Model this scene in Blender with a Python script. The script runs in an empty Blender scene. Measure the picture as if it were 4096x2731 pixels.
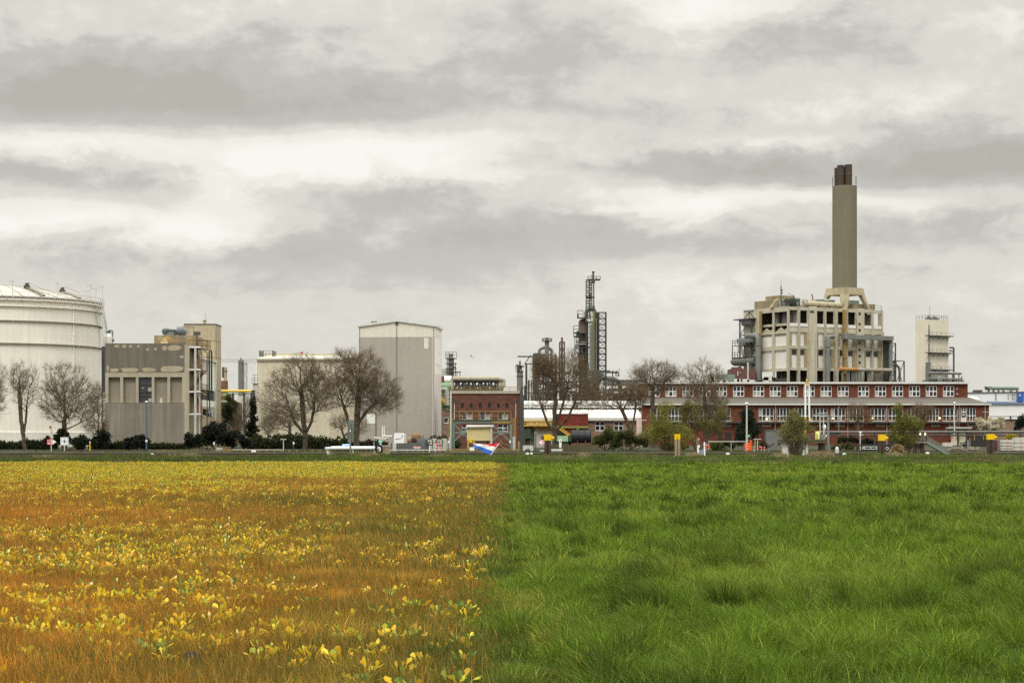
import bpy, math, random
import numpy as np
from mathutils import Vector, Matrix
R = math.radians
random.seed(7)
rng = np.random.default_rng(11)
sc = bpy.context.scene
col = sc.collection
# ---------------------------------------------------------------- camera
EYE = 1.7                    # eye height above the meadow
F = 7837.0                   # focal length in photo pixels (4096 wide)
CX, HY = 2048.0, 1741.5      # principal column and horizon row
cam = bpy.data.objects.new('camera', bpy.data.cameras.new('camera'))
col.objects.link(cam)
cam.location = (0, 0, EYE); cam.rotation_euler = (R(90), 0, 0)
cam.data.sensor_width = 36.0
cam.data.lens = 36.0 * F / 4096.0
cam.data.shift_y = (HY - 2731 / 2) / 4096.0
cam.data.clip_start = 0.5; cam.data.clip_end = 9000
sc.camera = cam
# ---------------------------------------------------------------- view
sc.view_settings.view_transform = 'Standard'
sc.view_settings.look = 'None'
sc.view_settings.exposure = 0.0
sc.view_settings.gamma = 1.0
sc.cycles.max_bounces = 6
sc.cycles.diffuse_bounces = 3
sc.cycles.glossy_bounces = 3
sc.cycles.transmission_bounces = 4
sc.cycles.transparent_max_bounces = 8
sc.cycles.use_denoising = False
# ---------------------------------------------------------------- world: overcast sky
SUN_EL, SUN_ROT = R(48), R(200)
w = bpy.data.worlds.new('World'); sc.world = w; w.use_nodes = True
nt = w.node_tree; nt.nodes.clear()
class NG:
    """tiny helper to chain math nodes"""
    def __init__(s, t): s.t = t
    def n(s, typ, **kw):
        x = s.t.nodes.new(typ)
        for k, v in kw.items(): setattr(x, k, v)
        return x
    def put(s, sock, v):
        if isinstance(v, (int, float, tuple, list)): sock.default_value = v
        else: s.t.links.new(v, sock)
    def m(s, op, a, b=0.0, c=None, clamp=False):
        x = s.n('ShaderNodeMath', operation=op); x.use_clamp = clamp
        s.put(x.inputs[0], a); s.put(x.inputs[1], b)
        if c is not None: s.put(x.inputs[2], c)
        return x.outputs[0]
    def xyz(s, a, b, c):
        x = s.n('ShaderNodeCombineXYZ')
        for i, v in enumerate((a, b, c)): s.put(x.inputs[i], v)
        return x.outputs[0]
    def noise(s, vec, scale, detail=4, rough=0.55, dist=0.0):
        x = s.n('ShaderNodeTexNoise'); s.put(x.inputs['Vector'], vec)
        x.inputs['Scale'].default_value = scale; x.inputs['Detail'].default_value = detail
        x.inputs['Roughness'].default_value = rough; x.inputs['Distortion'].default_value = dist
        return x.outputs['Fac']
    def rng(s, v, a, b, c, d, smooth=False):
        x = s.n('ShaderNodeMapRange', interpolation_type='SMOOTHSTEP' if smooth else 'LINEAR')
        s.put(x.inputs[0], v)
        for i, q in enumerate((a, b, c, d)): s.put(x.inputs[i + 1], q)
        return x.outputs[0]
    def mix(s, f, a, b, mode='MIX'):
        x = s.n('ShaderNodeMix', data_type='RGBA', blend_type=mode)
        s.put(x.inputs[0], f); s.put(x.inputs[6], a); s.put(x.inputs[7], b)
        return x.outputs[2]
g = NG(nt)
tc = g.n('ShaderNodeTexCoord')
sep = g.n('ShaderNodeSeparateXYZ'); nt.links.new(tc.outputs['Generated'], sep.inputs[0])
dx, dy, dz = sep.outputs
az = g.m('ARCTAN2', dx, dy)                       # compass direction, 0 = north
el = g.m('ARCSINE', dz)                           # height above the horizon
elp = g.m('MAXIMUM', el, 0.0)
# cloud deck seen in perspective: long soft banks, flatter towards the horizon
den = g.m('ADD', g.m('MAXIMUM', dz, 0.0), 0.09)
px_, py_ = g.m('DIVIDE', dx, den), g.m('DIVIDE', dy, den)
deck = g.xyz(g.m('MULTIPLY', px_, 0.8), g.m('MULTIPLY', py_, 1.0), 3.1)
n1 = g.noise(deck, 2.3, 7, 0.56, 0.35)
n2 = g.noise(g.xyz(g.m('MULTIPLY', az, 11.0), g.m('MULTIPLY', el, 22.0), 7.7), 1.0, 6, 0.6, 0.3)
n4 = g.noise(g.xyz(g.m('MULTIPLY', az, 85.0), g.m('MULTIPLY', el, 130.0), 4.3), 1.0, 4, 0.6, 0.5)
n3 = g.noise(g.xyz(g.m('MULTIPLY', az, 32.0), g.m('MULTIPLY', el, 56.0), 1.3), 1.0, 5, 0.6, 0.4)
waz = g.m('ADD', az, g.m('MULTIPLY', g.m('SUBTRACT', n1, 0.5), 0.10))
wel = g.m('ADD', el, g.m('ADD', g.m('MULTIPLY', g.m('SUBTRACT', n2, 0.5), 0.030), g.m('MULTIPLY', g.m('SUBTRACT', n3, 0.5), 0.012)))
# cloud banks and openings: (bearing, elevation, half widths, weight)
BANKS = [(300,225,560,70,-.95),(80,265,420,48,-.6),(700,265,240,40,-.45),(60,60,260,90,-.35),(620,150,260,60,-.3),(1120,30,150,60,-.5),
 (1420,120,330,60,-.55),(1900,110,260,80,-.5),(2300,130,120,50,-.3),(1560,392,330,36,-.8),(2150,365,300,60,-.95),(1950,410,460,30,-.5),(2330,420,200,40,-.5),
 (240,415,230,42,-.7),(60,420,120,30,-.4),(930,470,170,40,-.6),(1180,560,330,46,-.55),(820,600,380,46,-.55),(450,570,260,44,-.4),
 (1450,530,160,44,-.55),(2230,560,240,44,-.45),(1700,560,130,30,-.35),(520,670,420,34,-.2),(1900,640,300,30,-.3),(1250,250,260,60,-.35),(1500,270,240,40,-.3),(100,610,250,40,-.4),
 (760,385,420,46,1.3),(950,330,240,28,.7),(180,515,300,38,1.1),(480,530,180,40,.7),(170,345,260,22,.9),(560,420,140,40,.6),(1610,45,130,70,1.2),(2310,50,120,60,.8),(1820,40,140,30,.4),
 (1560,490,150,34,1.0),(1720,455,300,24,.8),(2000,480,200,24,.4),(1180,420,220,20,.5),(1790,330,230,16,.6),(1200,285,170,20,.5),(1000,110,200,70,.35),(2000,620,260,26,.4),(1600,640,240,30,.35),(1900,250,260,40,.2),
 (250,100,160,40,.25),(700,60,160,60,.2),(330,480,70,30,-.4)]
acc = 0.0
for bx, by, bw, bh, wt in BANKS:
    a0, e0, sa, se = (bx - 1176) / 4500, (1000 - by) / 4500, bw / 4500, bh / 4500
    u = g.m('MULTIPLY', g.m('SUBTRACT', waz, a0), 1 / sa)
    v = g.m('MULTIPLY', g.m('SUBTRACT', wel, e0), 1 / se)
    q = g.m('ADD', g.m('MULTIPLY', u, u), g.m('MULTIPLY', v, v))
    acc = g.m('MULTIPLY_ADD', g.m('EXPONENT', g.m('MULTIPLY', q, -0.8)), wt*(.98 if wt < 0 else 1.05), acc)
fld = g.m('ADD', acc, g.m('MULTIPLY', g.m('SUBTRACT', n1, 0.5), 0.6))
fld = g.m('ADD', fld, g.m('MULTIPLY', g.m('SUBTRACT', n2, 0.5), 1.7))
fld = g.m('ADD', fld, g.m('MULTIPLY', g.m('SUBTRACT', n3, 0.5), 1.3))
fld = g.m('ADD', fld, g.m('MULTIPLY', g.m('SUBTRACT', n4, 0.5), 0.7))
ramp = g.n('ShaderNodeValToRGB'); nt.links.new(g.rng(fld, -1.3, 1.3, 0, 1), ramp.inputs[0])
cr = ramp.color_ramp; cr.interpolation = 'EASE'
cr.elements[0].position = 0.0; cr.elements[0].color = (.48, .465, .415, 1)
cr.elements[1].position = 1.0; cr.elements[1].color = (.955, .935, .87, 1)
for p_, c_ in ((.22, (.54, .53, .49, 1)), (.5, (.72, .705, .64, 1)), (.72, (.875, .855, .77, 1))):
    e_ = cr.elements.new(p_); e_.color = c_
# thin haze of pale cloud low down, cooler in the shaded lower banks
low = g.rng(el, 0.01, 0.105, 1.0, 0.0, True)
cl = g.mix(g.m('MULTIPLY', low, 0.55), ramp.outputs[0], (.74, .72, .64, 1))
cool = g.m('MULTIPLY', g.rng(el, 0.05, 0.12, 1.0, 0.0, True), g.rng(fld, -.2, -.9, 0.0, .4, True))
cl = g.mix(cool, cl, (.63, .625, .605, 1))
# an overcast sky is about three times brighter overhead than at the horizon
gain = g.rng(dz, 0.23, 0.85, 1.0, 3.4, True)
cl = g.mix(1.0, cl, g.xyz(g.m('MULTIPLY_ADD', gain, .94, .06), gain, g.m('MULTIPLY_ADD', gain, 1.04, -.04)), 'MULTIPLY')
cl10 = g.mix(1.0, cl, (10.0, 10.0, 10.0, 1), 'MULTIPLY')
sky = g.n('ShaderNodeTexSky', sky_type='NISHITA')
sky.sun_disc = False; sky.sun_elevation = SUN_EL; sky.sun_rotation = SUN_ROT
final = g.mix(0.99, sky.outputs[0], cl10)
bg = g.n('ShaderNodeBackground'); nt.links.new(final, bg.inputs[0]); bg.inputs[1].default_value = 0.1
wo = g.n('ShaderNodeOutputWorld'); nt.links.new(bg.outputs[0], wo.inputs[0])
# ---------------------------------------------------------------- veiled sun
sl = bpy.data.lights.new('sun', 'SUN'); sl.energy = 1.2; sl.angle = R(16); sl.color = (1, .96, .90)
sun = bpy.data.objects.new('sun', sl); col.objects.link(sun)
sd = Vector((math.sin(SUN_ROT) * math.cos(SUN_EL), math.cos(SUN_ROT) * math.cos(SUN_EL), math.sin(SUN_EL)))
sun.rotation_euler = sd.to_track_quat('Z', 'Y').to_euler()
# ================================================================ helpers
def lin(c): c /= 255.0; return c / 12.92 if c <= .04045 else ((c + .055) / 1.055) ** 2.4
def C(r, g_, b, k=0.62): return tuple(min(.86, lin(v) / k) for v in (r, g_, b)) + (1,)
class MB:
    """collects shapes into one mesh"""
    def __init__(s): s.v = []; s.f = []
    def add(s, vs, fs):
        o = len(s.v); s.v += [tuple(v) for v in vs]; s.f += [tuple(i + o for i in f) for f in fs]; return s
    def box(s, x0, x1, y0, y1, z0, z1):
        if x0 > x1: x0, x1 = x1, x0
        if z0 > z1: z0, z1 = z1, z0
        return s.add([(x0,y0,z0),(x1,y0,z0),(x1,y1,z0),(x0,y1,z0),(x0,y0,z1),(x1,y0,z1),(x1,y1,z1),(x0,y1,z1)],
                     [(0,3,2,1),(4,5,6,7),(0,1,5,4),(1,2,6,5),(2,3,7,6),(3,0,4,7)])
    def bar(s, p, q, w=.1, h=None):
        h = h or w; p, q = Vector(p), Vector(q); d = (q - p)
        if d.length < 1e-6: return s
        d.normalize(); up = Vector((0,0,1)) if abs(d.z) < .95 else Vector((0,1,0))
        a = d.cross(up).normalized() * w / 2; b = d.cross(a).normalized() * h / 2
        vs = [p-a-b, p+a-b, p+a+b, p-a+b, q-a-b, q+a-b, q+a+b, q-a+b]
        return s.add(vs, [(0,1,2,3),(7,6,5,4),(0,4,5,1),(1,5,6,2),(2,6,7,3),(3,7,4,0)])
    def tube(s, pts, r, n=8, cap=True):
        pts = [Vector(p) for p in pts]; rs = r if isinstance(r, (list, tuple)) else [r] * len(pts)
        rings = []; ref = None
        for i, p in enumerate(pts):
            d = (pts[min(i+1, len(pts)-1)] - pts[max(i-1, 0)]).normalized()
            if ref is None: ref = Vector((0,0,1)) if abs(d.z) < .9 else Vector((1,0,0))
            a = d.cross(ref)
            if a.length < 1e-4: a = d.cross(Vector((0,1,0)))
            a.normalize(); b = d.cross(a).normalized(); ref = a.cross(d)
            rings.append([p + (a * math.cos(2*math.pi*k/n) + b * math.sin(2*math.pi*k/n)) * rs[i] for k in range(n)])
        vs = [v for ring in rings for v in ring]; fs = []
        for i in range(len(pts)-1):
            for k in range(n):
                k2 = (k+1) % n; fs.append((i*n+k, i*n+k2, (i+1)*n+k2, (i+1)*n+k))
        if cap: fs += [tuple(range(n))[::-1], tuple(range((len(pts)-1)*n, len(pts)*n))]
        return s.add(vs, fs)
    def bend(s, pts, r, n=10, rad=1.0, k=5):
        """a pipe through corner points with rounded elbows"""
        pts = [Vector(p) for p in pts]; out = [pts[0]]
        for i in range(1, len(pts)-1):
            a, b, c = pts[i-1], pts[i], pts[i+1]
            d1, d2 = (a-b), (c-b); q = min(rad, d1.length*.49, d2.length*.49)
            p, e = b + d1.normalized()*q, b + d2.normalized()*q
            for j in range(k+1):
                t = j/k; out.append(p*(1-t)**2 + b*2*t*(1-t) + e*t*t)
        out.append(pts[-1]); return s.tube(out, r, n)
    def lathe(s, prof, c=(0,0), n=32, a0=0, a1=2*math.pi):
        full = abs(a1-a0-2*math.pi) < 1e-6; m = n if full else n+1; vs = []; fs = []
        for r, z in prof:
            for k in range(m):
                a = a0 + (a1-a0)*k/n; vs.append((c[0]+r*math.cos(a), c[1]+r*math.sin(a), z))
        for i in range(len(prof)-1):
            for k in range(n):
                k2 = (k+1) % m; fs.append((i*m+k, i*m+k2, (i+1)*m+k2, (i+1)*m+k))
        return s.add(vs, fs)
    def prism(s, poly, y0, y1):
        """outline in x,z pushed from y0 to y1"""
        n = len(poly); vs = [(x, y0, z) for x, z in poly] + [(x, y1, z) for x, z in poly]
        return s.add(vs, [tuple(range(n)), tuple(range(2*n-1, n-1, -1))] + [(i, i+n, (i+1) % n + n, (i+1) % n) for i in range(n)])
    def prismz(s, poly, z0, z1):
        n = len(poly); vs = [(x, y, z0) for x, y in poly] + [(x, y, z1) for x, y in poly]
        return s.add(vs, [tuple(range(n))[::-1], tuple(range(n, 2*n))] + [(i, (i+1) % n, (i+1) % n + n, i+n) for i in range(n)])
    def ball(s, c, r, nu=12, nv=8):
        r = r if isinstance(r, (tuple, list)) else (r, r, r); vs = []; fs = []
        for i in range(nv+1):
            t = math.pi*i/nv
            for k in range(nu):
                a = 2*math.pi*k/nu
                vs.append((c[0]+r[0]*math.sin(t)*math.cos(a), c[1]+r[1]*math.sin(t)*math.sin(a), c[2]+r[2]*math.cos(t)))
        for i in range(nv):
            for k in range(nu):
                k2 = (k+1) % nu; fs.append((i*nu+k, (i+1)*nu+k, (i+1)*nu+k2, i*nu+k2))
        return s.add(vs, fs)
    def wall(s, x0, x1, z0, z1, y, holes, d=.25):
        """wall face in the plane y with real openings (reveals d deep)"""
        xs = sorted({x0, x1, *[h[0] for h in holes], *[h[1] for h in holes]}); zs = sorted({z0, z1, *[h[2] for h in holes], *[h[3] for h in holes]})
        xs = [x for x in xs if x0 <= x <= x1]; zs = [z for z in zs if z0 <= z <= z1]
        for i in range(len(xs)-1):
            for j in range(len(zs)-1):
                cx, cz = (xs[i]+xs[i+1])/2, (zs[j]+zs[j+1])/2
                if any(h[0] < cx < h[1] and h[2] < cz < h[3] for h in holes): continue
                s.add([(xs[i],y,zs[j]),(xs[i+1],y,zs[j]),(xs[i+1],y,zs[j+1]),(xs[i],y,zs[j+1])], [(0,1,2,3)])
        for a, b, c, e in holes:
            s.add([(a,y,c),(b,y,c),(b,y,e),(a,y,e),(a,y+d,c),(b,y+d,c),(b,y+d,e),(a,y+d,e)], [(0,4,5,1),(1,5,6,2),(2,6,7,3),(3,7,4,0)])
        return s
    def truss(s, p0, p1, up, n, r=.05, x=True):
        """flat lattice between chord p0-p1 and the chord offset by up"""
        p0, p1, up = Vector(p0), Vector(p1), Vector(up)
        s.bar(p0, p1, r*1.5); s.bar(p0+up, p1+up, r*1.5)
        for i in range(n+1):
            a = p0.lerp(p1, i/n); s.bar(a, a+up, r)
            if i < n:
                b = p0.lerp(p1, (i+1)/n); s.bar(a, b+up, r)
                if x: s.bar(a+up, b, r)
        return s
    def mast(s, x0, x1, y0, y1, z0, z1, n, r=.06):
        """square lattice tower"""
        c = [(x0,y0),(x1,y0),(x1,y1),(x0,y1)]
        for i in range(4):
            a, b = c[i], c[(i+1) % 4]
            s.bar((*a, z0), (*a, z1), r*1.7)
            for k in range(n):
                za, zb = z0+(z1-z0)*k/n, z0+(z1-z0)*(k+1)/n
                s.bar((*a, zb), (*b, zb), r); s.bar((*a, za), (*b, zb), r*.8) if k % 2 else s.bar((*a, zb), (*b, za), r*.8)
        return s
    def rail(s, pts, h=1.0, step=1.5, r=.035):
        pts = [Vector(p) for p in pts]; up = Vector((0,0,h))
        for a, b in zip(pts[:-1], pts[1:]):
            n = max(1, int((b-a).length/step))
            for i in range(n+1): p = a.lerp(b, i/n); s.bar(p, p+up, r*1.3)
            s.bar(a+up, b+up, r*1.3); s.bar(a+up*.5, b+up*.5, r)
        return s
    def build(s, name, m, parent=None, smooth=True):
        me = bpy.data.meshes.new(name); me.from_pydata(s.v, [], s.f)
        me.validate(); me.update()
        me.materials.append(m)
        if smooth:
            me.polygons.foreach_set('use_smooth', [True]*len(me.polygons)); me.set_sharp_from_angle(angle=R(32))
        o = bpy.data.objects.new(name, me); col.objects.link(o)
        if parent is not None: o.parent = parent
        return o
def np_mesh(name, V, Fc, m, parent=None, colors=None):
    """mesh straight from arrays; Fc is (n,3) or (n,4)"""
    V = np.asarray(V, np.float32); Fc = np.asarray(Fc, np.int32); k = Fc.shape[1]
    me = bpy.data.meshes.new(name); me.vertices.add(len(V)); me.vertices.foreach_set('co', V.ravel())
    me.loops.add(Fc.size); me.loops.foreach_set('vertex_index', Fc.ravel())
    me.polygons.add(len(Fc)); me.polygons.foreach_set('loop_start', np.arange(0, Fc.size, k, dtype=np.int32))
    if colors is not None:
        a = me.color_attributes.new('tint', 'FLOAT_COLOR', 'POINT')
        c4 = np.ones((len(V), 4), np.float32); c4[:, :3] = colors; a.data.foreach_set('color', c4.ravel())
    me.update(calc_edges=True); me.materials.append(m)
    o = bpy.data.objects.new(name, me); col.objects.link(o)
    if parent is not None: o.parent = parent
    return o
def tag(o, label=None, cat=None, group=None, kind=None):
    if label: o['label'] = label
    if cat: o['category'] = cat
    if group: o['group'] = group
    if kind: o['kind'] = kind
    return o
GZ = 0.05                    # level of the far bank
class T:
    """a thing: an Empty at its base; x(), z() turn surveyed photo positions at its own distance into its local metres"""
    def __init__(s, name, label, cat, Y, px, z=GZ, group=None, rot=0.0):
        s.Y, s.X, s.Z, s.rot = Y, (px-CX)*Y/F, z, rot
        s.o = bpy.data.objects.new(name, None); col.objects.link(s.o)
        s.o.location = (s.X, Y, z); s.o.rotation_euler = (0, 0, rot)
        tag(s.o, label, cat, group)
    def x(s, px, dy=0.0):
        if not s.rot: return (px-CX)*(s.Y+dy)/F - s.X
        c, n = math.cos(s.rot), math.sin(s.rot); k = (px-CX)/F   # point x*(c,n)+dy*(-n,c) on the ray
        return (k*(s.Y+dy*c) - s.X + dy*n) / (c - k*n)
    def wy(s, px, dy=0.0): return s.Y + s.x(px, dy)*math.sin(s.rot) + dy*math.cos(s.rot)
    def z(s, py, dy=0.0, px=None): return EYE - (py-HY)*((s.Y+dy) if not s.rot else s.wy(px, dy))/F - s.Z
    def p(s, px, py, dy=0.0): return (s.x(px, dy), dy, s.z(py, dy, px))
    def part(s, name, mb, m, parent=None, label=None, smooth=True):
        o = mb.build(name, m, parent or s.o, smooth)
        if label: o['label'] = label
        return o
def copy_tree(o, parent=None):
    c = o.copy(); col.objects.link(c)
    if parent is not None: c.parent = parent
    for ch in [q for q in col.objects if q.parent == o]: copy_tree(ch, c)
    return c
# ---------------------------------------------------------------- materials
def mat(name, c, rough=.8, metal=0.0, var=.14, sc_=.6, streak=0.0, ribs=0.0, ribdir='X', grain=.1, spec=.3, patch=None, patch_t=.6, patch_sc=.5, emit=None, bands=0.0):
    m = bpy.data.materials.new(name); m.use_nodes = True
    t = m.node_tree; q = NG(t); b = t.nodes['Principled BSDF']
    tc = q.n('ShaderNodeTexCoord'); ob = tc.outputs['Object']
    f = q.rng(q.noise(ob, sc_, 6, .6), .25, .75, 1-var, 1+var)
    if grain: f = q.m('MULTIPLY', f, q.rng(q.noise(ob, 7.0, 3, .7), .25, .75, 1-grain, 1+grain))
    if streak:
        mp = q.n('ShaderNodeMapping'); t.links.new(ob, mp.inputs[0]); mp.inputs['Scale'].default_value = (1.6, 1.6, .09)
        f = q.m('MULTIPLY', f, q.rng(q.noise(mp.outputs[0], 1.2, 6, .65), .3, .7, 1-streak, 1+streak*.6))
    if bands:
        mp = q.n('ShaderNodeMapping'); t.links.new(ob, mp.inputs[0]); mp.inputs['Scale'].default_value = (.03, .03, .8)
        f = q.m('MULTIPLY', f, q.rng(q.noise(mp.outputs[0], 1.0, 4, .7), .3, .7, 1-bands, 1+bands))
    base = c
    if patch is not None:
        base = q.mix(q.rng(q.noise(ob, patch_sc, 7, .68), patch_t, patch_t+.08, 0, 1, True), c, patch)
    colr = q.mix(1.0, base, q.xyz(f, f, f), 'MULTIPLY')
    t.links.new(colr, b.inputs['Base Color'])
    b.inputs['Roughness'].default_value = rough; b.inputs['Metallic'].default_value = metal
    b.inputs['Specular IOR Level'].default_value = spec
    if ribs:
        wv = q.n('ShaderNodeTexWave', wave_type='BANDS', bands_direction=ribdir); t.links.new(ob, wv.inputs[0]); wv.inputs['Scale'].default_value = ribs
        wv.inputs['Distortion'].default_value = 0
        bp = q.n('ShaderNodeBump'); bp.inputs['Strength'].default_value = .6; bp.inputs['Distance'].default_value = .05
        t.links.new(wv.outputs['Fac'], bp.inputs['Height']); t.links.new(bp.outputs[0], b.inputs['Normal'])
    if emit: b.inputs['Emission Color'].default_value = emit[0]; b.inputs['Emission Strength'].default_value = emit[1]
    return m
def brick(name, c, mortar, scale=1.0, var=.25):
    m = mat(name, c, .9, var=.12); t = m.node_tree; q = NG(t); b = t.nodes['Principled BSDF']
    tc = q.n('ShaderNodeTexCoord'); sp = q.n('ShaderNodeSeparateXYZ'); t.links.new(tc.outputs['Object'], sp.inputs[0])
    bt = q.n('ShaderNodeTexBrick'); t.links.new(q.xyz(q.m('ADD', sp.outputs[0], sp.outputs[1]), sp.outputs[2], 0.0), bt.inputs['Vector'])
    bt.inputs['Scale'].default_value = 1.0; bt.inputs['Brick Width'].default_value = .44*scale; bt.inputs['Row Height'].default_value = .16*scale; bt.inputs['Mortar Size'].default_value = .012
    bt.inputs['Color1'].default_value = tuple(v*(1-var) for v in c[:3])+(1,); bt.inputs['Color2'].default_value = tuple(v*(1+var) for v in c[:3])+(1,); bt.inputs['Mortar'].default_value = mortar
    f = q.rng(q.noise(tc.outputs['Object'], .35, 6, .65), .25, .75, .72, 1.25)
    t.links.new(q.mix(1.0, bt.outputs['Color'], q.xyz(f, f, f), 'MULTIPLY'), b.inputs['Base Color'])
    return m
def tint_mat(name, rough=.7, trans=0.25, spec=.25):
    """foliage: the colour of each blade or leaf comes from its own tint"""
    m = bpy.data.materials.new(name); m.use_nodes = True
    t = m.node_tree; q = NG(t); b = t.nodes['Principled BSDF']
    at = q.n('ShaderNodeAttribute', attribute_name='tint')
    t.links.new(at.outputs['Color'], b.inputs['Base Color']); b.inputs['Roughness'].default_value = rough; b.inputs['Specular IOR Level'].default_value = spec
    if trans:
        tr = q.n('ShaderNodeBsdfTranslucent'); t.links.new(at.outputs['Color'], tr.inputs[0])
        mx = q.n('ShaderNodeMixShader'); mx.inputs[0].default_value = trans
        t.links.new(b.outputs[0], mx.inputs[1]); t.links.new(tr.outputs[0], mx.inputs[2])
        t.links.new(mx.outputs[0], t.nodes['Material Output'].inputs[0])
    return m
M = {}
M['tank'] = mat('white_tank_paint', C(198,192,182,.66), .45, var=.07, sc_=.15, streak=.10, grain=.03, bands=.03)
M['tank_dark'] = mat('grey_tank_steel', C(105,98,88), .6)
M['tank_roof'] = mat('tank_roof_sheet', C(196,191,180,1.05), .5, var=.1, streak=0)
M['conc'] = mat('weathered_concrete', C(109,102,92), .9, var=.2, sc_=.3, streak=.28, bands=.06)
M['conc_dark'] = mat('dark_coated_concrete', C(92,87,78), .9, var=.15, sc_=.5, streak=.22, patch=C(150,138,118), patch_t=.66, patch_sc=.45)
M['conc_light'] = mat('pale_concrete', C(146,138,121,.66), .9, var=.14, sc_=.5, streak=.16)
M['conc_tan'] = mat('tan_concrete', C(146,135,113,.66), .9, var=.14, sc_=.3, streak=.16)
M['conc_stain'] = mat('stained_concrete', C(122,112,90), .9, var=.25, sc_=.5, streak=.3, patch=C(135,105,62), patch_t=.56, patch_sc=.6)
M['plant'] = mat('plant_concrete', C(158,151,134,.66), .9, var=.12, sc_=.35, streak=.26, bands=.05)
M['plant_rust'] = mat('rust_stained_concrete', C(142,132,108,.66), .9, var=.18, sc_=.35, streak=.25, patch=C(140,98,52), patch_t=.68, patch_sc=.25)
M['plant_tan'] = mat('olive_tan_concrete', C(128,115,86), .9, var=.12)
M['panel'] = mat('white_facing_panel', C(188,184,178,.66), .7, var=.07, sc_=.4, streak=.1)
M['chim'] = mat('chimney_concrete', C(98,92,77), .9, var=.10, sc_=.12, streak=.10, bands=.03)
M['flue'] = mat('dark_flue_steel', C(62,52,42,.7), .7, var=.2, streak=.2)
M['dark'] = mat('dark_interior', C(45,42,38), .95)  # near black colour, stands for unlit interiors and openings
M['steel'] = mat('grey_steel', C(98,99,96), .55, metal=.2, var=.16, streak=.12)
M['steel_dk'] = mat('dark_steelwork', C(62,62,60), .6, var=.2)
M['steel_lt'] = mat('galvanised_steel', C(165,165,160), .45, metal=.3, var=.1)
M['duct'] = mat('grey_duct_sheet', C(104,106,103,.66), .55, metal=.15, var=.16, sc_=.4, streak=.14)
M['ductrust'] = mat('grey_duct_with_rust', C(128,122,110), .6, var=.14, patch=C(140,95,45), patch_t=.5, patch_sc=.35)
M['rust'] = mat('rusty_steel', C(98,70,52), .85, var=.3, sc_=1.2)
M['rustpipe'] = mat('cream_pipe_with_rust', C(160,150,126), .75, var=.12, patch=C(110,66,44), patch_t=.6, patch_sc=.5)
M['brown'] = mat('brown_vessel_insulation', C(100,86,77,.7), .7, var=.14, streak=.18)
M['purple'] = mat('dark_violet_insulation', C(78,68,70), .7, var=.2, streak=.15)
M['green'] = mat('green_steelwork', C(58,68,48,.75), .6, var=.2)
M['dkgreen'] = mat('dark_green_paint', C(42,54,42), .5, var=.12)
M['palegreen'] = mat('pale_green_paint', C(125,150,120), .6, var=.1)
M['olive'] = mat('yellow_green_pipe', C(120,116,60,.75), .6, var=.15)
M['yellow'] = mat('yellow_paint', C(185,150,62), .55, var=.15)
M['mustard'] = mat('weathered_yellow_paint', C(126,104,62,.7), .65, var=.22)
M['byellow'] = mat('signal_yellow_paint', C(222,180,16,.95), .45, var=.06)
M['white'] = mat('white_paint', C(212,209,200), .5, var=.06)
M['white2'] = mat('white_roof_sheet', C(214,210,200,.9), .6, var=.05, sc_=.3)
M['sheet'] = mat('cream_trapezoidal_sheet', C(184,175,155,.66), .6, var=.08, sc_=.25, streak=.12, ribs=1.6)
M['sheetw'] = mat('white_wall_sheet', C(200,195,185), .6, var=.06, sc_=.3, streak=.05)
M['sheetg'] = mat('warm_grey_wall_sheet', C(146,138,130,.64), .65, var=.045, sc_=.2, streak=.05, ribs=2.0, grain=.05)
M['sheett'] = mat('pale_wall_sheet', C(186,181,168), .65, var=.05, sc_=.2, streak=.04, ribs=2.0, grain=.05)
M['beige'] = mat('beige_corrugated_sheet', C(175,160,115), .6, var=.06, ribs=2.5)
M['beigep'] = mat('cream_door_paint', C(196,188,160), .6, var=.08)
M['roofgrey'] = mat('grey_roof_felt', C(96,90,82,.85), .9, var=.12, sc_=.5)
M['gravel'] = mat('roof_gravel', C(120,112,100), .95)
M['fascia'] = mat('pale_fascia_metal', C(184,185,181,.72), .5, var=.05)
M['brick'] = brick('red_brick', C(100,54,38,.88), C(100,68,54,.88))
M['brick2'] = brick('brown_brick', C(84,52,43), C(84,64,54))
M['brick3'] = brick('deep_red_brick', C(104,42,33,.75), C(95,54,45,.75))
M['brick4'] = brick('grey_brown_brick', C(112,92,78), C(115,100,90))
M['brick5'] = brick('violet_brown_brick', C(88,60,56), C(90,70,66))
M['glass'] = mat('dark_window_glass', (.02,.023,.028,1), .08, var=.1, grain=0, spec=.35)
M['glassb'] = mat('bluish_window_glass', (.055,.06,.068,1), .12, var=.1, grain=0, spec=.5)
M['blind'] = mat('pale_window_blind', C(140,137,130), .8, var=.08)
M['blue'] = mat('blue_paint', C(72,84,106,.85), .5, var=.1)
M['bluetank'] = mat('blue_grey_tank_paint', C(78,86,96,.75), .5, var=.15)
M['dkblue'] = mat('dark_blue_panel', C(40,75,140), .5, var=.08)
M['red'] = mat('red_paint', C(190,40,45), .5, var=.08)
M['flagred'] = mat('red_cloth', C(196,30,50), .85, var=.06)
M['flagwhite'] = mat('white_cloth', C(225,220,220), .85, var=.04)
M['flagblue'] = mat('blue_cloth', C(45,85,160), .85, var=.06)
M['orange'] = mat('orange_plastic', C(240,80,35), .5, var=.1)
M['black'] = mat('black_plastic', C(34,34,38), .45, var=.15)
M['rubber'] = mat('black_rubber', C(26,25,25), .8)
M['wood'] = mat('dark_tarred_timber', C(58,46,40), .9, var=.25, streak=.25)
M['woodlt'] = mat('weathered_timber', C(120,105,85), .9, var=.2)
M['ivory'] = mat('stone_grey_block', C(160,157,150), .85, var=.08)
M['signgreen'] = mat('green_sign', C(50,140,110), .5, var=.05)
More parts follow.
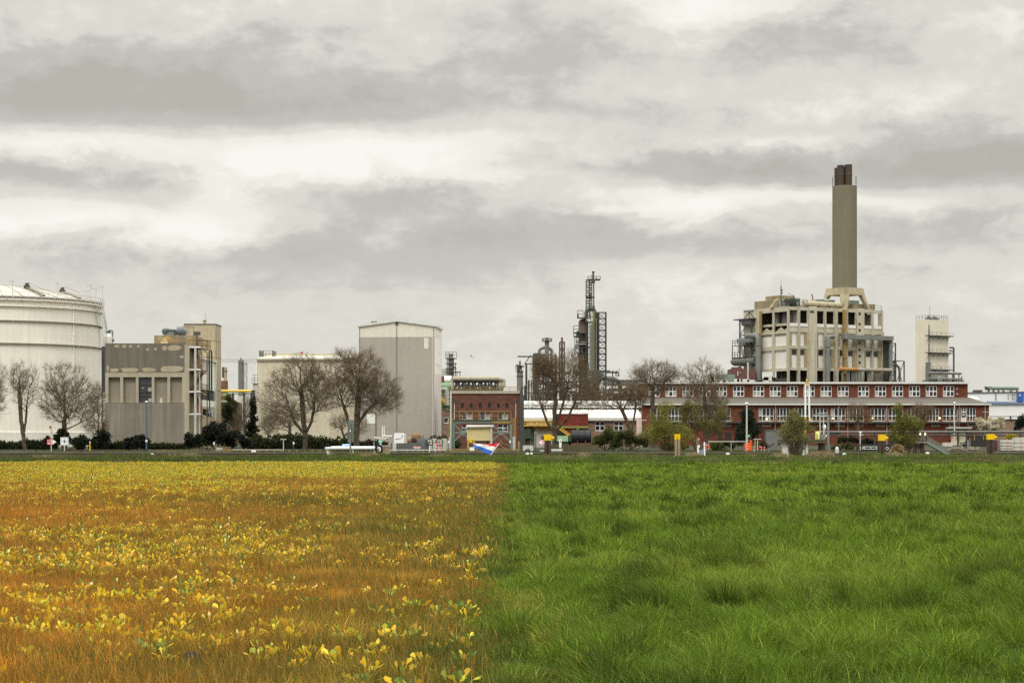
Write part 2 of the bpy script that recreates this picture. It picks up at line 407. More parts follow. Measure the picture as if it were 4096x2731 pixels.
M['lamp'] = mat('lit_lamp', (1,.8,.5,1), .5, emit=((1, .78, .42, 1), 3.0))
M['postgreen'] = mat('grey_green_paint', C(95,105,98), .55, var=.1)
M['bark'] = mat('plane_tree_bark', C(68,60,48, .68), .95, var=.3, sc_=1.5)
M['bark2'] = mat('brown_bark', C(72,59,46, .6), .95, var=.3, sc_=1.5)
M['twig'] = mat('brown_twigs', C(94,82,66, .6), .95, var=.25, sc_=.8)
M['twig2'] = mat('rust_brown_twigs', C(90,74,55, .6), .95, var=.25, sc_=.8)
M['leaf'] = tint_mat('foliage', .75, .3)
M['blade'] = tint_mat('grass_blades', .65, .3, .2)
M['water'] = mat('canal_water', C(70,75,65), .12, var=.1, spec=.5)
M['quay'] = mat('quay_stone', C(80,74,56,.8), .95, var=.25, sc_=.8, streak=.2)
M['asphalt'] = mat('old_asphalt', C(88,84,72,.9), .95, var=.15)
def win(t, parent, x0, x1, z0, z1, y, cols=3, rows=2, frame=None, fw=.11, glass=None, blinds=(), split=.5, name='window', dd=.12):
    """frame with glazing bars, one glass sheet behind it, blinds where the photograph shows them"""
    m = MB(); zs = z0+(z1-z0)*split
    m.box(x0, x1, y, y+.1, z0, z0+fw); m.box(x0, x1, y, y+.1, z1-fw*.7, z1)
    m.box(x0, x0+fw*.8, y, y+.1, z0+fw, z1-fw*.7); m.box(x1-fw*.8, x1, y, y+.1, z0+fw, z1-fw*.7)
    for i in range(1, cols): cx = x0+(x1-x0)*i/cols; m.box(cx-fw*.55, cx+fw*.55, y+.004, y+.09, z0+fw, z1-fw*.7)
    if rows == 2: m.box(x0+fw*.8, x1-fw*.8, y-.004, y+.085, zs-fw*.6, zs+fw*.6)
    o = m.build(name, frame or M['white'], parent, False)
    MB().box(x0+.02, x1-.02, y+dd, y+dd+.02, z0+.02, z1-.02).build('glass', glass or M['glass'], o, False)
    if blinds:
        for i, top in blinds:
            bm_ = MB(); a, b = x0+(x1-x0)*i/cols, x0+(x1-x0)*(i+1)/cols
            bm_.box(a+.07, b-.07, y+dd-.02, y+dd-.008, zs+.03 if top else z0+.1, z1-.1 if top else zs-.03)
            bm_.build('blind', M['blind'], o, False)
    return o
# ================================================================ land, canal, quay
TAB = {}
def vnoise(x, y, s, seed=0):
    """smooth value noise in 0..1"""
    if seed not in TAB: TAB[seed] = np.random.default_rng(1000+seed).random((256, 256))
    tab = TAB[seed]
    X, Y = np.asarray(x)/s+137.0, np.asarray(y)/s+91.0
    xi, yi = np.floor(X).astype(int), np.floor(Y).astype(int); fx, fy = X-xi, Y-yi
    fx, fy = fx*fx*(3-2*fx), fy*fy*(3-2*fy); a = lambda i, j: tab[(xi+i) % 256, (yi+j) % 256]
    return (a(0,0)*(1-fx)+a(1,0)*fx)*(1-fy)+(a(0,1)*(1-fx)+a(1,1)*fx)*fy
def fbm(x, y, s, seed=0, o=4):
    v = 0; a = .5
    for k in range(o): v = v+a*vnoise(x, y, s/2**k, seed+k*7); a *= .5
    return v/(1-.5**o)
BANK0, BANK1, QUAY = 114.0, 135.0, 194.0
def gz(x, y):
    x, y = np.asarray(x, float), np.asarray(y, float)
    z = (fbm(x, y, 9, 3)-.5)*.10*np.clip(y/10, 0, 1)
    hump = .17+.20*(fbm(x, y, 5, 9)-.5)*2
    z = np.where(y > BANK0-6, z*np.clip((BANK0-y)/6, 0, 1), z)
    t = np.clip((y-BANK0)/(BANK1-BANK0), 0, 1); z = z+hump*t*t*(3-2*t)
    t = np.clip((y-139)/8, 0, 1); z = z*(1-t)-2.2*t
    return np.where(y >= QUAY+.5, GZ, z)
xs = np.unique(np.concatenate([np.linspace(-3500, -160, 12), np.linspace(-160, -50, 45), np.linspace(-50, 50, 201), np.linspace(50, 160, 45), np.linspace(160, 3500, 12)]))
ys = np.unique(np.concatenate([np.linspace(-60, 0, 7), np.linspace(0, 120, 241), np.linspace(120, 148, 57), np.linspace(148, QUAY, 8), [QUAY+.5, QUAY+.6], np.linspace(200, 600, 40), np.linspace(600, 7000, 14)]))
gx, gy = np.meshgrid(xs, ys); V = np.stack([gx.ravel(), gy.ravel(), gz(gx.ravel(), gy.ravel())], 1)
nx, ny = len(xs), len(ys); i = np.arange(nx-1)[None, :]+nx*np.arange(ny-1)[:, None]; i = i.ravel()
gm = mat('land', (.05,.05,.03,1), .95, spec=.1); t_ = gm.node_tree; q = NG(t_); b = t_.nodes['Principled BSDF']
tc = q.n('ShaderNodeTexCoord'); ob = tc.outputs['Object']; sp = q.n('ShaderNodeSeparateXYZ'); t_.links.new(ob, sp.inputs[0])
wob = q.m('MULTIPLY', q.m('SUBTRACT', q.noise(ob, .5, 4), .5), .9)
side = q.rng(q.m('ADD', sp.outputs[0], wob), -.35, .2, 0, 1)
nL, nF = q.noise(ob, .12, 5, .6), q.noise(ob, 2.5, 6, .7)
rust = q.mix(q.rng(nF, .3, .7, 0, 1), (.09,.04,.014,1), (.17,.08,.025,1))
olive = q.mix(q.rng(nF, .3, .7, 0, 1), (.06,.045,.014,1), (.12,.085,.025,1))
lf = q.mix(q.rng(q.m('ADD', nL, q.m('MULTIPLY', sp.outputs[0], .02)), .35, .6, 0, 1), rust, olive)
rf = q.mix(q.rng(nF, .3, .7, 0, 1), (.012,.020,.005,1), (.028,.045,.010,1))
fld_ = q.mix(side, lf, rf)
bk = q.mix(q.rng(q.noise(ob, 1.2, 5, .65), .3, .7, 0, 1), (.022,.035,.010,1), (.05,.07,.018,1))
c_ = q.mix(q.rng(sp.outputs[1], 113, 117, 0, 1), fld_, bk)
fb = q.mix(q.rng(q.noise(ob, .15, 5, .6), .42, .58, 0, 1), (.03,.042,.014,1), (.075,.066,.05,1))
c_ = q.mix(q.rng(sp.outputs[1], 190, 194, 0, 1), c_, fb)
t_.links.new(c_, b.inputs['Base Color'])
ground = np_mesh('ground', V, np.stack([i, i+1, i+nx+1, i+nx], 1), gm); tag(ground, kind='structure')
ground.data.polygons.foreach_set('use_smooth', [True]*len(ground.data.polygons))
wt = MB().add([(-400,146,-1.2),(400,146,-1.2),(400,QUAY,-1.2),(-400,QUAY,-1.2)], [(0,1,2,3)]).build('water', M['water']); tag(wt, kind='structure')
tw = T('quay_wall', 'long low stone quay wall along the far side of the canal', 'wall', QUAY, 2048, -2.2)
m = MB(); m.box(-200, 200, 0, .5, 0, 2.12); tw.part('wall_face', m, M['quay'])
m = MB(); m.box(-200, 200, -.06, .75, 2.12, 2.26); tw.part('coping', m, M['asphalt'])
# ================================================================ left: tank and silver vessel
t = T('storage_tank', 'huge white cylindrical storage tank with shallow domed roof at the left edge', 'tank', 300, -30)
RT = 16.2; ztop = 21.4
m = MB(); m.lathe([(RT, 0), (RT, ztop)], n=160); t.part('shell', m, M['tank'])
m = MB(); m.lathe([(RT+.18, 0), (RT+.18, 2.15), (RT-.1, 2.2)], n=160); t.part('base_ring', m, mat('pale_grey_tank_band', C(182,178,170), .6, var=.06, streak=.05))
m = MB(); m.lathe([(RT+.02, ztop-.05), (RT+.45, ztop-.05), (RT+.45, ztop+.18), (RT-.4, ztop+.2)], n=120); m.lathe([(RT+.01, ztop-.95), (RT+.35, ztop-.95), (RT+.35, ztop-.8), (RT+.01, ztop-.75)], n=120); t.part('top_rim', m, M['tank'])
for zz in (18.35, 15.05):
    m = MB(); m.lathe([(RT+.01, zz-.1), (RT+.28, zz-.1), (RT+.28, zz+.06), (RT+.01, zz+.1)], n=120); t.part('wind_girder', m, M['tank_dark'])
prof = [(RT-.45, ztop+.15)]+[(RT*(1-k/12), ztop+.55+2.6*(1-(1-k/12)**2)) for k in range(0, 13)]
m = MB(); m.lathe([(max(r, .02), z) for r, z in prof], n=96); t.part('roof', m, M['tank_roof'])
m = MB()
for k in range(36):
    a = 2*math.pi*k/36; pts = [(r*math.cos(a), r*math.sin(a), z+.05) for r, z in prof[1:-1]]
    for p_, q_ in zip(pts[:-1], pts[1:]): m.bar(p_, q_, .12)
t.part('roof_rib', m, mat('grey_roof_seam', C(150,145,136,.7), .6))
m = MB(); m.lathe([(RT-.3, ztop+.05), (RT+.3, ztop+.05), (RT+.3, ztop+.5), (RT-.3, ztop+.5)], n=96)
t.part('roof_edge', m, M['tank_dark'])
m = MB()
for k in range(100):
    a = 2*math.pi*k/100; x_, y_ = (RT+.55)*math.cos(a), (RT+.55)*math.sin(a); m.bar((x_, y_, ztop), (x_, y_, ztop+1.15), .05)
for zz in (.6, 1.15):
    pts = [((RT+.55)*math.cos(2*math.pi*k/100), (RT+.55)*math.sin(2*math.pi*k/100), ztop+zz) for k in range(101)]
    for p_, q_ in zip(pts[:-1], pts[1:]): m.bar(p_, q_, .05)
t.part('railing', m, M['steel_lt'])
def onroof(px, py):      # roof point seen at a photo position (front half)
    x_ = t.x(px, -8); return (x_, -8+ (1187-py)*.18, 0)
for (pa, ra), (pb, rb) in (((122, 1.5), (212, 13.6)), ((225, 4.0), (318, 14.6))):
    m = MB(); a_ = math.atan2(-.75, 1); xa, xb = t.x(pa, -5), t.x(pb, -6)
    ya, yb = -math.sqrt(max(.1, (RT*.62)**2-xa*xa)) if abs(xa) < RT*.62 else -1, -math.sqrt(max(.1, (RT-.3)**2-xb*xb))
    zr = lambda x, y: ztop+.55+2.6*(1-(min(1, math.hypot(x, y)/RT))**2)
    n = 8; P_ = [(xa+(xb-xa)*k/n, ya+(yb-ya)*k/n) for k in range(n+1)]
    for (x0, y0), (x1, y1) in zip(P_[:-1], P_[1:]):
        m.bar((x0, y0, zr(x0, y0)+.2), (x1, y1, zr(x1, y1)+.2), .55, .2); m.bar((x0, y0, zr(x0, y0)+1.0), (x1, y1, zr(x1, y1)+1.0), .05)
    t.part('roof_walkway', m, M['tank_dark'])
    m = MB(); m.box(xa-.4, xa+.4, ya-.4, ya+.4, zr(xa, ya), zr(xa, ya)+.5); m.tube([(xa, ya, zr(xa, ya)+.45), (xa, ya, zr(xa, ya)+.85)], .3, 10); t.part('roof_vent', m, M['steel_dk'])
m = MB(); px_x = t.x(262, -13); py_y = -math.sqrt(RT*RT-px_x**2)-.14
m.tube([(px_x, py_y, 9), (px_x, py_y, ztop-.1)], .11, 8); m.box(px_x-.2, px_x+.2, py_y-.1, py_y+.2, 16.6, 16.9); t.part('downpipe', m, M['white'])
m = MB(); aL = math.atan2(-.02, 1)
for k in range(60):
    a = .40 - .55*k/59; zz = 12.6 + (ztop-12.6)*k/59; c, s_ = math.cos(a), math.sin(a)
    m.bar(((RT+.1)*c, (RT+.1)*s_, zz), ((RT+1.0)*c, (RT+1.0)*s_, zz), .2, .04)
    if k % 3 == 0: m.bar(((RT+1)*c, (RT+1)*s_, zz), ((RT+1)*c, (RT+1)*s_, zz+1.1), .05)
    if k: m.bar(((RT+1)*c, (RT+1)*s_, zz), ((RT+1)*c0, (RT+1)*s0, z0), .05); m.bar(((RT+1)*c, (RT+1)*s_, zz+1.1), ((RT+1)*c0, (RT+1)*s0, z0+1.1), .06)
    c0, s0, z0 = c, s_, zz
t.part('stair', m, M['steel_lt'])
for px, top, yy in ((40, 1126, -16.5), (214, 1132, -13.5), (336, 1142, -9), (351, 1164, -11), (383, 1155, -4), (410, 1147, -1.5)):
    x_ = t.x(px, yy); yy = -math.sqrt(max(.05, (RT+.4)**2-x_*x_)) if abs(x_) < RT else yy
    zt = EYE-(top-HY)*(300+yy)/F-GZ
    m = MB(); m.bar((x_, yy, ztop), (x_, yy, zt), .09); m.box(x_-.55, x_+.2, yy-.08, yy+.1, zt-.06, zt+.1); t.part('lamp_mast', m, M['steel_lt'])
# silver vessel
t = T('vent_vessel', 'small silver domed vessel with looped vent pipe between tank and concrete building', 'vessel', 318, 432)
x0, x1 = t.x(413), t.x(452); r_ = (x1-x0)/2; zt = t.z(1352)
m = MB(); m.lathe([(r_, 0), (r_, zt), (r_*.85, zt+.45), (r_*.5, zt+.75), (.25, zt+.9)], c=((x0+x1)/2, 0), n=24); t.part('shell', m, M['steel_lt'])
m = MB(); c_ = (x0+x1)/2; m.bend([(c_, 0, zt+.7), (c_, 0, t.z(1321)), (t.x(450), 0, t.z(1321)), (t.x(450), 0, t.z(1370))], .13, 8, .4); t.part('vent_pipe', m, M['steel'])
m = MB(); m.tube([(c_, 0, zt+.6), (c_, 0, zt+1.1)], .4, 10); t.part('nozzle', m, M['steel_dk']); m = MB(); m.box(t.x(447), t.x(456), -.3, .3, t.z(1365), t.z(1358)); t.part('valve', m, M['steel_dk'])
# ================================================================ concrete building with five bays
t = T('concrete_building', 'tall grey concrete building with five bays and peeling dark upper wall', 'building', 240, 421)
X, Z = t.x, t.z
top = Z(1377); b0, b1 = Z(1610), Z(1508); DEP = 9.4
bays = [(433, 481), (492, 543), (554, 607), (617, 669), (680, 728)]
holes = [(X(a), X(b), b0, b1) for a, b in bays]
m = MB(); m.wall(0, X(738), Z(1487), top, -.05, []); m.box(0, X(738), -.05, .3, top, top+.12); t.part('upper_wall', m, M['conc_dark'], smooth=False)
M['patchconc'] = mat('bare_concrete_patch', C(138,127,109), .9, var=.2); r8 = random.Random(8); z2 = lambda a, b: (X(380+a/2.57), Z(1250+b/2.57))
for a0, a1, t0, t1 in ((118,146,535,612),(150,252,572,612),(262,452,568,612),(482,632,566,612),(655,912,545,612),(742,892,332,392),(192,256,330,362),(275,330,330,366),(345,384,330,362),(428,464,330,362),(524,556,364,394),(608,638,362,390),(688,742,338,392),(868,916,436,472)):
    m = MB(); n = 14; ca, cb = (a0+a1)/2, (t0+t1)/2; sq_ = .35 if a1-a0 > 90 else .9; pts = []
    for k in range(n):
        an = 2*math.pi*k/n; u, v = math.cos(an), math.sin(an); f = 1/max(abs(u), abs(v))**(1-sq_); f *= r8.uniform(.78, 1.08); v_ = v*f
        pts.append(z2(ca+(a1-a0)/2*u*f, min(cb+(t1-t0)/2*v_, 612 if t1 == 612 else 999)))
    m.prism(pts[::-1], -.062, -.051); t.part('bare_patch', m, M['patchconc'], smooth=False)
m = MB(); m.wall(0, X(738), b0-.02, Z(1487), 0, holes, .55); t.part('bay_frame', m, M['conc_light'], smooth=False)
m = MB(); m.wall(0, X(738), 0, b0-.02, -.03, []); m.box(0, X(738), -.03, .6, b0-.06, b0-.021)
m.box(X(732)-.0, X(738)+.1, -.1, .2, 0, Z(1768)); t.part('lower_wall', m, M['conc'], smooth=False)
m = MB(); m.box(.01, X(738)-.01, .56, .9, b0-.4, b1+.1); m.box(0, .25, .02, DEP, 0, top); m.box(X(738)-.25, X(738)-.001, .02, DEP, 0, top); m.box(.25, X(738)-.25, DEP-.3, DEP, 0, top); m.box(.25, X(738)-.25, .3, DEP-.3, top-.5, top-.2)
t.part('inner_wall', m, mat('shaded_bay_concrete', C(122,114,102), .9, var=.12, streak=.15), smooth=False)  # shade of the recessed bays worked into this concrete colour
m = MB(); xa, xb = X(554), X(607); ww = xb-xa
for f in (0, .5, 1): m.bar((xa+ww*f, .35, b0), (xa+ww*f, .35, b1), .1)
for f in (.02, .27, .43, .72, .98): m.bar((xa, .35, b0+(b1-b0)*f), (xb, .35, b0+(b1-b0)*f), .1)
o = t.part('window', m, M['steel_dk'], smooth=False); m = MB(); m.box(xa, xb, .42, .45, b0, b1); t.part('glass', m, M['glassb'], o, smooth=False)
for u0, u1, v0, v1 in ((.68, .98, .45, .59), (.7, .98, .02, .17), (.2, .34, .55, .6)): m = MB(); m.box(xa+ww*u0, xa+ww*u1, .40, .415, b0+(b1-b0)*v0, b0+(b1-b0)*v1); t.part('pane_board', m, M['blind'], o, smooth=False)
m = MB(); m.box(X(636), X(647), .5, .555, b0, b0+.6); t.part('wall_patch', m, M['ivory'], smooth=False)
# side: pale corner column, dark recess, stair and pipes, white clad wing
m = MB(); m.box(X(738), X(756), -.02, .6, 0, top-.1); t.part('corner_column', m, M['conc_light'], smooth=False)
m = MB(); m.box(X(738), X(738)+.5, .6, DEP, 0, top-.4); t.part('side_wall', m, M['conc_stain'], smooth=False)
xs_ = X(756)
m = MB()
for py in (1389, 1479, 1567, 1657):
    z_ = Z(py); m.tube([(xs_-.1, .1, z_), (xs_+1.3, .1, z_), (xs_+1.35, 4.5, z_-.3)], .12, 8)
m.tube([(xs_+.75, .15, 1), (xs_+.75, .15, Z(1389))], .15, 8); m.tube([(xs_+1.2, .6, 1), (xs_+1.2, .6, Z(1480))], .08, 6)
t.part('white_pipework', m, M['steel_lt'])
m = MB()
for k, (pa, pb) in enumerate(((1657, 1567), (1567, 1479), (1479, 1389))):
    za, zb = Z(pa), Z(pb)
    m.bar((xs_+.05, 1.0, za), (xs_+1.3, 3.5, zb), .5, .1) if k % 2 else m.bar((xs_+1.3, 1.0, za), (xs_+.05, 3.5, zb), .5, .1)
    m.box(xs_-.1, xs_+1.5, .8, 5, zb-.1, zb-.02); m.rail([(xs_-.1, .8, zb), (xs_+1.5, .8, zb), (xs_+1.5, 5, zb)], 1.0, 1.0, .04)
for xx in (xs_-.05, xs_+1.45):
    for yy in (.8, 5): m.bar((xx, yy, 0), (xx, yy, top-.8), .1)
t.part('stair_tower', m, M['rust'])
m = MB(); m.bend([(xs_+1.7, 5, 6), (xs_+1.7, 5, Z(1400, 5)), (xs_+1.7, 7, Z(1400, 5)), (xs_+1.7, 7, 7)], .1, 8, .5); m.bar((xs_+1.6, 6, 5), (xs_+1.6, 6, 11), .12); t.part('green_pipe', m, M['dkgreen'])
wx = X(757); wt_ = 11.35
m = MB(); m.box(wx-5, wx, DEP+.1, 20.6, Z(1556, DEP), wt_); t.part('white_wing', m, M['sheetw'], smooth=False)
m = MB(); m.box(wx-5.2, wx+.3, DEP-.1, 20.9, wt_+.003, wt_+.2); m.bar((wx+.05, 20.6, 0), (wx+.05, 20.6, wt_), .3); t.part('wing_roof', m, M['white2'], smooth=False)
m = MB(); m.box(wx-5, wx-.05, DEP+.1, 20.5, Z(1598, DEP), Z(1556, DEP)-.003)
for k in range(10): m.bar((wx-.03, DEP+.4+k*1.05, Z(1598, DEP)), (wx-.03, DEP+.4+k*1.05, Z(1556, DEP)), .09)
t.part('window_band', m, M['glass'], smooth=False)
m = MB(); m.wall(0, 1, 0, 1, 0, []); m = MB(); m.box(wx-5, wx-.01, DEP+.1, 20.55, Z(1624, DEP), Z(1598, DEP)-.003); t.part('wing_spandrel', m, M['sheetw'], smooth=False)
m = MB(); m.box(wx-5, wx-.02, DEP+.1, 20.5, 0, Z(1624, DEP)-.003); t.part('wing_base', m, M['conc_tan'], smooth=False)
for k in range(3):
    m = MB(); m.box(wx-.05, wx+.06, DEP+1.2+k*3.0, DEP+3.4+k*3.0, Z(1663, DEP), Z(1634, DEP)); t.part('window', m, M['glass'], smooth=False)
# roof plant
m = MB(); m.box(X(569), X(735), 8, 14, 12, Z(1341, 8)); t.part('penthouse', m, M['conc_stain'], smooth=False)
m = MB(); zz = Z(1362, 6); m.bar((X(590), 6, zz), (X(800), 6, zz), .14); m.bar((X(590), 6, zz-.7), (X(800), 6, zz-.7), .1)
for px in (600, 640, 680, 720, 760, 795): m.bar((X(px), 6, 12), (X(px), 6, zz), .1)
m.bend([(X(600), 7, 12.4), (X(605), 7, Z(1356, 7)), (X(640), 7, Z(1356, 7)), (X(652), 7, 12.4)], .25, 8, .5); t.part('roof_pipework', m, M['mustard'])
m = MB(); m.lathe([(.05, Z(1352, 7)), (.55, Z(1364, 7)), (.7, 12.5)], c=(X(620), 7), n=14); t.part('roof_hopper', m, M['rustpipe'])
m = MB(); m.box(X(601), X(644), 9, 11.5, Z(1341, 9)-.01, Z(1321, 9)); m.box(X(596), X(647), 8.8, 11.7, Z(1321, 9)+.003, Z(1317, 9)); t.part('roof_cabin', m, M['postgreen'], smooth=False)
for pa, pb, pt, pbm in ((649, 698, 1312, 1341), (704, 752, 1312, 1341)):
    m = MB(); z0, z1 = Z(pbm, 9.5), Z(pt, 9.5); rr = (z1-z0)/2; cz = (z0+z1)/2; xa, xb = X(pa, 9.5), X(pb, 9.5)
    a_ = Vector((xa+rr, 9.2, cz)); b_ = Vector((xa+rr*1.5, 11.0, cz)); d_ = (b_-a_).normalized()
    m.tube([a_-d_*.35, a_-d_*.2, a_, b_, b_+d_*.2, b_+d_*.35], [rr*.35, rr*.8, rr, rr, rr*.8, rr*.35], 18); t.part('roof_tank', m, M['bluetank'])
m = MB(); zz = Z(1309, 9.5); m.bar((X(655), 9.5, zz), (X(730), 9.5, zz), .08)
for px in (655, 668, 700, 724): m.bar((X(px), 9.5, Z(1341, 9.5)), (X(px), 9.5, zz-.0), .08)
for px in (690, 683): m.bar((X(px), 7.6, 12), (X(px), 7.6, Z(1340, 7.6)), .12)
t.part('tank_stand', m, M['steel'])
m = MB(); m.box(X(774, 5), X(801, 5), 5, 5.2, Z(1341, 5), Z(1326, 5)); m.bar((X(787, 5), 5.1, 11), (X(787, 5), 5.1, Z(1341, 5)), .16); t.part('sign_board', m, M['steel_dk'], smooth=False)
m = MB(); m.rail([(X(738), 5.5, 12.3), (X(803), 5.5, 12.3), (X(803), 8, 12.3)], 1.3, .8, .05); t.part('roof_railing', m, M['mustard'])
# left edge pipe rack with tags
m = MB(); m.box(-.55, -.04, .4, 1.2, 0, Z(1385)); m.bar((-.45, .3, 0), (-.45, .3, Z(1400)), .1); t.part('pipe_duct', m, M['steel_dk'], smooth=False)
m = MB()
for k in range(11):
    z_ = Z(1575+k*11); m.box(-.5, -.08, .34, .39, z_-.12, z_+.12)
t.part('insulator_row', m, M['ivory'], smooth=False)
# ================================================================ concrete tower behind
t = T('concrete_tower', 'tan concrete stair tower with slit windows behind the grey concrete building', 'building', 261.5, 862)
X, Z = t.x, t.z; Ht = Z(1299)
m = MB(); xl = X(737); xb_ = X(732, 0)
m.prismz([(xl, 0), (0, 0), (.02, 4.9), (xl, 4.9)], 0, Ht)
m.prism([(xl-.0, Z(1341)), (xl-1.0, Z(1341)), (xl-.25, Ht*.985), (xl, Ht)], .05, 4.8); t.part('shaft', m, M['conc_tan'], smooth=False)
m = MB(); m.box(xl-.05, .08, -.06, 5, Ht+.003, Ht+.16); t.part('parapet', m, M['conc_dark'], smooth=False)
for py in (1334, 1409, 1500, 1592):
    m = MB(); zc = Z(py); m.box(-.1, .05, .2, .7, zc-.25, zc+.35); t.part('slit_window', m, M['glass'], smooth=False)
for py in (1362, 1428, 1560):
    m = MB(); m.box(xl-.01, .03, -.02, 4.9, Z(py)-.05, Z(py)+.02); t.part('joint_line', m, M['conc_dark'], smooth=False)
m = MB(); m.box(X(808), X(818), 1, 1.5, Ht+.15, Z(1281)); m.box(X(806), X(820), .9, 1.6, Z(1281)+.003, Z(1278)); t.part('chimney', m, M['conc_tan'], smooth=False)
m = MB(); m.bar((X(817), 1.2, Ht), (X(817), 1.2, Z(1250)), .04); t.part('aerial', m, M['steel'])
# ================================================================ things seen through the gap
t = T('pipe_bridge', 'yellow pipeline on a low bridge in the gap left of the cream hall', 'pipeline', 330, 940)
X, Z = t.x, t.z
m = MB(); rr = (Z(1558)-Z(1569))/2; m.tube([(X(870), 0, Z(1563.5)), (X(1006), 0, Z(1563.5))], rr, 14); t.part('yellow_pipe', m, M['yellow'])
m = MB(); m.box(X(870), X(1010), .6, 1.2, Z(1576), Z(1572)); m.box(X(870), X(914), 0, .8, Z(1581), Z(1576)-.01); m.box(X(870), X(945), 0, .8, Z(1607), Z(1601)); t.part('pale_deck', m, M['palegreen'], smooth=False)
for px in (880, 930, 975, 1004): m = MB(); m.box(X(px)-.15, X(px)+.15, .2, .8, 0, Z(1571)); t.part('leg', m, M['steel_dk'], smooth=False)
m = MB(); m.box(X(884), X(955), 1.5, 4, 0, Z(1610)); t.part('brick_base', m, M['brick4'], smooth=False)
t = T('white_sheet_wall', 'pale stained wall under the yellow pipeline left of the cream hall', 'wall', 338, 985)
m = MB(); m.box(t.x(950), t.x(1030), 0, .3, 0, t.z(1583)); m.box(t.x(950), t.x(1030), -.05, 0.0-.002, t.z(1680), t.z(1672)); t.part('wall', m, M['ivory'], smooth=False)
t = T('flare_stack', 'slim twin tipped stack with red lower section behind the concrete tower', 'stack', 640, 899)
X, Z = t.x, t.z
m = MB(); m.tube([(X(901.5), 0, 0), (X(901.5), 0, Z(1468))], .55, 8); t.part('stack_pipe', m, M['conc_tan'])
m = MB(); m.tube([(X(894), 0, Z(1510)), (X(894), 0, Z(1468))], .5, 8); m.box(X(890), X(909), -.5, .5, Z(1487), Z(1481)); t.part('burner_tip', m, M['steel_dk'])
m = MB(); m.tube([(X(897), -.2, 0), (X(897), -.2, Z(1523))], 1.25, 10); t.part('red_section', m, M['rust'])
t = T('lattice_crane', 'grey crane mast with long horizontal lattice jib left of the cream hall', 'crane', 620, 965)
X, Z = t.x, t.z
m = MB(); m.tube([(X(964.5), 0, 0), (X(964), 0, Z(1440))], .9, 10); m.box(X(961), X(966), -.4, .4, Z(1440), Z(1431)); m.box(X(958), X(975), -1, 1, Z(1451), Z(1444)); t.part('mast', m, M['steel'])
m = MB(); m.mast(X(971), X(984), .5, 2, 0, Z(1449), 14, .16); t.part('lattice_leg', m, M['steel_lt'])
m = MB(); m.truss((X(840), 0, Z(1449)), (X(1040), 0, Z(1450)), (0, 0, 1.0), 22, .13, False); m.bar((X(966), 0, Z(1441)), (X(1040), 0, Z(1432)), .12); m.bar((X(966), 0, Z(1441)), (X(850), 0, Z(1446)), .1); t.part('jib', m, M['steel_lt'])
t = T('ivy_covered_mast', 'dark ivy covered column against the left end of the cream hall', 'column', 262, 1012)
X, Z = t.x, t.z
m = MB(); m.tube([(X(1013), 0, 0), (X(1013), 0, Z(1560))], .25, 8); t.part('post', m, M['steel_dk'])
m = MB(); m.box(X(1006), X(1026), 1.2, 2.2, Z(1600), Z(1533)); m.box(X(1003), X(1027), 1.0, 2.4, Z(1533)+.003, Z(1530)); t.part('cabinet', m, M['ivory'], smooth=False)
m = MB(); m.rail([(X(1004), 1, Z(1530)), (X(1027), 1, Z(1530))], .7, .3, .04); m.bar((X(1006), 1, Z(1498)), (X(1028), 1, Z(1497)), .07); m.bar((X(1012), 1, Z(1530)), (X(1012), 1, Z(1498)), .05); t.part('railing', m, M['steel'])
# ================================================================ cream hall
t = T('cream_hall', 'long cream sheet metal hall with white eaves behind two bare trees', 'building', 266, 1027)
X, Z = t.x, t.z; ez = Z(1440)
m = MB(); m.box(X(1029), X(1440), 0, 16, 0, ez); t.part('wall', m, M['sheet'], smooth=False)
m = MB(); xa, xb = X(1025), X(1440); rz_ = Z(1423, 8)
m.add([(xa,-.35,ez+.01),(xb,-.35,ez+.01),(xb,8,rz_),(xa+.6,8,rz_),(xa,-.35,ez+.22),(xb,-.35,ez+.22),(xb,8,rz_+.1),(xa+.6,8,rz_+.1)], [(0,1,5,4),(4,5,6,7),(0,4,7,3),(0,3,2,1)])
t.part('roof', m, mat('hall_roof_sheet', C(188,183,170,.95), .6, var=.08), smooth=False)
m = MB(); m.box(X(1050, 8), X(1440, 8), 8.02, 9, ez, Z(1417, 8))
for k in range(44): x_ = X(1052, 8)+k*.3; m.box(x_, x_+.13, 7.95, 8.4, Z(1417, 8)+.002, Z(1417, 8)+.1)
t.part('ridge_band', m, M['beige'], smooth=False)
m = MB(); m.rail([(X(1037, 3), 3, Z(1425, 3)), (X(1090, 3), 3, Z(1425, 3)), (X(1090, 3), 7, Z(1425, 3))], Z(1402, 3)-Z(1425, 3), .45, .04); m.rail([(X(1037, 3), 3, Z(1425, 3)), (X(1037, 3), 6, Z(1425, 3))], .75, .5, .04); m.box(X(1049, 4), X(1054, 4), 4, 4.3, Z(1428, 4), Z(1402, 4)); t.part('roof_cage', m, M['steel'])
m = MB(); m.box(X(1031), X(1036), -.04, -.003, Z(1717), Z(1706)); t.part('warning_plate', m, M['yellow'], smooth=False)
m = MB(); m.box(X(1029)-.15, X(1029)+.02, -.1, .15, 0, ez-.05); t.part('downpipe', m, M['sheetw'], smooth=False)
t = T('distant_crane_jib', 'thin red tipped crane jib above the roof of the cream hall', 'crane', 520, 1195)
m = MB(); m.bar(t.p(1160, 1416), t.p(1210, 1410), .35); t.part('jib', m, M['ivory']); m = MB(); m.box(t.x(1204), t.x(1211), -.3, .3, t.z(1414), t.z(1407)); t.part('jib_tip', m, M['red'])
m = MB(); m.bar((t.x(1165), 0, 0), t.p(1165, 1414), .5); t.part('mast', m, M['ivory'])
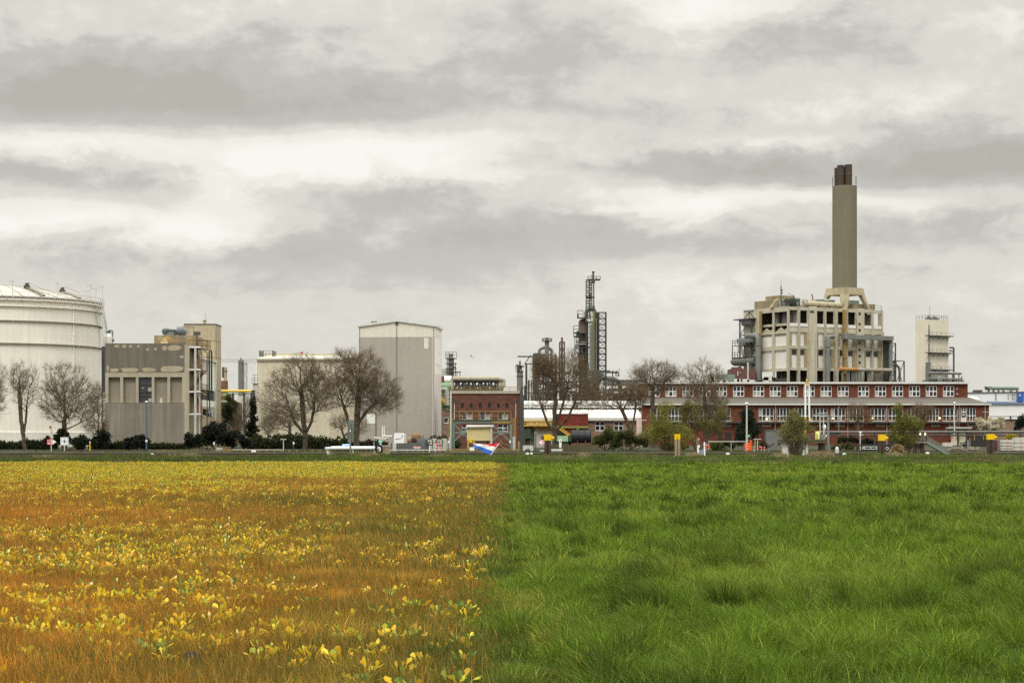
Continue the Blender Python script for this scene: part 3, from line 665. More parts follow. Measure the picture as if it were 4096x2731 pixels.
# ================================================================ tall gable building
t = T('gable_building', 'tall warm grey gabled building with pale band under its roof', 'building', 258, 1739, rot=-R(3.57))
X, Z = t.x, t.z; xl = X(1436); ez = Z(1304, 0, 1739); rz_ = ez+.62; dep = 9.0; bz = Z(1348, 0, 1600)
m = MB(); m.wall(xl, X(1730), 0, bz-.01, 0, [(X(1465), X(1502), Z(1694,0,1480), Z(1653,0,1480)), (X(1694), X(1715), Z(1395,0,1700), bz-.02)], .06); m.box(xl, 0, dep-.2, dep, 0, ez); m.box(xl, xl+.2, .1, dep-.2, 0, ez); t.part('front_wall', m, M['sheetg'], smooth=False)
m = MB(); xm = X(1590); m.prism([(xl, bz), (X(1730), bz), (X(1730), 0.01), (0, 0.01), (0, ez), (xm, rz_), (xl, ez)], 0.0, .12); 
m = MB(); m.add([(xl,0,bz),(0,0,bz),(0,0,ez),(xm,0,rz_),(xl,0,ez)], [(0,1,2,3,4)]); t.part('gable_band', m, M['sheett'], smooth=False)
m = MB(); m.box(X(1465)+.03, X(1502)-.03, .05, .1, Z(1694,0,1480)+.02, Z(1653,0,1480)-.02); t.part('white_hatch', m, M['sheetw'], smooth=False)
m = MB(); m.box(X(1694)+.02, X(1715)-.02, .05, .1, Z(1395,0,1700)+.02, bz-.02); t.part('white_hatch', m, M['sheett'], smooth=False)
zs = Z(1492, 0, 1739); holes = [(1.6+k*2.4, 2.3+k*2.4, Z(py+17,0,1739), Z(py,0,1739)) for k in range(3) for py in (1333, 1450)]
m = MB(); mm = MB(); mm.wall(0.0, dep, zs, ez, 0, holes, .2)
rot90 = lambda vs: [(-y_, x_, z_) for x_, y_, z_ in vs]
m.v, m.f = rot90(mm.v), mm.f; t.part('side_upper_wall', m, M['sheetw'], smooth=False)
for h_ in holes:
    m = MB(); m.box(-.15, -.12, h_[0], h_[1], h_[2], h_[3]); t.part('window', m, M['glass'], smooth=False)
m = MB(); m.box(-.12, 0, 0, dep, 0, zs-.003); t.part('side_lower_wall', m, mat('light_warm_grey_sheet', C(178,170,165), .6, var=.05), smooth=False)
m = MB(); m.box(X(1730), -.005, -.012, -.002, 0, bz); t.part('corner_strip', m, mat('light_corner_sheet', C(172,165,160), .6, var=.05), smooth=False)
for px in (1438, 1587, 1735):
    m = MB(); m.tube([(X(px), -.06, 0), (X(px), -.06, ez-.1)], .035, 6); t.part('downpipe', m, M['steel'])
m = MB(); m.tube([(X(1504), -.06, 0), (X(1504), -.06, Z(1650,0,1500))], .05, 6); t.part('downpipe', m, M['steel_dk'])
m = MB(); m.prism([(xl-.25, ez-.1), (xm, rz_-.02), (.25, ez-.1), (.25, ez+.16), (xm, rz_+.22), (xl-.25, ez+.16)], -.25, dep+.2); t.part('roof', m, M['fascia'], smooth=False)
m = MB(); m.box(X(1583), X(1592), -.15, 0.0, rz_-.5, rz_-.05); t.part('hoist_beam', m, M['steel_dk'], smooth=False)
m = MB()
for px in (1475, 1484, 1493): m.tube([(X(px), 3, ez), (X(px), 3, Z(1284, 3, px))], .1, 8)
m.bar((X(1472), 3, Z(1287,3,1480)), (X(1495), 3, Z(1287,3,1480)), .07); t.part('roof_vent', m, M['steel'])
# ================================================================ brown brick workshop
t = T('brick_workshop', 'flat roofed brown brick workshop with a row of six small dark windows', 'building', 250, 1804)
X, Z = t.x, t.z; W_ = X(2079); top = Z(1574)
sm = [(X(1700+a/3.075), X(1700+(a+32)/3.075), Z(1631), Z(1612)) for a in (443, 553, 665, 776, 885, 993)]
up = [(X(1700+a/3.075), X(1700+(a+126)/3.075), Z(1679), Z(1652)) for a in (454, 674, 895)]
lo = [(X(1700+a/3.075), X(1700+(a+126)/3.075), Z(1725), Z(1697)) for a in (454, 674, 895)]
m = MB(); m.wall(0, W_, 0, top, 0, sm+up+lo, .3); m.box(0, .3, .31, 10, 0, top); m.box(W_-.3, W_, .31, 10, 0, top); m.box(.3, W_-.3, 9.7, 10, 0, top); m.box(.3, W_-.3, 1.2, 1.3, 0, top); t.part('wall', m, M['brick2'], smooth=False)
m = MB(); m.box(-.12, W_+.12, -.18, 10.1, top+.003, Z(1562)); t.part('roof_slab', m, M['conc_light'], smooth=False)
for h in sm:
    m = MB(); m.box(h[0], h[1], .2, .24, h[2], h[3]); t.part('window', m, M['glass'], smooth=False)
for k, h in enumerate(up+lo):
    o = win(None, t.o, *h, .12, 2, 1 if k < 3 else 2, M['white'], .07, M['glassb'] if k < 3 else M['glass'], ((1, True), (1, False)) if k < 3 else (), .5)
m = MB(); m.rail([(0, .2, top+.4), (W_, .2, top+.4)], Z(1548)-top-.4, 1.2, .05); t.part('roof_railing', m, M['mustard'])
m = MB()
for px in (1818, 2063):
    m.tube([(X(px), -.08, 0), (X(px), -.08, Z(1598))], .06, 6)
t.part('downpipe', m, M['steel_lt']); m = MB(); [m.box(X(px)-.12, X(px)+.12, -.16, 0, Z(1612), Z(1597)) for px in (1818, 2061)]; t.part('rain_head', m, M['steel_dk'])
m = MB()
for px, r_, top_ in ((2083, .14, 1560), (2087, .1, 1566), (2091, .16, 1580)): m.tube([(X(px), -.2, 0), (X(px), -.2, Z(top_))], r_, 8)
m.tube([(X(2084), -.6, 0), (X(2084), -.6, Z(1745))], .28, 10); t.part('riser_pipe', m, M['steel_dk'])
# brick annex between gable building and workshop
t = T('brick_annex', 'low brick annex squeezed between gable building and brown workshop', 'building', 252, 1768)
X, Z = t.x, t.z
m = MB(); m.wall(X(1766), X(1803), 0, Z(1640), 0, [(X(1774), X(1794), Z(1692), Z(1663))], .3); m.box(X(1766), X(1803), 1, 5, 0, Z(1641)); t.part('wall', m, M['brick4'], smooth=False)
m = MB(); m.add([(X(1766), -.1, Z(1634)), (X(1803), -.1, Z(1641)), (X(1803), 5, Z(1641)), (X(1766), 5, Z(1634)), (X(1766), -.1, Z(1637)), (X(1803), -.1, Z(1644)), (X(1803), 5, Z(1644)), (X(1766), 5, Z(1637))], [(0,1,2,3),(7,6,5,4),(0,4,5,1),(1,5,6,2),(2,6,7,3),(3,7,4,0)]); t.part('roof', m, M['roofgrey'], smooth=False)
win(None, t.o, X(1774), X(1794), Z(1692), Z(1663), .15, 1, 2, M['white'], .09, M['glassb'], (), .8)
t = T('pipe_stack_frame', 'tangle of green pipes with a yellow duct beside the gable building', 'pipework', 272, 1785)
X, Z = t.x, t.z
m = MB()
for py, r_ in ((1546, .55), (1560, .25), (1575, .2), (1588, .2), (1603, .18), (1618, .22)): m.tube([(X(1755), 0, Z(py)), (X(1806), 0, Z(py))], r_, 10)
for px in (1770, 1790): m.bar((X(px), .5, 0), (X(px), .5, Z(1535)), .25)
t.part('green_pipe', m, M['palegreen'])
m = MB(); m.box(X(1766), X(1803), 1.2, 2.4, Z(1632), Z(1552)); t.part('pipe_shade_block', m, M['green'], smooth=False)  # solid dark block added behind the pipes as their shade
m = MB(); m.bend([(X(1755), -.6, Z(1590)), (X(1772), -.6, Z(1602)), (X(1782), -.6, Z(1612))], .35, 10); t.part('yellow_duct', m, M['yellow'])
m = MB(); m.tube([(X(1787.5), -.8, Z(1620)), (X(1787.5), -.8, Z(1556))], .28, 8); m.tube([(X(1766), -.8, Z(1556)), (X(1790), -.8, Z(1556))], .2, 8); t.part('white_pipe', m, M['steel_lt'])
# covered truss bridge behind the workshop
t = T('truss_bridge', 'white roofed steel truss conveyor bridge above the brown workshop', 'bridge', 300, 1810)
X, Z = t.x, t.z; a_, b_ = X(1810), X(2012)
m = MB(); m.box(a_, b_, 0, 4, Z(1522), Z(1513)); m.tube([(a_, 0, Z(1514)), (b_-.6, 0, Z(1514))], .35, 10); m.box(b_-.7, b_+.4, .1, 3.9, Z(1545), Z(1516)-.003); m.box(a_-.3, a_+.15, 0, 4, Z(1560), Z(1514)-.004); t.part('roof', m, M['conc_light'], smooth=False)
m = MB()
for yy in (.2, 3.8):
    m.truss((a_, yy, Z(1556)), (b_, yy, Z(1556)), (0, 0, Z(1524)-Z(1556)), 9, .16, False)
    m.bar((a_, yy, Z(1541)), (b_, yy, Z(1541)), .13)
for k in range(16): m.bar((a_+k*(b_-a_)/15.5, 1.5, Z(1556)), (a_+k*(b_-a_)/15.5, 1.5, Z(1530-(k*7) % 12)), .2)
m.box(a_, b_, 0, 4, Z(1561), Z(1557)); t.part('truss', m, M['steel_dk'])
m = MB(); m.box(a_+2, a_+3.4, 2, 3, Z(1556), Z(1541)); m.box(a_+4, a_+4.9, 2, 3, Z(1556), Z(1545)); m.box(b_-2, b_-1, 2, 3, Z(1556), Z(1538)); t.part('machine', m, M['steel'], smooth=False)
for px in (1820, 1905, 2000): m = MB(); m.bar((X(px), 1, 0), (X(px), 1, Z(1560)), .4); t.part('leg', m, M['steel'])
m = MB(); m.box(X(1889), X(1895), 1, 2, Z(1513)+.01, Z(1504)); t.part('roof_vent', m, M['steel_dk'], smooth=False)
# column plant left of it
t = T('grey_process_column', 'grey ringed process column with platforms above the truss bridge', 'process column', 360, 1804)
X, Z = t.x, t.z
m = MB(); r_ = (X(1816)-X(1793))/2; c_ = X(1804.5); m.lathe([(r_, 0), (r_, Z(1432)), (r_*.75, Z(1430)), (r_*.6, Z(1428)), (r_*.55, Z(1415)), (.05, Z(1414))], c=(c_, 0), n=16); t.part('shell', m, M['steel'])
m = MB()
for py in (1432, 1452, 1472, 1487):
    m.lathe([(r_+.02, Z(py)), (r_+.5, Z(py)), (r_+.5, Z(py)-.15), (r_+.02, Z(py)-.15)], c=(c_, 0), n=14)
m.rail([(c_-r_-.5, -.3, Z(1432)), (c_+r_+.5, -.3, Z(1432))], 1.1, .6, .06); m.rail([(X(1788), -.5, Z(1438)), (X(1796), -.5, Z(1438))], 1.1, .6, .06)
m.bar((X(1789), 0, 0), (X(1789), 0, Z(1430)), .15); m.bar((X(1822), 0, 0), (X(1822), 0, Z(1456)), .15); m.box(X(1816), X(1823), -.5, .5, Z(1470), Z(1466)); m.box(X(1816), X(1844), -.6, .6, Z(1489), Z(1486)); m.bar((X(1840), 0, Z(1505)), (X(1840), 0, Z(1489)), .12); m.bar((X(1828), 0, Z(1505)), (X(1828), 0, Z(1489)), .12); t.part('platform', m, M['steel_dk'])
m = MB(); m.box(X(1766), X(1790), .6, 4, 0, Z(1475)); t.part('white_housing', m, M['ivory'], smooth=False)
m = MB(); m.box(X(1762), X(1785), -3, -1.5, 0, Z(1507)); t.part('red_housing', m, M['brick5'], smooth=False)
m = MB(); m.tube([(X(1780), -3.3, Z(1521)), (X(1808), -3.3, Z(1521))], .75, 14); t.part('white_drum', m, M['white'])
# ---- yellow/green access gantry in front of the workshop
t = T('access_gantry', 'steel loading gantry with green walkway and crossed braces before the brown workshop', 'gantry', 212, 1813)
X, Z = t.x, t.z; xa, xb = X(1813), X(2044); z1 = Z(1692)
m = MB()
for xx in (xa, xb):
    for yy in (0, 2.0): m.box(xx-.13, xx+.13, yy-.13, yy+.13, -.5, z1)
for yy in (0, 2.0):
    m.box(xa, xb, yy-.12, yy+.12, z1-.001, z1+.22)
    for s0, s1 in ((xa, X(1888)), (X(1963), xb)):
        m.bar((s0, yy, Z(1768)), (s1, yy, z1), .13); m.bar((s0, yy, z1), (s1, yy, Z(1768)), .13); m.bar((s0, yy, (Z(1768)+z1)/2), (s1, yy, (Z(1768)+z1)/2), .16)
        cx, cz = (s0+s1)/2, (Z(1768)+z1)/2; m.add([(cx+.3*math.cos(k*math.pi/4), yy-.14, cz+.3*math.sin(k*math.pi/4)) for k in range(8)], [tuple(range(8))])
t.part('frame', m, M['postgreen'])
m = MB(); m.box(xa, xb, -.2, 2.2, z1+.224, z1+.3); m.box(xa, xb, 1.9, 1.95, z1+.31, Z(1677)); m.box(xa, xb, -.18, -.13, z1+.31, Z(1683)); t.part('walkway', m, M['green'], smooth=False)
m = MB(); m.rail([(xa, -.2, z1+.3), (xb, -.2, z1+.3)], 1.0, .68, .05); m.box(X(1966), xb, -.26, -.21, z1, z1+.2); t.part('railing', m, M['mustard'])
m = MB()
for px in (2047, 2053, 2058, 2063): m.bar((X(px), .2, -.5), (X(px), .2, Z(1670)), .11)
for px in (1795, 1803, 1810, 1815): m.bar((X(px), .2, -.5), (X(px), .2, Z(1671)), .10)
for k in range(14):
    z_ = Z(1795-k*9); m.bar((X(2058), .2, z_), (X(2063), .2, z_), .05); m.bar((X(1803), .2, z_), (X(1810), .2, z_), .05)
t.part('ladder', m, M['mustard'])
m = MB(); m.bar((X(1971), .4, Z(1763)), (X(2038), .4, Z(1803)), .3, .1)
m.rail([(X(1971), .2, Z(1763)), (X(2038), .2, Z(1803))], .95, .8, .06); t.part('stair', m, M['mustard'])
m = MB(); m.tube([(X(2056), -1.5, -1.5), (X(2056), -1.5, Z(1746))], .16, 10); m.tube([(X(1801), -1.5, -1.5), (X(1801), -1.5, Z(1748))], .13, 10); m.tube([(X(1804), -.6, 0), (X(1804), -.6, Z(1563))], .09, 8); t.part('mooring_pile', m, M['steel_lt'])
t = T('beige_cabin', 'small beige corrugated control cabin with white roof standing under the gantry', 'cabin', 206, 1867)
X, Z = t.x, t.z; xa, xb = X(1868), X(1961)
m = MB(); m.box(xa, xb, 0, 2.3, Z(1762), Z(1708)); t.part('wall', m, M['beige'], smooth=False)
m = MB(); m.add([(xa-.1,-.3,Z(1709)),(xb+.35,-.3,Z(1707)),(xb+.35,2.5,Z(1703)),(xa-.1,2.5,Z(1703)),(xa-.1,-.3,Z(1704)),(xb+.35,-.3,Z(1702)),(xb+.35,2.5,Z(1699)),(xa-.1,2.5,Z(1699))], [(0,3,2,1),(4,5,6,7),(0,1,5,4),(1,2,6,5),(2,3,7,6),(3,0,4,7)]); t.part('roof', m, M['ivory'], smooth=False)
m = MB(); m.tube([(xb+.12, -.1, 0), (xb+.12, -.1, Z(1708))], .1, 8); t.part('downpipe', m, M['ivory'])
m = MB(); m.box(xa+.1, xb-.1, .2, 2.2, Z(1768), Z(1762)-.003); [m.box(xx, xx+.2, .3, .5, -.4, Z(1768)) for xx in (xa+.2, xb-.4)]; t.part('leg', m, M['steel_dk'], smooth=False)
t = T('jetty', 'low concrete jetty with yellow frames below the gantry', 'jetty', 200, 1790, z=-1.4)
X, Z = t.x, t.z
m = MB(); m.box(X(1788), X(2042), 0, 3, 0, Z(1809)); t.part('deck', m, M['quay'], smooth=False)
m = MB(); zd = Z(1809); m.rail([(X(1786), .1, zd), (X(2075), .1, zd)], Z(1795)-zd, .7, .05); m.box(X(1786), X(2040), -.05, .0-.003, Z(1806), Z(1802)); m.bend([(X(2075), -.2, Z(1765)), (X(2075), -.2, Z(1806)), (X(2064), -.2, Z(1806))], .1, 8, .3); t.part('yellow_railing', m, M['mustard'])
m = MB(); m.box(X(1878), X(1897), -.12, -.06, Z(1802), Z(1788)); t.part('white_plate', m, M['white'], smooth=False)
t = T('yellow_pump_frame', 'small yellow pump frame with round gauge in front of the beige cabin', 'pump', 201.5, 1878)
X, Z = t.x, t.z
m = MB(); [m.bar((X(px), 0, -.9), (X(px), 0, Z(1758)), .09) for px in (1872, 1896)]; m.bar((X(1870), 0, Z(1770)), (X(1898), 0, Z(1770)), .1); m.box(X(1871), X(1897), -.1, .3, Z(1759), Z(1755)); t.part('frame', m, M['yellow'])
m = MB(); m.tube([(X(1883), -.15, Z(1763)), (X(1883), .1, Z(1763))], .17, 14); t.part('gauge', m, M['byellow'])
# ================================================================ low shed with white roof, white pipes on top
t = T('low_brick_shed', 'long low brick shed with bright white roof behind the yellow topped post', 'building', 270, 2092)
X, Z = t.x, t.z; xa, xb = X(2086), X(2566); ez = Z(1672)
hl = [(X(2250+a/3.36), X(2250+(a+125)/3.36), Z(1723), Z(1685)) for a in (440, 692)]
m = MB(); m.wall(xa, xb, 0, ez, 0, hl, .3); m.box(xa, xb, 1.2, 7, 0, ez-.02); t.part('wall', m, M['brick4'], smooth=False)
m = MB(); m.add([(xa,-.4,ez),(xb,-.4,ez),(xb,7,Z(1640,7)),(xa,7,Z(1640,7)),(xa,-.4,ez+.1),(xb,-.4,ez+.1),(xb,7,Z(1637,7)),(xa,7,Z(1637,7))], [(0,3,2,1),(4,5,6,7),(0,1,5,4),(1,2,6,5),(2,3,7,6),(3,0,4,7)]); t.part('roof', m, M['white2'], smooth=False)
m = MB(); m.box(xa, xb, -.45, -.02, Z(1682), ez-.003); t.part('gutter_board', m, M['ivory'], smooth=False)
for h in hl: win(None, t.o, *h, .15, 2, 2, M['white'], .1, M['glass'], (), .55)
win(None, t.o, X(2108), X(2205), Z(1697), Z(1687), -.05, 5, 1, M['white'], .08, M['glass'])
m = MB(); m.box(X(2088), X(2210), -1.6, -.1, Z(1704), Z(1699)); m.rail([(X(2092), -1.6, Z(1699)), (X(2208), -1.6, Z(1699))], Z(1687)-Z(1699)+.1, .9, .06); t.part('yellow_landing', m, M['yellow'])
m = MB(); m.box(X(2135), X(2208), -.5, -.05, Z(1718), Z(1706)); t.part('beige_panel', m, M['beige'], smooth=False)
m = MB(); m.box(X(2138), X(2215), -.6, -.4, 0, Z(1719)); t.part('white_panel', m, M['ivory'], smooth=False)
m = MB(); m.box(X(2545), X(2562), -.6, .0-.03, 0, Z(1670)); t.part('stucco_pier', m, mat('pinkish_render', C(168,150,140), .9), smooth=False)
m = MB(); m.tube([(X(2563), -.7, 0), (X(2563), -.7, Z(1645))], .09, 8); m.box(X(2560), X(2585), -.75, -.6, Z(1682), Z(1679)); t.part('red_white_pipe', m, M['ivory'])
t = T('white_pipeline', 'thick white insulated pipeline above a thin one over the shed roof', 'pipeline', 277, 2090)
X, Z = t.x, t.z; r_ = (Z(1603)-Z(1621))/2
m = MB(); m.tube([(X(2086), 0, Z(1612)), (X(2566), 0, Z(1612))], r_, 16); t.part('thick_pipe', m, M['white'])
for k in range(24): x_ = X(2090+k*20); m = MB(); m.tube([(x_, 0, Z(1612)), (x_+.1, 0, Z(1612))], r_+.03, 16); t.part('pipe_band', m, M['steel_lt'])
m = MB(); m.tube([(X(2086), -.2, Z(1627)), (X(2566), -.2, Z(1627))], .11, 10); t.part('thin_pipe', m, M['white'])
m = MB(); m.box(X(2086), X(2566), .4, 1.0, Z(1640), Z(1633)); [m.bar((X(px), .5, 0), (X(px), .5, Z(1621)), .3) for px in range(2100, 2570, 90)]; t.part('rack', m, M['steel_dk'])
t = T('red_brick_annex', 'windowless deep red brick block with a yellow beam beside the black tank', 'building', 262, 2220)
X, Z = t.x, t.z
m = MB(); m.box(X(2219), X(2353), 0, 6, 0, Z(1656)); t.part('wall', m, M['brick3'], smooth=False)
m = MB(); m.box(X(2215), X(2354), -.25, -.01, Z(1712), Z(1703)); m.box(X(2306), X(2314), -.25, -.02, Z(1725), Z(1713)); t.part('yellow_beam', m, M['olive'], smooth=False)
m = MB(); m.bar((X(2235), -.8, Z(1714)), (X(2280), -.8, Z(1745)), .16); m.bar((X(2244), -.8, Z(1711)), (X(2282), -.8, Z(1738)), .1); t.part('stair_rail', m, M['yellow'])
m = MB(); m.box(X(2232), X(2258), -.15, -.01, Z(1740), Z(1724)); m.box(X(2312), X(2353), -.13, -.012, Z(1718), Z(1714)); t.part('dark_opening', m, M['dark'], smooth=False)
m = MB(); m.box(X(2217), X(2355), -.1, 6.1, Z(1656)+.003, Z(1653)); t.part('roof', m, M['ivory'], smooth=False)
t = T('green_container', 'pale green steel container behind the plane tree beside the black tank', 'container', 240, 2226)
m = MB(); m.box(t.x(2226), t.x(2272), 0, 2, t.z(1765), t.z(1742)); t.part('body', m, M['palegreen'], smooth=False); m = MB(); m.box(t.x(2274), t.x(2285), .2, 2, 0, t.z(1741)); m.box(t.x(2226), t.x(2284), .2, 1.8, 0, t.z(1765)-.003); t.part('base', m, M['green'], smooth=False)
# ================================================================ refinery columns far behind
t = T('cracking_column', 'tallest refinery column with green lattice mast and black steel truss', 'refinery column', 470, 2370)
X, Z = t.x, t.z; z5 = lambda x, y: (X(2000+x/2.85), Z(1050+y/2.85)); x5 = lambda x: X(2000+x/2.85); y5 = lambda y: Z(1050+y/2.85)
m = MB(); xa, xb = x5(898), x5(1010); r_ = (xb-xa)/2; c_ = (xa+xb)/2
m.lathe([(r_, 0), (r_, y5(690)), (r_*.93, y5(660)), (r_*.6, y5(640)), (.05, y5(634))], c=(c_, 2), n=28); t.part('brown_vessel', m, M['brown'])
m = MB(); xa2, xb2 = x5(1070), x5(1132); r2 = (xb2-xa2)/2; c2 = (xa2+xb2)/2
m.lathe([(r2, 0), (r2, y5(600)), (r2*.9, y5(560))], c=(c2, 2.2), n=20); t.part('dark_column', m, M['purple'])
m = MB(); ro = (x5(1112)-x5(962))/2; cc = (x5(1112)+x5(962))/2; rt = (x5(1112)-x5(1066))/2
pts = [(cc-(ro-rt), 2, y5(640)), (cc-(ro-rt), 2, y5(575))]+[(cc-(ro-rt)*math.cos(a), 2, y5(575)+(ro-rt)*1.05*math.sin(a)) for a in np.linspace(.15, math.pi-.15, 11)]+[(cc+(ro-rt), 2, y5(575)), (cc+(ro-rt), 2, y5(660))]
m.tube(pts, rt, 16); t.part('overhead_duct', m, M['duct'])
m = MB(); m.mast(x5(980), x5(1074), -1.6, .6, 0, y5(500), 26, .10); t.part('green_lattice', m, M['green'])
m = MB(); m.mast(x5(981), x5(1046), -1.4, .4, y5(500), y5(200), 10, .10); m.bar((x5(1066), -1.3, y5(560)), (x5(1066), -1.3, y5(190)), .28); m.bar((x5(1020), -1.3, y5(640)), (x5(1020), -1.3, y5(210)), .3); t.part('upper_lattice', m, M['green'])
m = MB(); m.box(x5(1000), x5(1142), -2, .8, y5(204), y5(194)); m.rail([(x5(996), -2, y5(194)), (x5(1142), -2, y5(194))], y5(165)-y5(194), .9, .09); m.add([(x5(1030), -.5, y5(204)), (x5(1085), -.5, y5(204)), (x5(1062), -.5, y5(236))], [(0,1,2)]); m.box(x5(1042), x5(1080), -2, 0, y5(236), y5(205)); m.box(x5(978), x5(1075), -1.8, .6, y5(402), y5(393)); m.box(x5(1012), x5(1036), -1, 0, y5(400), y5(360)); t.part('top_platform', m, M['steel_dk'])
m = MB(); m.tube([(x5(1062), -.6, y5(200)), (x5(1062), -.6, y5(128))], .22, 10); m.tube([(x5(1062), -.6, y5(128)), (x5(1062), -.6, y5(104))], [.2, .38], 10); m.box(x5(1040), x5(1050), -.8, -.4, y5(152), y5(140)); t.part('burner_tip', m, M['steel_dk'])
m = MB()
for x_, w_ in ((1066, .17), (1056, .1)): m.tube([(x5(x_), -2.0, 0), (x5(x_), -2.0, y5(560))], w_, 8)
t.part('yellow_green_riser', m, M['olive'])
m = MB()
for x_, tp in ((1022, 690), (1036, 720), (1048, 690), (1092, 640)): m.tube([(x5(x_), -2.3, 0), (x5(x_), -2.3, y5(tp))], .13, 8)
t.part('riser_pipe', m, M['duct'])
m = MB(); m.mast(x5(1128), x5(1210), 0, 3.5, 0, y5(566), 22, .15); t.part('black_truss', m, M['steel_dk'])
m = MB()
for ya, xl, xr in ((630, 885, 990), (804, 838, 985), (842, 838, 910), (906, 868, 985), (936, 850, 985), (966, 870, 1040), (1030, 868, 1000), (1056, 880, 1010), (680, 975, 1050), (1230, 950, 1010), (1170, 900, 1000), (1110, 890, 990)):
    m.box(x5(xl), x5(xr), -.6, 1.6, y5(ya+5), y5(ya-5)); m.rail([(x5(xl), -.6, y5(ya-5)), (x5(min(xr, xl+60)), -.6, y5(ya-5))], 1.6, 1.6, .1)
m.box(x5(872), x5(898), 0, 1, y5(840), y5(780)); m.box(x5(880), x5(898), 0, 1, y5(632), y5(588)); t.part('platform', m, M['steel_dk'], smooth=False)
m = MB(); m.bend([(x5(985), -.8, y5(936)), (x5(852), -.8, y5(936)), (x5(852), -.8, y5(1060))], .2, 8, .8); m.tube([(x5(985), -.8, y5(914)), (x5(915), -.8, y5(914))], .16, 8); t.part('side_pipe', m, M['duct'])
m = MB(); m.bend([(x5(1120), 1, y5(1318)), (x5(1375), 1, y5(1318)), (x5(1375), 1, 0)], (x5(1400)-x5(1350))/2, 16, 5, 7); m.bend([(x5(1118), 1, y5(1270)), (x5(1140), 1, y5(1290)), (x5(1180), 1, y5(1318))], 1.0, 10); t.part('elbow_duct', m, M['duct'])
m = MB(); m.bar((x5(1205), 0, y5(1252)), (x5(1350), 0, y5(1252)), .35); [m.bar((x5(x_), 0, y5(1252)), (x5(x_+8), 0, y5(1300)), .25) for x_ in (1280, 1318, 1342)]; [m.box(x5(x_-9), x5(x_+11), -.4, .4, y5(1252), y5(1234)) for x_ in (1286, 1326)]; m.bar((x5(1358), 0, y5(1300)), (x5(1358), 0, y5(1205)), .12); m.bar((x5(1282), 0, 0), (x5(1282), 0, y5(1345)), .4); m.truss((x5(1180), 0, y5(1400)), (x5(1640), 0, y5(1400)), (0, 0, 1.2), 16, .2); t.part('pipe_support', m, M['steel_dk'])
t = T('process_stack', 'grey stack with round platform and curved grey duct behind the rusty brown tree', 'stack', 440, 2187)
X, Z = t.x, t.z; x5 = lambda x: X(2000+x/2.85); y5 = lambda y: Z(1050+y/2.85)
r_ = (x5(560)-x5(510))/2; c_ = x5(535)
m = MB(); m.lathe([(r_, 0), (r_, y5(905)), (r_*.95, y5(905)), (r_*.95, y5(857)), (r_*.75, y5(857))], c=(c_, 0), n=20); t.part('shaft', m, M['steel'])
m = MB(); m.lathe([(r_, y5(905)), (r_*2.2, y5(900)), (r_*2.2, y5(893)), (r_, y5(893))], c=(c_, 0), n=20)
for k in range(16):
    a = 2*math.pi*k/16; m.bar((c_+r_*2.2*math.cos(a), r_*2.2*math.sin(a), y5(893)), (c_+r_*2.2*math.cos(a), r_*2.2*math.sin(a), y5(866)), .12)
m.lathe([(r_*2.2-.06, y5(868)), (r_*2.2+.06, y5(866)), (r_*2.2+.06, y5(864))], c=(c_, 0), n=24); t.part('platform', m, M['steel_dk'])
m = MB(); rt = (x5(466)-x5(430))/2; xl, xr = x5(448), x5(592); pts = [(xl, 1.5, y5(1250)), (xl, 1.5, y5(1010))]+[((xl+xr)/2-(xr-xl)/2*math.cos(a), 1.5, y5(1010)+(y5(965)-y5(1010))*math.sin(a)) for a in np.linspace(.2, math.pi-.2, 11)]+[(xr, 1.5, y5(1010)), (xr, 1.5, y5(1250))]
m.tube(pts, rt, 14); t.part('curved_duct', m, M['duct'])
m = MB(); m.box(x5(385), x5(440), .5, 3, 0, y5(1030)); m.mast(x5(385), x5(640), 4, 8, 0, y5(1040), 9, .25); t.part('steel_frame', m, M['steel_dk'])
m = MB(); m.box(x5(600), x5(625), 1, 3, y5(1060), y5(1015)); t.part('white_box', m, M['ivory'], smooth=False)
t = T('red_brown_stack', 'slim rusty stack inside a square lattice frame', 'stack', 445, 2247)
X, Z = t.x, t.z; x5 = lambda x: X(2000+x/2.85); y5 = lambda y: Z(1050+y/2.85)
m = MB(); m.tube([(x5(706), 0, 0), (x5(706), 0, y5(853))], .24, 12); t.part('shaft', m, M['rust'])
m = MB(); m.mast(x5(680), x5(733), -1.5, 1.5, 0, y5(906), 14, .13); t.part('lattice_frame', m, M['steel_dk'])
t = T('short_process_column', 'shorter grey column with ring platforms left of the rusty brown tree', 'process column', 430, 2078)
X, Z = t.x, t.z; x5 = lambda x: X(2000+x/2.85); y5 = lambda y: Z(1050+y/2.85)
m = MB(); r_ = (x5(262)-x5(192))/2; c_ = x5(227); m.lathe([(r_, 0), (r_, y5(1240)), (r_*.8, y5(1230)), (r_*.6, y5(1170)), (r_*.36, y5(1165)), (r_*.36, y5(1122)), (.02, y5(1122))], c=(c_, 0), n=18); t.part('shell', m, M['steel'])
m = MB(); [m.lathe([(r_*.4, y5(py)), (r_*1.3, y5(py)), (r_*1.3, y5(py+7)), (r_*.4, y5(py+7))], c=(c_, 0), n=16) for py in (1175, 1238, 1290)]; m.box(x5(192), x5(222), -1, 1, y5(1230), y5(1168)); m.rail([(x5(180), -1, y5(1238)), (x5(200), -1, y5(1238))], 1.4, .8, .1); m.box(x5(232), x5(280), -.8, .8, y5(1190), y5(1184)); t.part('platform', m, M['steel_dk'])
t = T('jib_beam', 'dark cantilever beam on a braced frame left of the stack with curved duct', 'crane', 432, 2110)
X, Z = t.x, t.z; x5 = lambda x: X(2000+x/2.85); y5 = lambda y: Z(1050+y/2.85)
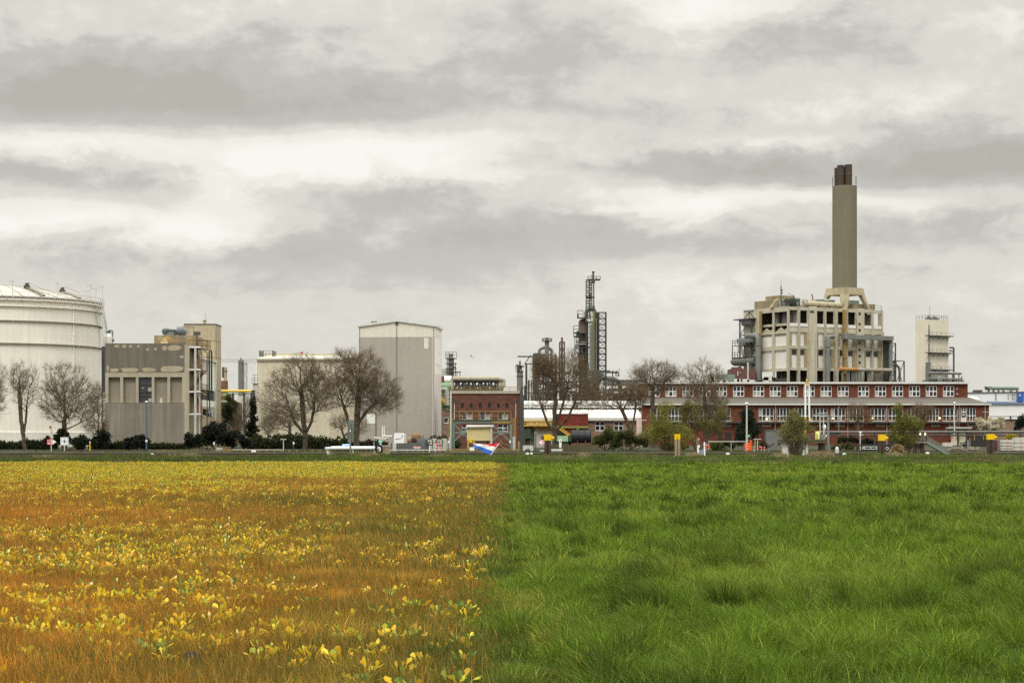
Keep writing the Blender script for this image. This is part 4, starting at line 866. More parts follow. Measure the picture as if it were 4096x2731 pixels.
m = MB(); m.bar((x5(200), 0, y5(1070)), (x5(392), 0, y5(1073)), .3); m.bar((x5(275), 0, y5(1154)), (x5(640), 0, y5(1160)), .25); m.bar((x5(285), 0, y5(1152)), (x5(342), 0, y5(1062)), .2); m.bar((x5(342), 0, y5(1060)), (x5(350), 0, y5(1072)), .3); [m.bar((x5(a), 0, 0), (x5(a), 0, y5(1155)), .45) for a in (300, 400, 520, 640)]; t.part('beam', m, M['steel_dk'])
t = T('process_steelwork', 'dense low maze of pipe racks and vessels at the foot of the refinery columns', 'pipework', 425, 2250)
X, Z = t.x, t.z
m = MB(); r2_ = random.Random(5)
for k in range(46):
    px = r2_.uniform(2085, 2545); tp = r2_.uniform(1485, 1600) if px < 2400 else r2_.uniform(1545, 1600); m.bar((X(px), r2_.uniform(0, 6), 0), (X(px), r2_.uniform(0, 6), Z(tp)), r2_.uniform(.15, .5))
for k in range(40):
    px = r2_.uniform(2085, 2440); ww = r2_.uniform(20, 110); py = r2_.uniform(1480, 1600) if px < 2380 else r2_.uniform(1550, 1600); y_ = r2_.uniform(0, 6); m.bar((X(px), y_, Z(py)), (X(px+ww), y_, Z(py)), r2_.uniform(.15, .5))
t.part('pipe_rack', m, M['steel_dk'])
m = MB()
for k in range(14):
    px = r2_.uniform(2090, 2540); ww = r2_.uniform(8, 26); tp = r2_.uniform(1560, 1600); m.tube([(X(px), r2_.uniform(2, 7), 0), (X(px), r2_.uniform(2, 7), Z(tp))], ww*430/F/2, 12)
for k in range(6): px = r2_.uniform(2090, 2480); m.box(X(px), X(px+40), 5, 8, 0, Z(r2_.uniform(1575, 1600)))
t.part('vessel', m, M['steel'])
# ================================================================ long brick office
t = T('brick_office', 'long two storey red brick office with white windows and grey lean-to roof', 'building', 340, 3957)
X, Z = t.x, t.z; S = 6.0
uz1, uz0 = Z(1535, S), Z(1588, S)
ux = [2594, 2661, 2729, 2796, 2863, 2932, 3011.6, 3078.6, 3146.6, 3214, 3282, 3350, 3431.6, 3499.5, 3567.6, 3635.5, 3703.3, 3772]
uh = [(X(a, S), X(a+45, S), Z(1586, S), Z(1543.5, S)) for a in ux]
bl = [((0,0),(1,0)), ((0,0),(2,0)), ((0,0),(1,0)), ((1,0),), ((0,0),(1,0)), ((0,0),), ((0,0),(1,0)), ((0,0),(1,0)), ((0,0),(1,0)), ((1,0),), ((0,0),(1,0)), ((0,0),(1,0)), ((1,0),), ((0,0),), ((0,0),), ((0,0),), ((0,0),), ((0,0),)]
m = MB(); m.wall(X(2566, S), X(3871, S), uz0-1, uz1, S, uh, .25); m.box(X(3871, S)-.3, X(3871, S), S+.01, S+12, 0, uz1-.01); m.box(X(2566, S), X(2566, S)+.3, S+.01, S+12, 0, uz1-.01); m.box(X(2566, S), X(3871, S), S+1.2, S+1.4, 0, uz1-.02); t.part('upper_wall', m, M['brick'], smooth=False)
m = MB(); m.box(X(2558, S), X(3878, S), S-.6, S+12.4, uz1+.003, Z(1528, S)); t.part('roof_fascia', m, M['fascia'], smooth=False)
m = MB(); m.box(X(2566, S), X(3872, S), S-.5, S+12.2, Z(1528, S)+.003, Z(1527, S)); t.part('flat_roof', m, M['gravel'], smooth=False)
for h, b_ in zip(uh, bl): win(None, t.o, *h, S+.1, 3, 2, M['white'], .125, M['glass'], b_, .5)
# lean-to roof, hipped at the right end
e0 = Z(1617); xr = X(3960)
m = MB(); m.add([(X(2566), -.5, e0), (xr, -.5, e0), (X(3879, S), S+.0, Z(1589, S)), (X(2566, S), S, Z(1589, S)), (xr, 10, e0), (X(3879, S), S+4, Z(1589, S))], [(0,1,2,3),(1,4,5,2)])
t.part('lean_to_roof', m, M['roofgrey'], smooth=False)
m = MB(); m.box(X(2566), xr+.1, -.62, -.45, e0-.12, e0+.1); m.bar((xr+.02, -.5, e0), (xr+.02, 10, e0), .2); t.part('gutter', m, M['fascia'], smooth=False)
lx = [(2600,2655),(2672,2727),(2745,2800),(2800.5,2845),(2848.5,2869),(2877,2923),(3034.5,3095),(3107,3158),(3178,3238),(3250,3310),(3323,3382),(3397.6,3455),(3482.5,3541.5),(3554,3612),(3630,3690),(3705,3756),(3771,3830)]
lh = [(X(a), X(b), Z(1685), Z(1632)) for a, b in lx]; dr = (X(3843), X(3866), Z(1686), Z(1630)); wl = (X(3867.5), X(3903), Z(1685), Z(1631))
bx = [3049,3123,3196,3270,3343,3419,3504,3576,3650,3725,3797,3870,2890,2690]; bh = [(X(a+3), X(a+31), Z(1702), Z(1693.5)) for a in bx]
m = MB(); m.wall(X(2566), X(3956), 0, e0-.02, 0, lh+[dr, wl]+bh, .25); m.box(X(3956)-.3, X(3956), .01, 9.8, 0, e0-.03); m.box(X(2566), X(2566)+.3, .01, 5.9, 0, e0-.03); m.box(X(2567), X(3955), 1.5, 1.7, 0, e0-.04); t.part('lower_wall', m, M['brick'], smooth=False)
for k, h in enumerate(lh+[wl]):
    n = 4 if h[1]-h[0] > 2.2 else (3 if h[1]-h[0] > 1.2 else 2)
    win(None, t.o, *h, .1, n, 2, M['white'], .085, M['glass'], (((0, k % 2 == 0), (2, False)) if k in (6, 10) else ()), .42)
m = MB(); m.box(dr[0], dr[1], .05, .12, dr[2], Z(1668)); m.box(dr[0], dr[0]+.12, .05, .12, Z(1668), dr[3]); m.box(dr[1]-.12, dr[1], .05, .12, Z(1668), dr[3]); m.box(dr[0], dr[1], .05, .12, Z(1650), Z(1646)); m.box((dr[0]+dr[1])/2-.06, (dr[0]+dr[1])/2+.06, .05, .12, Z(1646), dr[3])
do = t.part('door', m, M['white'], smooth=False)
m = MB(); m.box(dr[0]+.1, dr[1]-.1, .1, .13, Z(1668), dr[3]); t.part('glass', m, M['glassb'], do, smooth=False)
m = MB(); m.box(X(3847), X(3862), .0, .03, Z(1669), Z(1651)); t.part('poster', m, M['black'], do, smooth=False)
m = MB(); m.tube([(X(3854), -.02, Z(1659)), (X(3854), .01, Z(1659))], .2, 16); t.part('poster_emblem', m, M['ivory'], do)
for a in bx:
    m = MB(); m.box(X(a), X(a)+.13, -.05, .06, Z(1706), Z(1693)); m.box(X(a+34)-.13, X(a+34), -.05, .06, Z(1706), Z(1693)); m.box(X(a)+.13, X(a+34)-.13, -.06, .055, Z(1706), Z(1702)); o = t.part('basement_window', m, M['conc_light'], smooth=False)
    m = MB(); m.box(X(a)+.14, X(a+34)-.14, .15, .18, Z(1702), Z(1693)); t.part('glass', m, M['glass'], o, smooth=False)
m = MB(); m.box(X(2640), X(3956), -1.0, -.003, Z(1691), Z(1686.5)); t.part('balcony', m, M['steel_dk'], smooth=False)
m = MB(); m.rail([(X(3030), -1.0, Z(1686.5)), (X(3956), -1.0, Z(1686.5))], Z(1676)-Z(1686.5), 1.7, .06); m.rail([(X(2860), -1.0, Z(1686.5)), (X(2925), -1.0, Z(1686.5))], .5, 1.2, .05); t.part('balcony_railing', m, M['mustard'])
m = MB(); m.box(X(3781), X(3877), -2.2, -.003, Z(1713), Z(1708)); m.box(X(3781), X(3877), -.6, -.01, Z(1719), Z(1714)); t.part('door_canopy', m, M['ivory'], smooth=False)
for a, b in ((3804, 3828), (3838, 3862)):
    m = MB(); m.box(X(a), X(b), -.08, -.004, 0.02, Z(1722)); t.part('door', m, M['beigep'], smooth=False)
m = MB(); m.box(X(3797), X(3803), -.1, -.005, Z(1757), Z(1744)); t.part('red_box', m, M['red'], smooth=False)
m = MB(); m.box(X(3055), X(3120), -3, -.1, 0, Z(1723)); m.box(X(3054), X(3121), -3.1, -.05, Z(1723)+.003, Z(1720)); t.part('grey_porch', m, M['steel'], smooth=False)
for a, b, c in ((2872, 2888, 1729), (2900, 2925, 1728), (3560, 3640, 1738)): m = MB(); m.box(X(a), X(b), -.05, -.004, 0.02, Z(c)); t.part('dark_doorway', m, M['dark'], smooth=False)
m = MB(); [m.tube([(X(px), -.08, 0), (X(px), -.08, e0-.1)], .06, 6) for px in (3101, 3391, 3547, 3836, 3940)]; m.bar((X(3929), -.1, Z(1648)), (X(3952), -.1, Z(1648)), .1); t.part('downpipe', m, M['steel_lt'])
for px, py in ((3065.5, 1675.5), (3330, 1673), (3489.5, 1672.5), (3757, 1672)):
    m = MB(); m.ball((X(px), -.3, Z(py)), .17, 10, 6); o = t.part('wall_lamp', m, M['lamp'])
    m = MB(); m.bar((X(px), -.3, Z(py)+.16), (X(px), .05, Z(py)+.25), .06); t.part('bracket', m, M['steel_dk'], o)
m = MB(); m.ball((X(3860), S-.05, Z(1555, S)), .12, 8, 6); m.ball((X(3860), S-.05, Z(1576, S)), .12, 8, 6); t.part('wall_anchor', m, M['white'])
m = MB(); m.box(X(2840, S+4), X(2940, S+4), S+4, S+9, Z(1527, S), Z(1497, S+4)); m.box(X(2915, S+4), X(2918, S+4), S+3.8, S+4.2, Z(1527, S), Z(1518, S+4)); t.part('roof_housing', m, M['postgreen'], smooth=False)
m = MB(); r2_ = random.Random(9)
for k in range(24):
    px = r2_.uniform(2600, 3080); h_ = r2_.uniform(.3, 1.0); m.box(X(px, S+2), X(px, S+2)+r2_.uniform(.3, 1.4), S+2, S+3, Z(1527, S), Z(1527, S)+h_)
m.bar((X(2653, S+1), S+1, Z(1528, S)), (X(2653, S+1), S+1, Z(1512, S)), .07); m.bar((X(2730, S+1), S+1, Z(1528, S)), (X(2730, S+1), S+1, Z(1518, S)), .1); t.part('roof_equipment', m, M['steel_lt'], smooth=False)
# ================================================================ power plant block
PR = math.atan2(.031, .0543)
t = T('power_plant', 'big concrete boiler house with open dark upper storey and white panels', 'power plant', 420, 3152.7, rot=PR)
z7 = lambda x, y: (2850+x/2.94, 1100+y/2.94)
def rw(x, y, dy=0.0):        # point on the right (long) wall
    px, py = z7(x, y); return t.x(px, dy), t.z(py, dy, px)
LW = 12.1
def lw(x, y):                # point on the left (short) wall, returns depth along it and height
    px, py = z7(x, y); k = (px-CX)/F; c, n = math.cos(PR), math.sin(PR)
    s_ = (k*t.Y-t.X)/(-n-k*c); Yw = t.Y+s_*c; return s_, EYE-(py-HY)*Yw/F-t.Z
XR = rw(2000, 400)[0]; ZT = rw(890, 368)[1]
bayx = [(905,1000),(1027,1117),(1220,1310),(1337,1430),(1472,1560),(1592,1682),(1780,1868),(1892,1982)]
BX = [(rw(a, 500)[0], rw(b, 500)[0]) for a, b in bayx]
zo1, zo0 = rw(950, 410)[1], rw(950, 562)[1]        # open storey
zp1, zp0 = rw(950, 668)[1], rw(950, 828)[1]        # upper panels
zq1, zq0 = rw(950, 864)[1], rw(950, 1085)[1]       # lower panels
zg1 = rw(950, 1118)[1]                             # ground storey openings top
holes = [(a, b, zo0, zo1) for a, b in BX]+[(a, b, zp0, zp1) for a, b in BX]+[(a, b, zq0, zq1) for a, b in BX]+[(a, b, 14.0-13.9, zg1) for a, b in BX]
m = MB(); m.wall(0, XR, 0, ZT, 0, holes, .3)
m2 = MB(); lb = [(lw(875, 500)[0], lw(722, 500)[0]), (lw(705, 500)[0], lw(560, 500)[0])]
lzo1 = lw(800, 433)[1]; lzo0 = lw(800, 672)[1]; lp1, lp0 = lw(790, 690)[1], lw(790, 832)[1]; lq1, lq0 = lw(790, 884)[1], lw(790, 1096)[1]; lg1 = lw(790, 1130)[1]
lholes = [h for a, b in lb for h in ((a, b, lzo0, lzo1), (a+.2, b-.1, lp0, lp1), (a+.2, b-.1, lq0, lq1), (a, b, .1, lg1))]
m2.wall(0, LW, 0, ZT, 0, lholes, .3)
o_ = len(m.v); m.v += [(y_, x_, z_) for x_, y_, z_ in m2.v]; m.f += [tuple(i+o_ for i in f)[::-1] for f in m2.f]
DP = 16.0
m.box(.62, XR-.02, .62, LW, zo0-.5, zo0-.02); m.box(.02, XR-.02, .62, DP, ZT-.5, ZT-.02); m.box(.7, XR, DP, DP+.4, zp1-2, ZT); m.box(XR-.4, XR, 3.4, DP, zo0, zo1); m.box(XR-.4, XR, .62, DP, 0, zo0-.51); m.box(.02, .62, LW, DP, 0, ZT)
m.box(XR-.45, XR, .62, 1.0, zo0, ZT-.55); m.box(.7, XR-.5, .62, 3.0, zo1+.05, ZT-.52)
t.part('concrete_frame', m, M['plant'], smooth=False)
m = MB()
for a, b in ((1002,1026),(1313,1335),(1434,1470),(1563,1590),(1870,1890),(1985,2000)):
    xa, xb = rw(a, 500)[0], rw(b, 500)[0]; m.box(xa, xb, -.16, -.003, 0, ZT)
m.box(0.0, rw(903, 400)[0], -.16, -.003, 0, ZT); t.part('column', m, M['conc_light'], smooth=False)
m = MB()
for a, b, d_ in ((1130,1215,.3),(1690,1772,.3)):
    xa, xb = rw(a, 500)[0], rw(b, 500)[0]; m.box(xa, xb, -d_, -.004, 0, ZT+.15); m.box(xb-.35, xb, -d_-.12, -d_-.003, 0, ZT+.1)
m.box(rw(1437,500)[0], rw(1452,500)[0], -.3, -.164, 0, ZT); t.part('shaft_column', m, M['plant'], smooth=False)
# white infill, tan strips, sills
m = MB()
for (a, b) in BX:
    m.box(a, b, -.12, -.002, rw(950, 602)[1], rw(950, 565)[1])
t.part('white_sill', m, M['panel'], smooth=False)
for bx_ in [(a, b, .35, .5, z0, z1) for a, b in BX for z0, z1 in ((zp0, zp1), (zq0, zq1))]+[(.35, .5, a, b, z0, z1) for a, b in lb for z0, z1 in ((lp0, lp1), (lq0, lq1))]:
    m = MB(); m.box(*bx_); t.part('white_panel', m, M['panel'], smooth=False)
m = MB()
for (a, b), side in zip(BX, (0, 1, 0, 1, 0, 1, 0, 1)):
    w_ = (b-a)*.32; s0 = a if side == 0 else b-w_
    m.box(s0, s0+w_, .1, .34, zp0, zp1); m.box(s0, s0+w_, .1, .34, zq0, zq1)
t.part('tan_strip', m, M['plant_tan'], smooth=False)
zw1, zw0 = rw(950, 872)[1], rw(950, 936)[1]
for (a, b), side in zip(BX, (0, 1, 0, 1, 0, 1, 0, 1)):
    w_ = (b-a)*.34; s0, s1 = (a+w_, b-.05) if side == 0 else (a+.05, b-w_)
    m = MB(); m.box(s0, s1, .25, .345, zw0, zw1); o = t.part('window', m, M['steel'], smooth=False)
    m = MB(); m.box(s0+.12, s1-.12, .22, .248, zw0+.15, zw1-.15); t.part('glass', m, M['glass'], o, smooth=False)
for y0, y1 in ((438,470),(562,592),(634,664),(786,816),(862,892),(938,968),(1013,1043)):
    xa, za = rw(1718, y1, -.3); xb, zb = rw(1742, y0, -.3); m = MB(); m.box(xa, xb, -.34, -.302, za, zb); t.part('stair_window', m, M['glass'], smooth=False)
xa, za = rw(1145, 445, -.3); xb, zb = rw(1195, 418, -.3); m = MB(); m.box(xa, xb, -.34, -.302, za, zb); t.part('vent_grille', m, M['steel_dk'], smooth=False)
m = MB()
for a, b in lb:      # torn cladding along the left wall
    w_ = (b-a); zb_ = lzo0; vs = [(.3, a, zb_-.8), (.3, b, zb_-.8), (.3, b, zb_+.1), (.3, a+w_*.55, zb_+1.1), (.3, a+w_*.3, zb_+.5), (.3, a, zb_+.9)]
    n = len(vs); m.add(vs+[(x_+.1, y_, z_) for x_, y_, z_ in vs], [tuple(range(n))[::-1], tuple(range(n, 2*n))]+[(i, (i+1) % n, (i+1) % n+n, i+n) for i in range(n)])
t.part('torn_cladding', m, M['conc_light'], smooth=False)
# boilers and ducts inside
m = MB(); m.box(4.4, XR-3.2, 3.4, 3.6, zo0, zo1+.4); m.box(4.4, 4.6, 3.4, LW-.7, zo0, zo1+.4); m.box(.7, XR-.5, .7, DP-.1, ZT-.6, ZT-.52); m.box(1.0, XR-.6, 2.6, 2.8, .1, zg1+.5); t.part('added_shade_wall', m, M['dark'], smooth=False)  # dark sheets added inside so the open storeys look unlit
m = MB()
for k, xx in enumerate((5.2, 10.5, 15.5, 20.5)):
    m.lathe([(2.1, 0), (2.1, zo0+2.2), (1.2, zo0+4.3), (.1, zo0+4.8)], c=(xx, 7.5), n=18)
m.lathe([(1.6, zo0), (1.5, zo0+2.0), (.7, zo0+3.6), (.1, zo0+3.9)], c=(2.6, 3.1), n=16); m.prism([(XR-4.2, zo0), (XR-.8, zo0), (XR-1.6, zo0+1.4), (XR-3, zo0+2.9), (XR-4.2, zo0+2.9)], 2.0, 3.2)
t.part('boiler', m, M['purple'])
m = MB(); m.tube([(1.6, lb[1][0]+.6, zo0), (1.6, lb[1][0]+.6, zo0+3.2), (2.6, lb[1][0]+.8, zo0+4.3), (5, 5, zo0+4.2)], [1.0, 1.0, 1.1, 1.1], 14); m.tube([(3.4, 2.3, zo0), (3.2, 2.6, zo0+2.8), (4.2, 3.4, zo0+4.2), (6, 5, zo0+4.3)], [1.1, 1.15, 1.2, 1.0], 14); t.part('inner_duct', m, M['duct'])
m = MB(); m.box(1.4, XR-.5, 4.4, 4.6, 0, zg1+1)
for k in range(34): xx = 1+k*.75; m.bar((xx, 3.5+.5*(k % 3), 0), (xx, 3.5+.5*(k % 3), zg1), .16)
for zz in (1.3, 2.6, 3.9, 5.2): m.bar((1, 3, zz), (XR-1, 3, zz), .2)
for a, b in BX[1:4]: m.bar((a, 1.5, zg1), (b, 1.5, zg1-2.4), .22); m.bar((a, 1.5, zg1-2.2), (b, 1.5, zg1-4.2), .22)
m.box(.9, 1.1, 1.5, LW-.5, 0, lg1-1.5); t.part('ground_pipework', m, M['steel_dk'])
# roof structures
zr_ = ZT
def roofbox(x0, y0, x1, y1, dy, dep, mm):     # box on the roof from photo positions
    a = z7(x0, y1); b = z7(x1, y0); xa, xb = t.x(a[0], dy), t.x(b[0], dy); mm.box(xa, xb, dy, dy+dep, t.z(a[1], dy, a[0])-.6, t.z(b[1], dy, a[0]))
m = MB(); m.box(0.05, 4.0, LW-3.6, LW, zr_+.003, zr_+1.7); roofbox(788, 238, 968, 330, 6.5, 5, m); t.part('penthouse', m, M['conc_stain'], smooth=False)
m = MB(); m.box(-.28, -.003, LW-2.9, LW-2.2, 1.5, ZT-.5); 
for zz in (8, 13, 18, 23): m.box(-.32, -.29, LW-2.95, LW-2.15, zz, zz+.15)
m.box(-.32, -.29, LW-2.9, LW-2.1, 0, 1); t.part('yellow_riser', m, M['mustard'], smooth=False)
m = MB(); roofbox(715, 300, 800, 360, 5.5, 3, m); roofbox(600, 312, 690, 375, 9.0, .5, m); a = z7(700, 340); m.prism([(t.x(z7(700,340)[0], 5), zr_), (t.x(z7(790,340)[0], 5), zr_+.01), (t.x(z7(790,340)[0], 5), zr_+2.0), (t.x(z7(745,300)[0], 5), zr_+1.6)], 5.0, 6.0); t.part('roof_shed', m, M['conc_stain'], smooth=False)
m = MB(); roofbox(850, 300, 915, 360, 2.5, 2, m); t.part('white_roof_box', m, M['steel_lt'], smooth=False)
m = MB(); roofbox(925, 275, 1020, 320, 2.5, 2.5, m); t.part('green_roof_box', m, M['green'], smooth=False)
m = MB(); xa = rw(915, 300)[0]; xb = rw(1065, 300)[0]
for zz in (.7, 1.4): m.rail([(xa, 1.2, zr_+zz), (xb, 1.2, zr_+zz)], .6, 1.0, .05); m.box(xa, xb, 1.2, 4, zr_+zz-.1, zr_+zz)
for xx in (xa, xb, (xa+xb)/2): m.bar((xx, 1.2, zr_), (xx, 1.2, zr_+2.0), .1)
m.rail([(.2, .2, zr_), (XR-.2, .2, zr_)], 1.0, 2.0, .05); m.rail([(1.2, .4, zr_+.8), (5.5, .4, zr_+.8)], .8, 1.0, .05); xx = rw(1020, 300)[0]; m.bar((xx, 2, zr_), (xx, 2, zr_+2.6), .1); m.bar((xx, 2, zr_+2.5), (xx-1.4, 2, zr_+3.0), .07); t.part('roof_railing', m, M['steel_dk'])
m = MB(); xm = t.x(z7(806, 300)[0], 3.0); m.bar((xm, 3, zr_), (xm, 3, t.z(z7(806, 130)[1], 3, z7(806,130)[0])), .16); m.bar((xm, 3, zr_+4), (xm, 3, zr_+6), .05); m.box(xm, xm+.35, 2.8, 3.2, zr_+3.5, zr_+3.8); m.box(xm, xm+.3, 2.8, 3.2, zr_+2.9, zr_+3.2); t.part('aerial_mast', m, M['steel_dk'])
m = MB(); p0, p1 = rw(1065, 326, 1.5), rw(1560, 345, 1.5); m.tube([(p0[0], 1.5, zr_+.85), (p1[0]+.5, 1.5, zr_+.8)], .58, 16); m.tube([(p0[0], 1.5, zr_+1.55), (p0[0]+3.5, 1.5, zr_+1.5)], .15, 10); t.part('roof_pipe', m, M['rustpipe'])
for f in (.1, .35, .6, .85): m = MB(); xx = p0[0]+(p1[0]-p0[0])*f; m.box(xx-.1, xx+.1, .8, 2.2, zr_, zr_+.4); t.part('pipe_saddle', m, M['rust'], smooth=False)
m = MB(); xx = rw(1280, 300)[0]; m.bend([(xx, 3, zr_+.5), (xx, 3, zr_+2.6), (xx-.25, 3, zr_+3.1)], .13, 8, .4); t.part('exhaust_pipe', m, M['rust'])
m = MB(); roofbox(1240, 285, 1440, 360, 4, 4, m); roofbox(1630, 297, 1725, 345, 9, 3, m); t.part('roof_machine_house', m, M['postgreen'], smooth=False)
m = MB(); roofbox(1660, 337, 1910, 392, 2.2, 3, m); roofbox(1870, 343, 1912, 395, 1.9, .3, m); t.part('roof_tray', m, M['conc_stain'], smooth=False)
m = MB(); xx = rw(1395, 300)[0]; m.box(xx, xx+1.2, 2, 2.3, zr_+1.9, zr_+2.05); t.part('light_fitting', m, M['white'], smooth=False)
# outer ducts
m = MB(); xa = rw(1527, 700)[0]; m.box(xa-.32, xa+.32, -1.0, -.42, 3.0, ZT-.3)
for zz in (9.5, 15.0, 18.5): m.box(xa-1.0, xa+.5, -1.1, -.36, zz, zz+.15)
t.part('yellow_duct', m, M['mustard'], smooth=False)
m = MB(); xa, xb = rw(1540, 730, -1.6)[0], rw(2060, 730, -1.6)[0]; z1_ = rw(1540, 702, -1.6)[1]; z0_ = rw(1540, 752, -1.6)[1]
m.box(xa, xb+1.2, -2.2, -.62, z0_, z1_); m.box(xa, xa+2.2, -2.0, -.7, z1_+.003, z1_+.35); xq = rw(2085, 900, -1.0)[0]
m.bend([(xb+.8, -1.4, (z0_+z1_)/2), (xq-.1, -1.4, (z0_+z1_)/2), (xq-.1, -1.4, 3.2)], .45, 14, .9); m.bend([(xb-.5, 1.4, z1_+.2), (xb-.5, 1.4, z1_+1.2), (xb+1.2, 1.4, z1_+1.1), (xb+1.2, 1.4, z1_-.3)], .2, 10, .4); t.part('cross_duct', m, M['duct'])
m = MB(); m.box(XR+.15, XR+1.6, -.4, 1.6, .5, z0_+.2); t.part('dark_shaft', m, M['steel_dk'], smooth=False)
m = MB(); xa = rw(1480, 1110, -2)[0]; xb = rw(2085, 1110, -2)[0]; zc = rw(1480, 1105, -2)[1]; m.tube([(xa, -2, zc), (xb+.5, -2, zc)], .42, 16); m.tube([(xa, -2, zc), (xa-.3, -2, zc-1), (xa-.3, -2, 0)], .3, 8); t.part('low_pipe', m, M['ductrust'])
m = MB()
for px in (1525, 1590, 1608, 1640, 1660, 1690, 1715, 1745): m.tube([(rw(px, 1150, -1.8)[0], -1.8, 0), (rw(px, 1150, -1.8)[0], -1.8, zc)], .24 if px in (1525, 1715) else .15, 8)
m.tube([(rw(1870, 1150, -1.5)[0], -1.5, 1.5), (rw(1830, 1150, -1.5)[0], -1.5, zc)], .4, 8); t.part('down_pipes', m, M['duct'])
m = MB(); xa = rw(1352, 900, -1)[0]; zt_ = rw(1352, 720, -1)[1]; m.bend([(xa, -1.1, 0), (xa, -1.1, zt_), (xa+1.7, -1.1, zt_)], .5, 16, 1.0); m.tube([(xa, -1.1, rw(1352,835,-1)[1]-.15), (xa, -1.1, rw(1352,835,-1)[1]+.15)], .64, 16); t.part('elbow_duct', m, M['duct'])
m = MB(); xa, xb = rw(1885, 1200)[0], rw(1985, 1200)[0]; m.box(xa, xb, -.7, -.36, 0, rw(1885, 1150)[1]); t.part('low_panel', m, M['conc'], smooth=False)
m = MB(); s_, z_ = lw(580, 900); zt_ = lw(580, 712)[1]; m.bend([(-1.1, s_-.2, .5), (-1.1, s_-.2, zt_), (-1.1, s_+4.0, zt_+.1)], .62, 16, 1.2); m.tube([(-1.1, s_-.2, lw(580,830)[1]), (-1.1, s_-.2, lw(580,830)[1]+.25)], .76, 16); m.box(-1.9, -.3, s_-1.2, s_+1.0, .6, 3.4)
m.box(-2.4, -.6, s_+1.2, s_+6, lw(480, 795)[1], lw(480, 750)[1]); t.part('left_duct', m, M['duct'])
# steel frames outside
m = MB(); xa = XR+1.0; m.mast(xa, xa+2.0, -.8, 2.6, 0, rw(2100, 800)[1], 7, .13); m.mast(xa+2.05, xa+4.5, -.8, 2.6, 0, rw(2100, 1040)[1]+.6, 3, .13); m.box(xa-1, xa+5.2, -1, 3, 1.0, 1.4); m.rail([(xa+4.8, -1, 1.4), (xa+6.3, -1, .6)], 1, 1, .08); t.part('right_steel_frame', m, M['steel_dk'])
m = MB(); m.bend([(xa, 0, rw(2130, 1075)[1]+.3), (xa+3.9, 0, rw(2130, 1075)[1]+.3), (xa+3.9, 0, .5)], .3, 12, 1.4); m.lathe([(.15, 3.0), (.7, 2.4), (.8, 1.5)], c=(xa+.8, .5), n=14); t.part('right_pipe', m, M['duct'])
m = MB(); ly = LW+1.0; g_ = lambda x, y: (lambda s: (s[0], s[1]))(lw(x, y))
sA, sB = lw(500, 700)[0], lw(365, 700)[0]; zt1 = lw(430, 520)[1]
m.mast(-1.0, 1.5, sA, sB, 0, zt1, 8, .15); m.box(-1.4, 1.6, sA-.5, sB+1.8, zt1-.1, zt1+.12); m.bar((0, sA, zt1), (0, (sA+sB)/2, lw(430, 430)[1]), .15); m.bar((0, sB, zt1), (0, (sA+sB)/2, lw(430, 430)[1]), .12); m.bar((0, (sA+sB)/2, zt1), (0, (sA+sB)/2, lw(430, 430)[1]), .18); m.bar((0, (sA+sB)/2, lw(430,430)[1]), (0, LW, lw(430,430)[1]), .12)
m.box(-1.2, 1.2, sA, sB-.8, lw(450, 590)[1], lw(450, 520)[1])
zb_ = lw(330, 828)[1]; m.box(-1, 1, sA, sB+2.8, zb_-.12, zb_); m.rail([(-1, sA, zb_), (-1, sB+2.8, zb_)], 1.1, 1.0, .08); m.bar((-1, sB+2.8, zb_), (-1, sB+2.8, zb_-3), .14); m.bar((-1, sB+2.8, zb_-2.5), (-1, sB-.2, zb_-5.5), .14); zc_ = lw(330, 968)[1]; m.box(-1, 1, sA-.5, sB+2.9, zc_-.12, zc_); m.rail([(-1, sA, zc_), (-1, sB+2.9, zc_)], 1.1, 1.0, .08); t.part('left_steel_frame', m, M['steel_dk'])
m = MB(); zc_ = lw(380, 1015)[1]; m.tube([(-.4, sA-.8, zc_), (-.4, sB+3.0, zc_), (-.4, sB+3.7, zc_)], [.85, .85, .5], 18)
for k in range(9): yy = sA+k*.85; m.tube([(-.4, yy, zc_), (-.4, yy+.15, zc_)], .93, 18)
t.part('horizontal_drum', m, M['steel'])
m = MB(); m.ball((-.2, sA+1.0, zc_+2.4), (.45, .5, .9), 12, 8); m.tube([(-1, sB-.6, zc_+1.8), (-1, sB-.6, zc_+4)], .2, 8); m.bend([(-1, sB+.6, zc_+1.8), (-1, sB+.8, zc_+4.2), (-1, sB-.5, zc_+5)], .15, 8, .4); t.part('small_vessel', m, M['steel_lt'])
t = T('pump_house', 'violet brown brick pump house under the steel drum left of the power plant', 'building', 425, 2925)
X, Z = t.x, t.z
m = MB(); m.box(X(2926), X(3021), 0, 8, 0, Z(1474)); [m.box(X(px), X(px)+.5, -.01, .4, Z(1474), Z(1468)) for px in (2926, 2936, 2946, 2958)]; t.part('wall', m, M['brick5'], smooth=False)
m = MB(); m.box(X(2949), X(2953), -.25, -.003, Z(1502), Z(1486)); m.box(X(2961), X(2964), -.25, -.003, Z(1492), Z(1489)); m.tube([(X(2991), -.4, 0), (X(2991), -.4, Z(1450))], .2, 8); t.part('wall_pipe', m, M['steel_lt'], smooth=False)
m = MB(); r2_ = random.Random(3)
for k in range(10):
    px = r2_.uniform(3030, 3080); m.box(X(px), X(px)+.8, -6, -5, Z(1524), Z(r2_.uniform(1508, 1518)))
m.box(X(3028), X(3086), -6, -4, 0, Z(1522)); t.part('machinery', m, M['steel_dk'], smooth=False)
